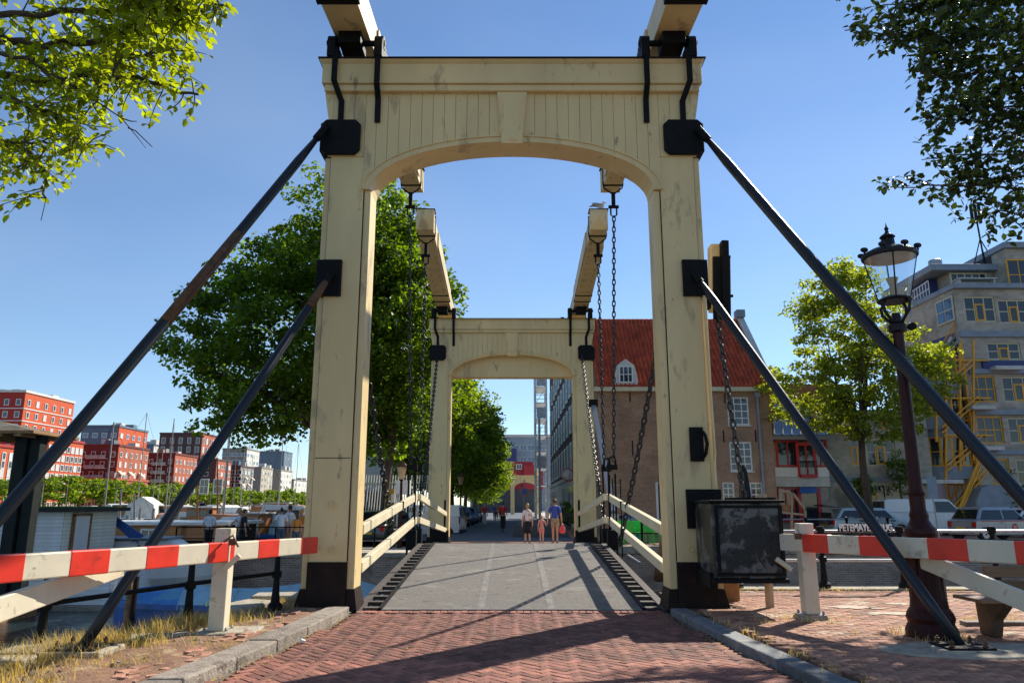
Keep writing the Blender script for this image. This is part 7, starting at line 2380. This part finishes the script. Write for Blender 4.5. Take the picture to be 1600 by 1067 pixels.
di = MB().prism([(P(801, 830, 40).x, 0), (P(888, 830, 40).x, 0), (P(886, 815, 40).x, .62), (P(806, 815, 40).x, .62)], 40, 43, 'y').build('traffic_island', 'darkisland', bevel=.03)
di.location.z = .026; tag(di, 'low dark grey traffic island in the far street behind the walking family', 'traffic island'); di['kind'] = 'structure'
hedge_pts = crown_points([(0, 0, .8, 1.4, 1.2, .9)], 40, 5, .2)
t = thing('shrub', 'dark shrub at the foot of the warehouses behind the man in the blue shirt', 'shrub', (3.6, 52, 0))
link('foliage', leaf_cloud('foliage', crown_points([(0, 0, .9, .8, 1.6, .9)], 40, 77, .2), [.4] * 40, 50, .16, 'leafA', 78), t)
MB().tube([(0, 0, 0), (0, 0, .9)], .05, 5).build('stem', 'bark', t)
MB().box(2.9, 4.3, 46, 46.8, .70, .76).box(2.9, 4.3, 46.8, 46.85, .9, 1.2).box(3.0, 3.1, 46.1, 46.7, 0, .7).box(4.1, 4.2, 46.1, 46.7, 0, .7).build('picnic_bench', 'blackwood')
tag(bpy.data.objects['picnic_bench'], 'dark bench in front of the first warehouse behind the man in blue', 'bench')

# ================================================================== BOATS
def hull(t, L, W, H, m, deckm='boatwhite', sheer=.25, stern=.75, parent_name='hull', keel=.0):
    """bow at +x"""
    n = 12; b = MB(); ring = []
    for i in range(n + 1):
        f_ = i / n; x = -L / 2 + L * f_
        w = W / 2 * (stern + (1 - stern) * min(1, f_ * 3)) * (1 - max(0, (f_ - .55) / .45) ** 2.0)
        w = max(w, .03)
        zt_ = H + sheer * (max(0, f_ - .4) / .6) ** 2
        ring.append([(x, -w * .55, keel), (x, -w, keel + (zt_ - keel) * .45), (x, -w, zt_), (x, w, zt_), (x, w, keel + (zt_ - keel) * .45), (x, w * .55, keel)])
    for r in ring: b.v += r
    for i in range(n):
        for j in range(6):
            b.f.append((6 * i + j, 6 * i + (j + 1) % 6, 6 * (i + 1) + (j + 1) % 6, 6 * (i + 1) + j)); b.m.append(1 if j == 2 else 0)
    b.f.append(tuple(range(6))); b.m.append(0); b.f.append(tuple(6 * n + j for j in reversed(range(6)))); b.m.append(0)
    return b.build(parent_name, [m, deckm], t)
# blue tarp boat
tb = thing('covered_boat', 'boat under a bright blue tarpaulin moored in the canal behind the left barrier post', 'boat', (-7.1, 21.9, WZ), math.atan2(1.1, 6.6) + math.pi)
hull(tb, 7.4, 2.2, .62, 'tarpdark', 'tarpdark', .12, .8, keel=-.1)
n = 16; b = MB()
rsb = random.Random(2)
for i in range(n + 1):
    f_ = i / n; x = -3.6 + 7.3 * f_
    w = 1.12 * (.8 + .2 * min(1, f_ * 3)) * (1 - max(0, (f_ - .55) / .45) ** 2) + .03
    zr = 1.05 + .10 * math.sin(f_ * 9) - .35 * max(0, f_ - .75) * 4 * .5 - .2 * max(0, .12 - f_) * 8
    jj = rsb.uniform(-.03, .03)
    b.v += [(x, -w - .03, .52), (x, -w - .01, .66 + jj), (x, -w * .5, (zr + .62) / 2 + .08 + jj), (x, 0, zr), (x, w * .5, (zr + .62) / 2 + .08 - jj), (x, w + .01, .66), (x, w + .03, .52)]
for i in range(n):
    for j in range(6): b.f.append((7 * i + j, 7 * i + j + 1, 7 * (i + 1) + j + 1, 7 * (i + 1) + j)); b.m.append(2 if j in (0, 5) else 1 if i < 12 else 0)  # top faces take the blue with sunlight mixed in
b.f.append(tuple(range(7))); b.m.append(0)
b.build('tarpaulin', ['tarp', 'tarplight', 'tarpdark'], tb)
for i in (3, 6, 9, 12):
    f_ = i / n; x = -3.6 + 7.3 * f_
    pts = [Vector(v) + Vector((0, 0, .012)) for v in b.v[7 * i:7 * i + 7]]
    MB().tube(pts, .014, 5).build('seam', 'tarpseam', tb)
# mooring posts beside it
for (px, py, Y, lab) in ((203, 903, 20.5, 'dark mooring post at the bow of the blue covered boat'), (212, 900, 20.0, 'short black mooring post left of the blue covered boat')):
    q = P(px, py, Y)
    o = MB().tube([(q.x, Y, WZ - .5), (q.x + .03, Y, q.z)], .07, 8).build('mooring_post', 'oldwood' if px < 210 else 'tar'); tag(o, lab, 'mooring post')

# houseboat, white clad
hb = thing('houseboat', 'white clad houseboat with mossy flat roof on the left, behind the barrier', 'houseboat', (-14.0, 24.0, WZ))
MB().box(-22, -12.65, 24.55, 34, WZ - .1, -1.45).build('pontoon', 'concrete', hb, world=True)
MB().box(-16.8, -12.72, 24.75, 28, -1.447, .02).build('lower_wall', 'tar', hb, world=True)
def boards(par, x0, x1, z0, z1, y, h, m, axis='y', sgn=-1):
    n = max(1, int(round((z1 - z0) / h)))
    hh = (z1 - z0) / n
    L_b = x1 - x0
    me = MB().hexa([(-L_b / 2, -.012 * 1, 0), (L_b / 2, -.012, 0), (L_b / 2, 0, 0), (-L_b / 2, 0, 0), (-L_b / 2, -.002, hh - .006), (L_b / 2, -.002, hh - .006), (L_b / 2, 0, hh - .006), (-L_b / 2, 0, hh - .006)]).mesh('board', m)
    for k in range(n):
        if axis == 'y': link('board', me, par, Vector(((x0 + x1) / 2, y, z0 + k * hh)) - par.location)
        else: link('board', me, par, Vector((y, (x0 + x1) / 2, z0 + k * hh)) - par.location, (0, 0, R(90)))
boards(hb, -16.8, -12.72, -1.44, 0.0, 24.745, .145, 'clad')
boards(hb, 24.75, 28, -1.44, 0.0, -12.715, .145, 'clad', 'x')
MB().box(-22, -14.02, 24.02, 27.2, .02, 1.42).build('cabin', 'tar', hb, world=True)
zt_ = 1.42
boards(hb, -22, -14.02, .02, zt_, 24.015, .12, 'clad')
boards(hb, 24.02, 27.2, .02, zt_, -14.015, .12, 'cladsunlit', 'x')
MB().box(-22.3, -13.7, 23.7, 27.5, zt_ + .003, zt_ + .13).build('roof_edge', 'roofedge', hb, world=True)
MB().box(-22.2, -13.8, 23.8, 27.4, zt_ + .133, zt_ + .17).build('roof', 'mosgreen', hb, world=True)
a, c = P(18, 845, 24), P(45, 808, 24)
window(hb, ((P(34, 0, 24).x) + 14, -.01, 1.6 + .80), 0, .42, .95, 1, 2, ft=.06, fm='white')
window(hb, ((P(18, 0, 24).x) + 14, -.01, 1.6 + .55), 0, .30, 1.4, 1, 1, ft=.06, fm='white')
dd = MB().box(-13.99, -13.93, 24.5, 25.35, .02, 1.28).build('door', 'white', hb, world=True)
MB().box(-13.985, -13.9, 25.36, 25.43, .02, 1.33).box(-13.985, -13.9, 24.42, 24.49, .02, 1.33).box(-13.985, -13.9, 24.42, 25.43, 1.29, 1.36).build('door_frame', 'oldwood', hb, world=True)
MB().tube([(-14.9, 23.97, .05), (-14.9, 23.97, 1.4)], .035, 6).build('downpipe', 'offwhite', hb, world=True)
# flat black panel standing in for the shadow line on the lower cabin
MB().box(-15.6, -13.8, 24.70, 24.735, -.42, -.05).build('porthole_or_shade', 'blackwood', hb, world=True)
MB().box(-14.05, -13.85, 24.69, 24.699, -.40, -.18).build('life_jacket', 'redpaint', hb, world=True)

# brown clad houseboat
wb = thing('houseboat', 'houseboat clad in warm cedar with white framed windows, left of the people on the quay', 'houseboat', (-17.5, 38, WZ))
MB().box(-22.4, -14.0, 38, 44, WZ - .1, -.7).build('pontoon', 'boatdark', wb, world=True)
MB().box(-22, -14.3, 38.3, 43, -.7, .66).build('cabin', 'tar', wb, world=True)
boards(wb, -22, -14.3, -.7, .66, 38.295, .12, 'cedar')
MB().box(-22.3, -14.0, 37.9, 43.3, .663, .82).build('roof', 'boatwhite', wb, world=True, bevel=.02)
for (p0_, p1_) in ((199, 249), (302, 325)):
    x0, x1 = P(p0_, 0, 38).x, P(p1_, 0, 38).x
    window(wb, ((x0 + x1) / 2 + 17.5, .29, 1.6 + .03), 0, x1 - x0, .95, 2, 1, ft=.10, fm='white')
# grey topped sloop in front
gsb = thing('motor_boat', 'white motor boat with grey cabin roof lying before the cedar houseboat', 'boat', (-13.6, 28.3, WZ), R(6))
hull(gsb, 6.6, 2.3, 1.55, 'boatwhite', 'boatwhite', .2, .85)
MB().hexa([(-3.0, -.95, 1.56), (1.8, -.8, 1.60), (1.8, .8, 1.60), (-3.0, .95, 1.56), (-2.9, -.85, 1.98), (1.2, -.7, 2.02), (1.2, .7, 2.02), (-2.9, .85, 1.98)]).build('cabin', 'boatwhite', gsb, bevel=.05)
MB().box(-2.95, 1.25, -.9, .9, 2.03, 2.09).build('roof', 'slateband', gsb, bevel=.02)
for k in range(4): MB().tube([(-2.4 + k * .9, -.94, 1.80), (-2.4 + k * .9, -.955, 1.80)], .06, 8).build('porthole_or_shade', 'glass', gsb)
fl_ = MB().prism([(0, 0), (.9, -.75), (1.3, -.55), (.15, .15)], -.02, .02, 'y').tube([(0, 0, .1), (1.1, 0, -.8)], .02, 5).build('flag', 'boatblue'); fl_.location = P(172, 812, 27.5); tag(fl_, 'furled blue flag on a slanting staff beside the white houseboat', 'flag')
# outboard / bar details
o = MB().tube([P(286, 846, 29.9), P(318, 846, 29.9)], .05, 6).build('handrail', 'black'); tag(o, 'short black handrail on the quay left of the barrier post', 'handrail')

# marina
def yacht(label, x, y, rz, L, m, kind, group='boats in the marina'):
    t = thing('moored_boat', label, 'boat', (x, y, WZ), rz, group)
    hull(t, L, L * .30, L * .13 + .2, m, 'boatwhite', L * .04, .8)
    h = L * .13 + .2
    if kind in ('cabin', 'sail'):
        MB().hexa([(-L * .25, -L * .10, h), (L * .18, -L * .08, h), (L * .18, L * .08, h), (-L * .25, L * .10, h), (-L * .22, -L * .085, h + L * .09 + .15), (L * .08, -L * .07, h + L * .08 + .12), (L * .08, L * .07, h + L * .08 + .12), (-L * .22, L * .085, h + L * .09 + .15)]).build('cabin', 'boatwhite' if m != 'boatwhite' else 'boatbrown', t, bevel=.03)
        MB().box(-L * .2, L * .05, -L * .092, L * .092, h + .12, h + L * .05 + .1).build('cabin_window', 'glass', t)
    if kind == 'tent':
        n = 8
        MB().prism([(-L * .11, h), (L * .11, h), (L * .09, h + L * .1), (0, h + L * .16), (-L * .09, h + L * .1)], -L * .3, L * .15, 'x').build('canvas_cover', 'tarplight' if m == 'boatblue' else 'offwhite', t)
    if kind == 'sail':
        MB().tube([(L * .1, 0, h), (L * .1, 0, h + L * .95)], [.06, .04], 6).build('mast', 'mast', t)
        MB().tube([(L * .1, 0, h + 1.0), (-L * .38, 0, h + 1.05)], .07, 6).build('boom', 'mast', t)
        MB().tube([(L * .1, 0, h + L * .95), (L * .48, 0, h)], .012, 4).tube([(L * .1, 0, h + L * .95), (-L * .48, 0, h)], .012, 4).build('rigging', 'black', t)
    if kind == 'wheel':
        MB().box(-L * .3, -L * .1, -L * .09, L * .09, h, h + 1.5).build('wheelhouse', 'boatbrown', t, bevel=.02)
        MB().box(-L * .31, -L * .09, -L * .085, L * .085, h + .8, h + 1.3).build('wheelhouse_window', 'glass', t)
        MB().box(-L * .33, -L * .07, -L * .11, L * .11, h + 1.503, h + 1.6).build('wheelhouse_roof', 'boatwhite', t)
    return t
cm = ['boatwhite', 'boatwhite', 'boatblue', 'boatbrown', 'boatdark', 'boatwhite', 'silver']
cw = {'boatwhite': 'white', 'boatblue': 'blue', 'boatbrown': 'brown wooden', 'boatdark': 'dark hulled', 'silver': 'grey'}
kw = {'cabin': 'cabin boat', 'sail': 'sailing boat with mast', 'tent': 'boat under canvas cover', 'wheel': 'barge with wheelhouse'}
rs = random.Random(31)
spots_ = []
for i in range(56):
    px = 178 + (470 - 178) * ((i * 0.618034) % 1.0)
    Y = [52, 68, 82, 97, 113, 131, 150, 172][i % 8] + rs.uniform(-3, 3)
    spots_.append((px, Y))
spots_.sort(key=lambda s: s[1])
hid = {}
for i, (px, Y) in enumerate(spots_):
    m = cm[i % 7]; kd = ['cabin', 'sail', 'wheel', 'tent'][(i * 3 + 1) % 4]
    dist = 'nearest' if Y < 60 else 'second' if Y < 75 else 'third' if Y < 90 else 'fourth' if Y < 105 else 'fifth' if Y < 122 else 'sixth' if Y < 140 else 'seventh' if Y < 160 else 'farthest'
    zone = 'just right of the white houseboat' if px < 235 else 'left of the short stay rod' if px < 300 else 'left of the barrier post' if px < 350 else 'above the barrier post' if px < 400 else 'left of the gate post'
    key = (m, kd, dist, zone)
    hid[key] = hid.get(key, 0) + 1
    lab = '%s %s, %s marina row, %s' % (cw[m], kw[kd], dist, zone)
    if hid[key] > 1: lab = 'second ' + lab
    yacht(lab, P(px, 800, Y).x, Y, rs.choice((0, 1, 2, 3)) * R(90) + rs.uniform(-.3, .3), rs.uniform(7, 11) * (1 if Y < 80 else 1.3), m, kd)
# masts / mooring piles
rs = random.Random(12)
for i in range(16):
    px = 185 + i * 18 + rs.uniform(-4, 4); Y = rs.uniform(45, 80)
    x = P(px, 800, Y).x
    o = MB().tube([(x, Y, WZ - .5), (x, Y, .9 + rs.uniform(-.3, .9))], .12, 7).build('mooring_pile', 'mast'); tag(o, 'pale wooden mooring pile between the marina boats, ' + ('right of the white houseboat' if px < 235 else 'behind the cedar houseboat' if px < 300 else 'left of the barrier post' if px < 345 else 'right of the barrier post' if px < 410 else 'near the left gate post'), 'pile', 'mooring piles in the marina')
for (px, yt, Y, lab) in ((308, 742, 60, 'tall thin brown mast near the foot of the short stay rod'), (340, 715, 62, 'tallest thin mast crossing the purple sided block'), (190, 764, 55, 'slanting pale mast above the white houseboat'), (210, 770, 58, 'short pale mast right of the white houseboat')):
    a = P(px - (4 if px < 200 else 0), 812, Y); c = P(px, yt, Y)
    o = MB().tube([a, c], [.09, .05], 6).build('mast', 'mast' if px < 300 else 'boatbrown'); tag(o, lab, 'mast')
# lamp posts on the opposite quay
for i in range(9):
    y = 140 + i * 32
    o = MB().tube([(-106, y, 0), (-106, y, 6.2)], .12, 6).box(-106.3, -105.3, y - .15, y + .15, 6.2, 6.35).build('lamp_post', 'mast'); px = proj(-106, y, 4)[0]; tag(o, 'thin pale lamp post among the quay trees, ' + ('before the red blocks' if px < 232 else 'before the purple slab' if px < 320 else 'before the pale tower' if px < 400 else 'near the left gate post'), 'lamp post', 'lamp posts on the opposite quay')
# boats along the opposite quay
ORD = 'first second third fourth fifth sixth seventh eighth ninth tenth eleventh twelfth thirteenth fourteenth fifteenth sixteenth seventeenth eighteenth nineteenth twentieth'.split()
for i in range(20):
    y = 132 + i * 13
    m = cm[(i * 5) % 7]; kd = ['wheel', 'cabin', 'tent', 'sail'][i % 4]
    yacht('%s %s moored on the opposite quay, %s boat from the left' % (cw[m], kw[kd], ORD[i]), -100.5, y, R(90) + rs.uniform(-.05, .05), 11, m, kd, 'boats along the opposite quay')

# ================================================================== DARK SHELTER AT THE LEFT EDGE
sh = thing('jetty_shelter', 'dark timber shelter with mossy roof at the left edge, on the water side', 'shelter', (-11.9, 20, -1.0))
y0 = 21.6
MB().box(-17.5, -14.25, y0 - .3, 23.6, WZ - .1, -1.0).build('jetty', 'oldwood', sh, world=True)
pa, pb2 = P(4, 700, y0), P(40, 700, y0)
MB().box(P(0, 850, y0).x, P(19, 850, y0).x, y0, y0 + .35, -1.0, P(0, 672, y0).z).build('post', 'kiosk', sh, world=True, bevel=.02)
MB().box(P(21, 850, y0).x, P(38, 850, y0).x, y0 + .1, y0 + .45, -1.0, P(0, 672, y0).z).build('post', 'kiosk', sh, world=True, bevel=.02)
MB().box(-17.6, -17.2, y0, y0 + .35, -1.0, P(0, 672, y0).z).build('post', 'kiosk', sh, world=True)
yb_ = y0 + 1.7
zr = P(100, 688, yb_).z
x1 = P(124, 690, yb_).x
MB().hexa([(-18.6, y0 - .6, zr), (x1, y0 - .6, zr), (x1, yb_, zr), (-18.6, yb_, zr), (-18.6, y0 - .6, zr + .10), (x1, y0 - .6, zr + .10), (x1, yb_, zr + .10), (-18.6, yb_, zr + .10)]).build('eaves', 'oldwood', sh, world=True, bevel=.02)
b = MB(); b.v = [(-18.5, y0 - .55, zr + .103), (x1 - .1, y0 - .55, zr + .103), (x1 - .1, yb_ - .05, zr + .103), (-18.5, yb_ - .05, zr + .103), (-17.0, y0 + .5, zr + .50), (x1 - 1.9, y0 + .5, zr + .50)]
b.f = [(0, 1, 5, 4), (1, 2, 5), (2, 3, 4, 5), (3, 0, 4), (3, 2, 1, 0)]; b.m = [0] * 5
b.build('roof', 'shelterroof', sh, world=True)
for k in range(9):
    x = -18.3 + k * .54
    if x > x1 - .3: continue
    MB().box(x, x + .2, y0 - .58, yb_ - .03, zr - .07, zr - .003).build('rafter', 'oldwood', sh, world=True)
MB().box(P(24, 0, y0).x, P(37, 0, y0).x, y0 - .06, y0 - .003 + .1, P(0, 727, y0).z, P(0, 709, y0).z).build('green_sign', 'green', sh, world=True) if False else None
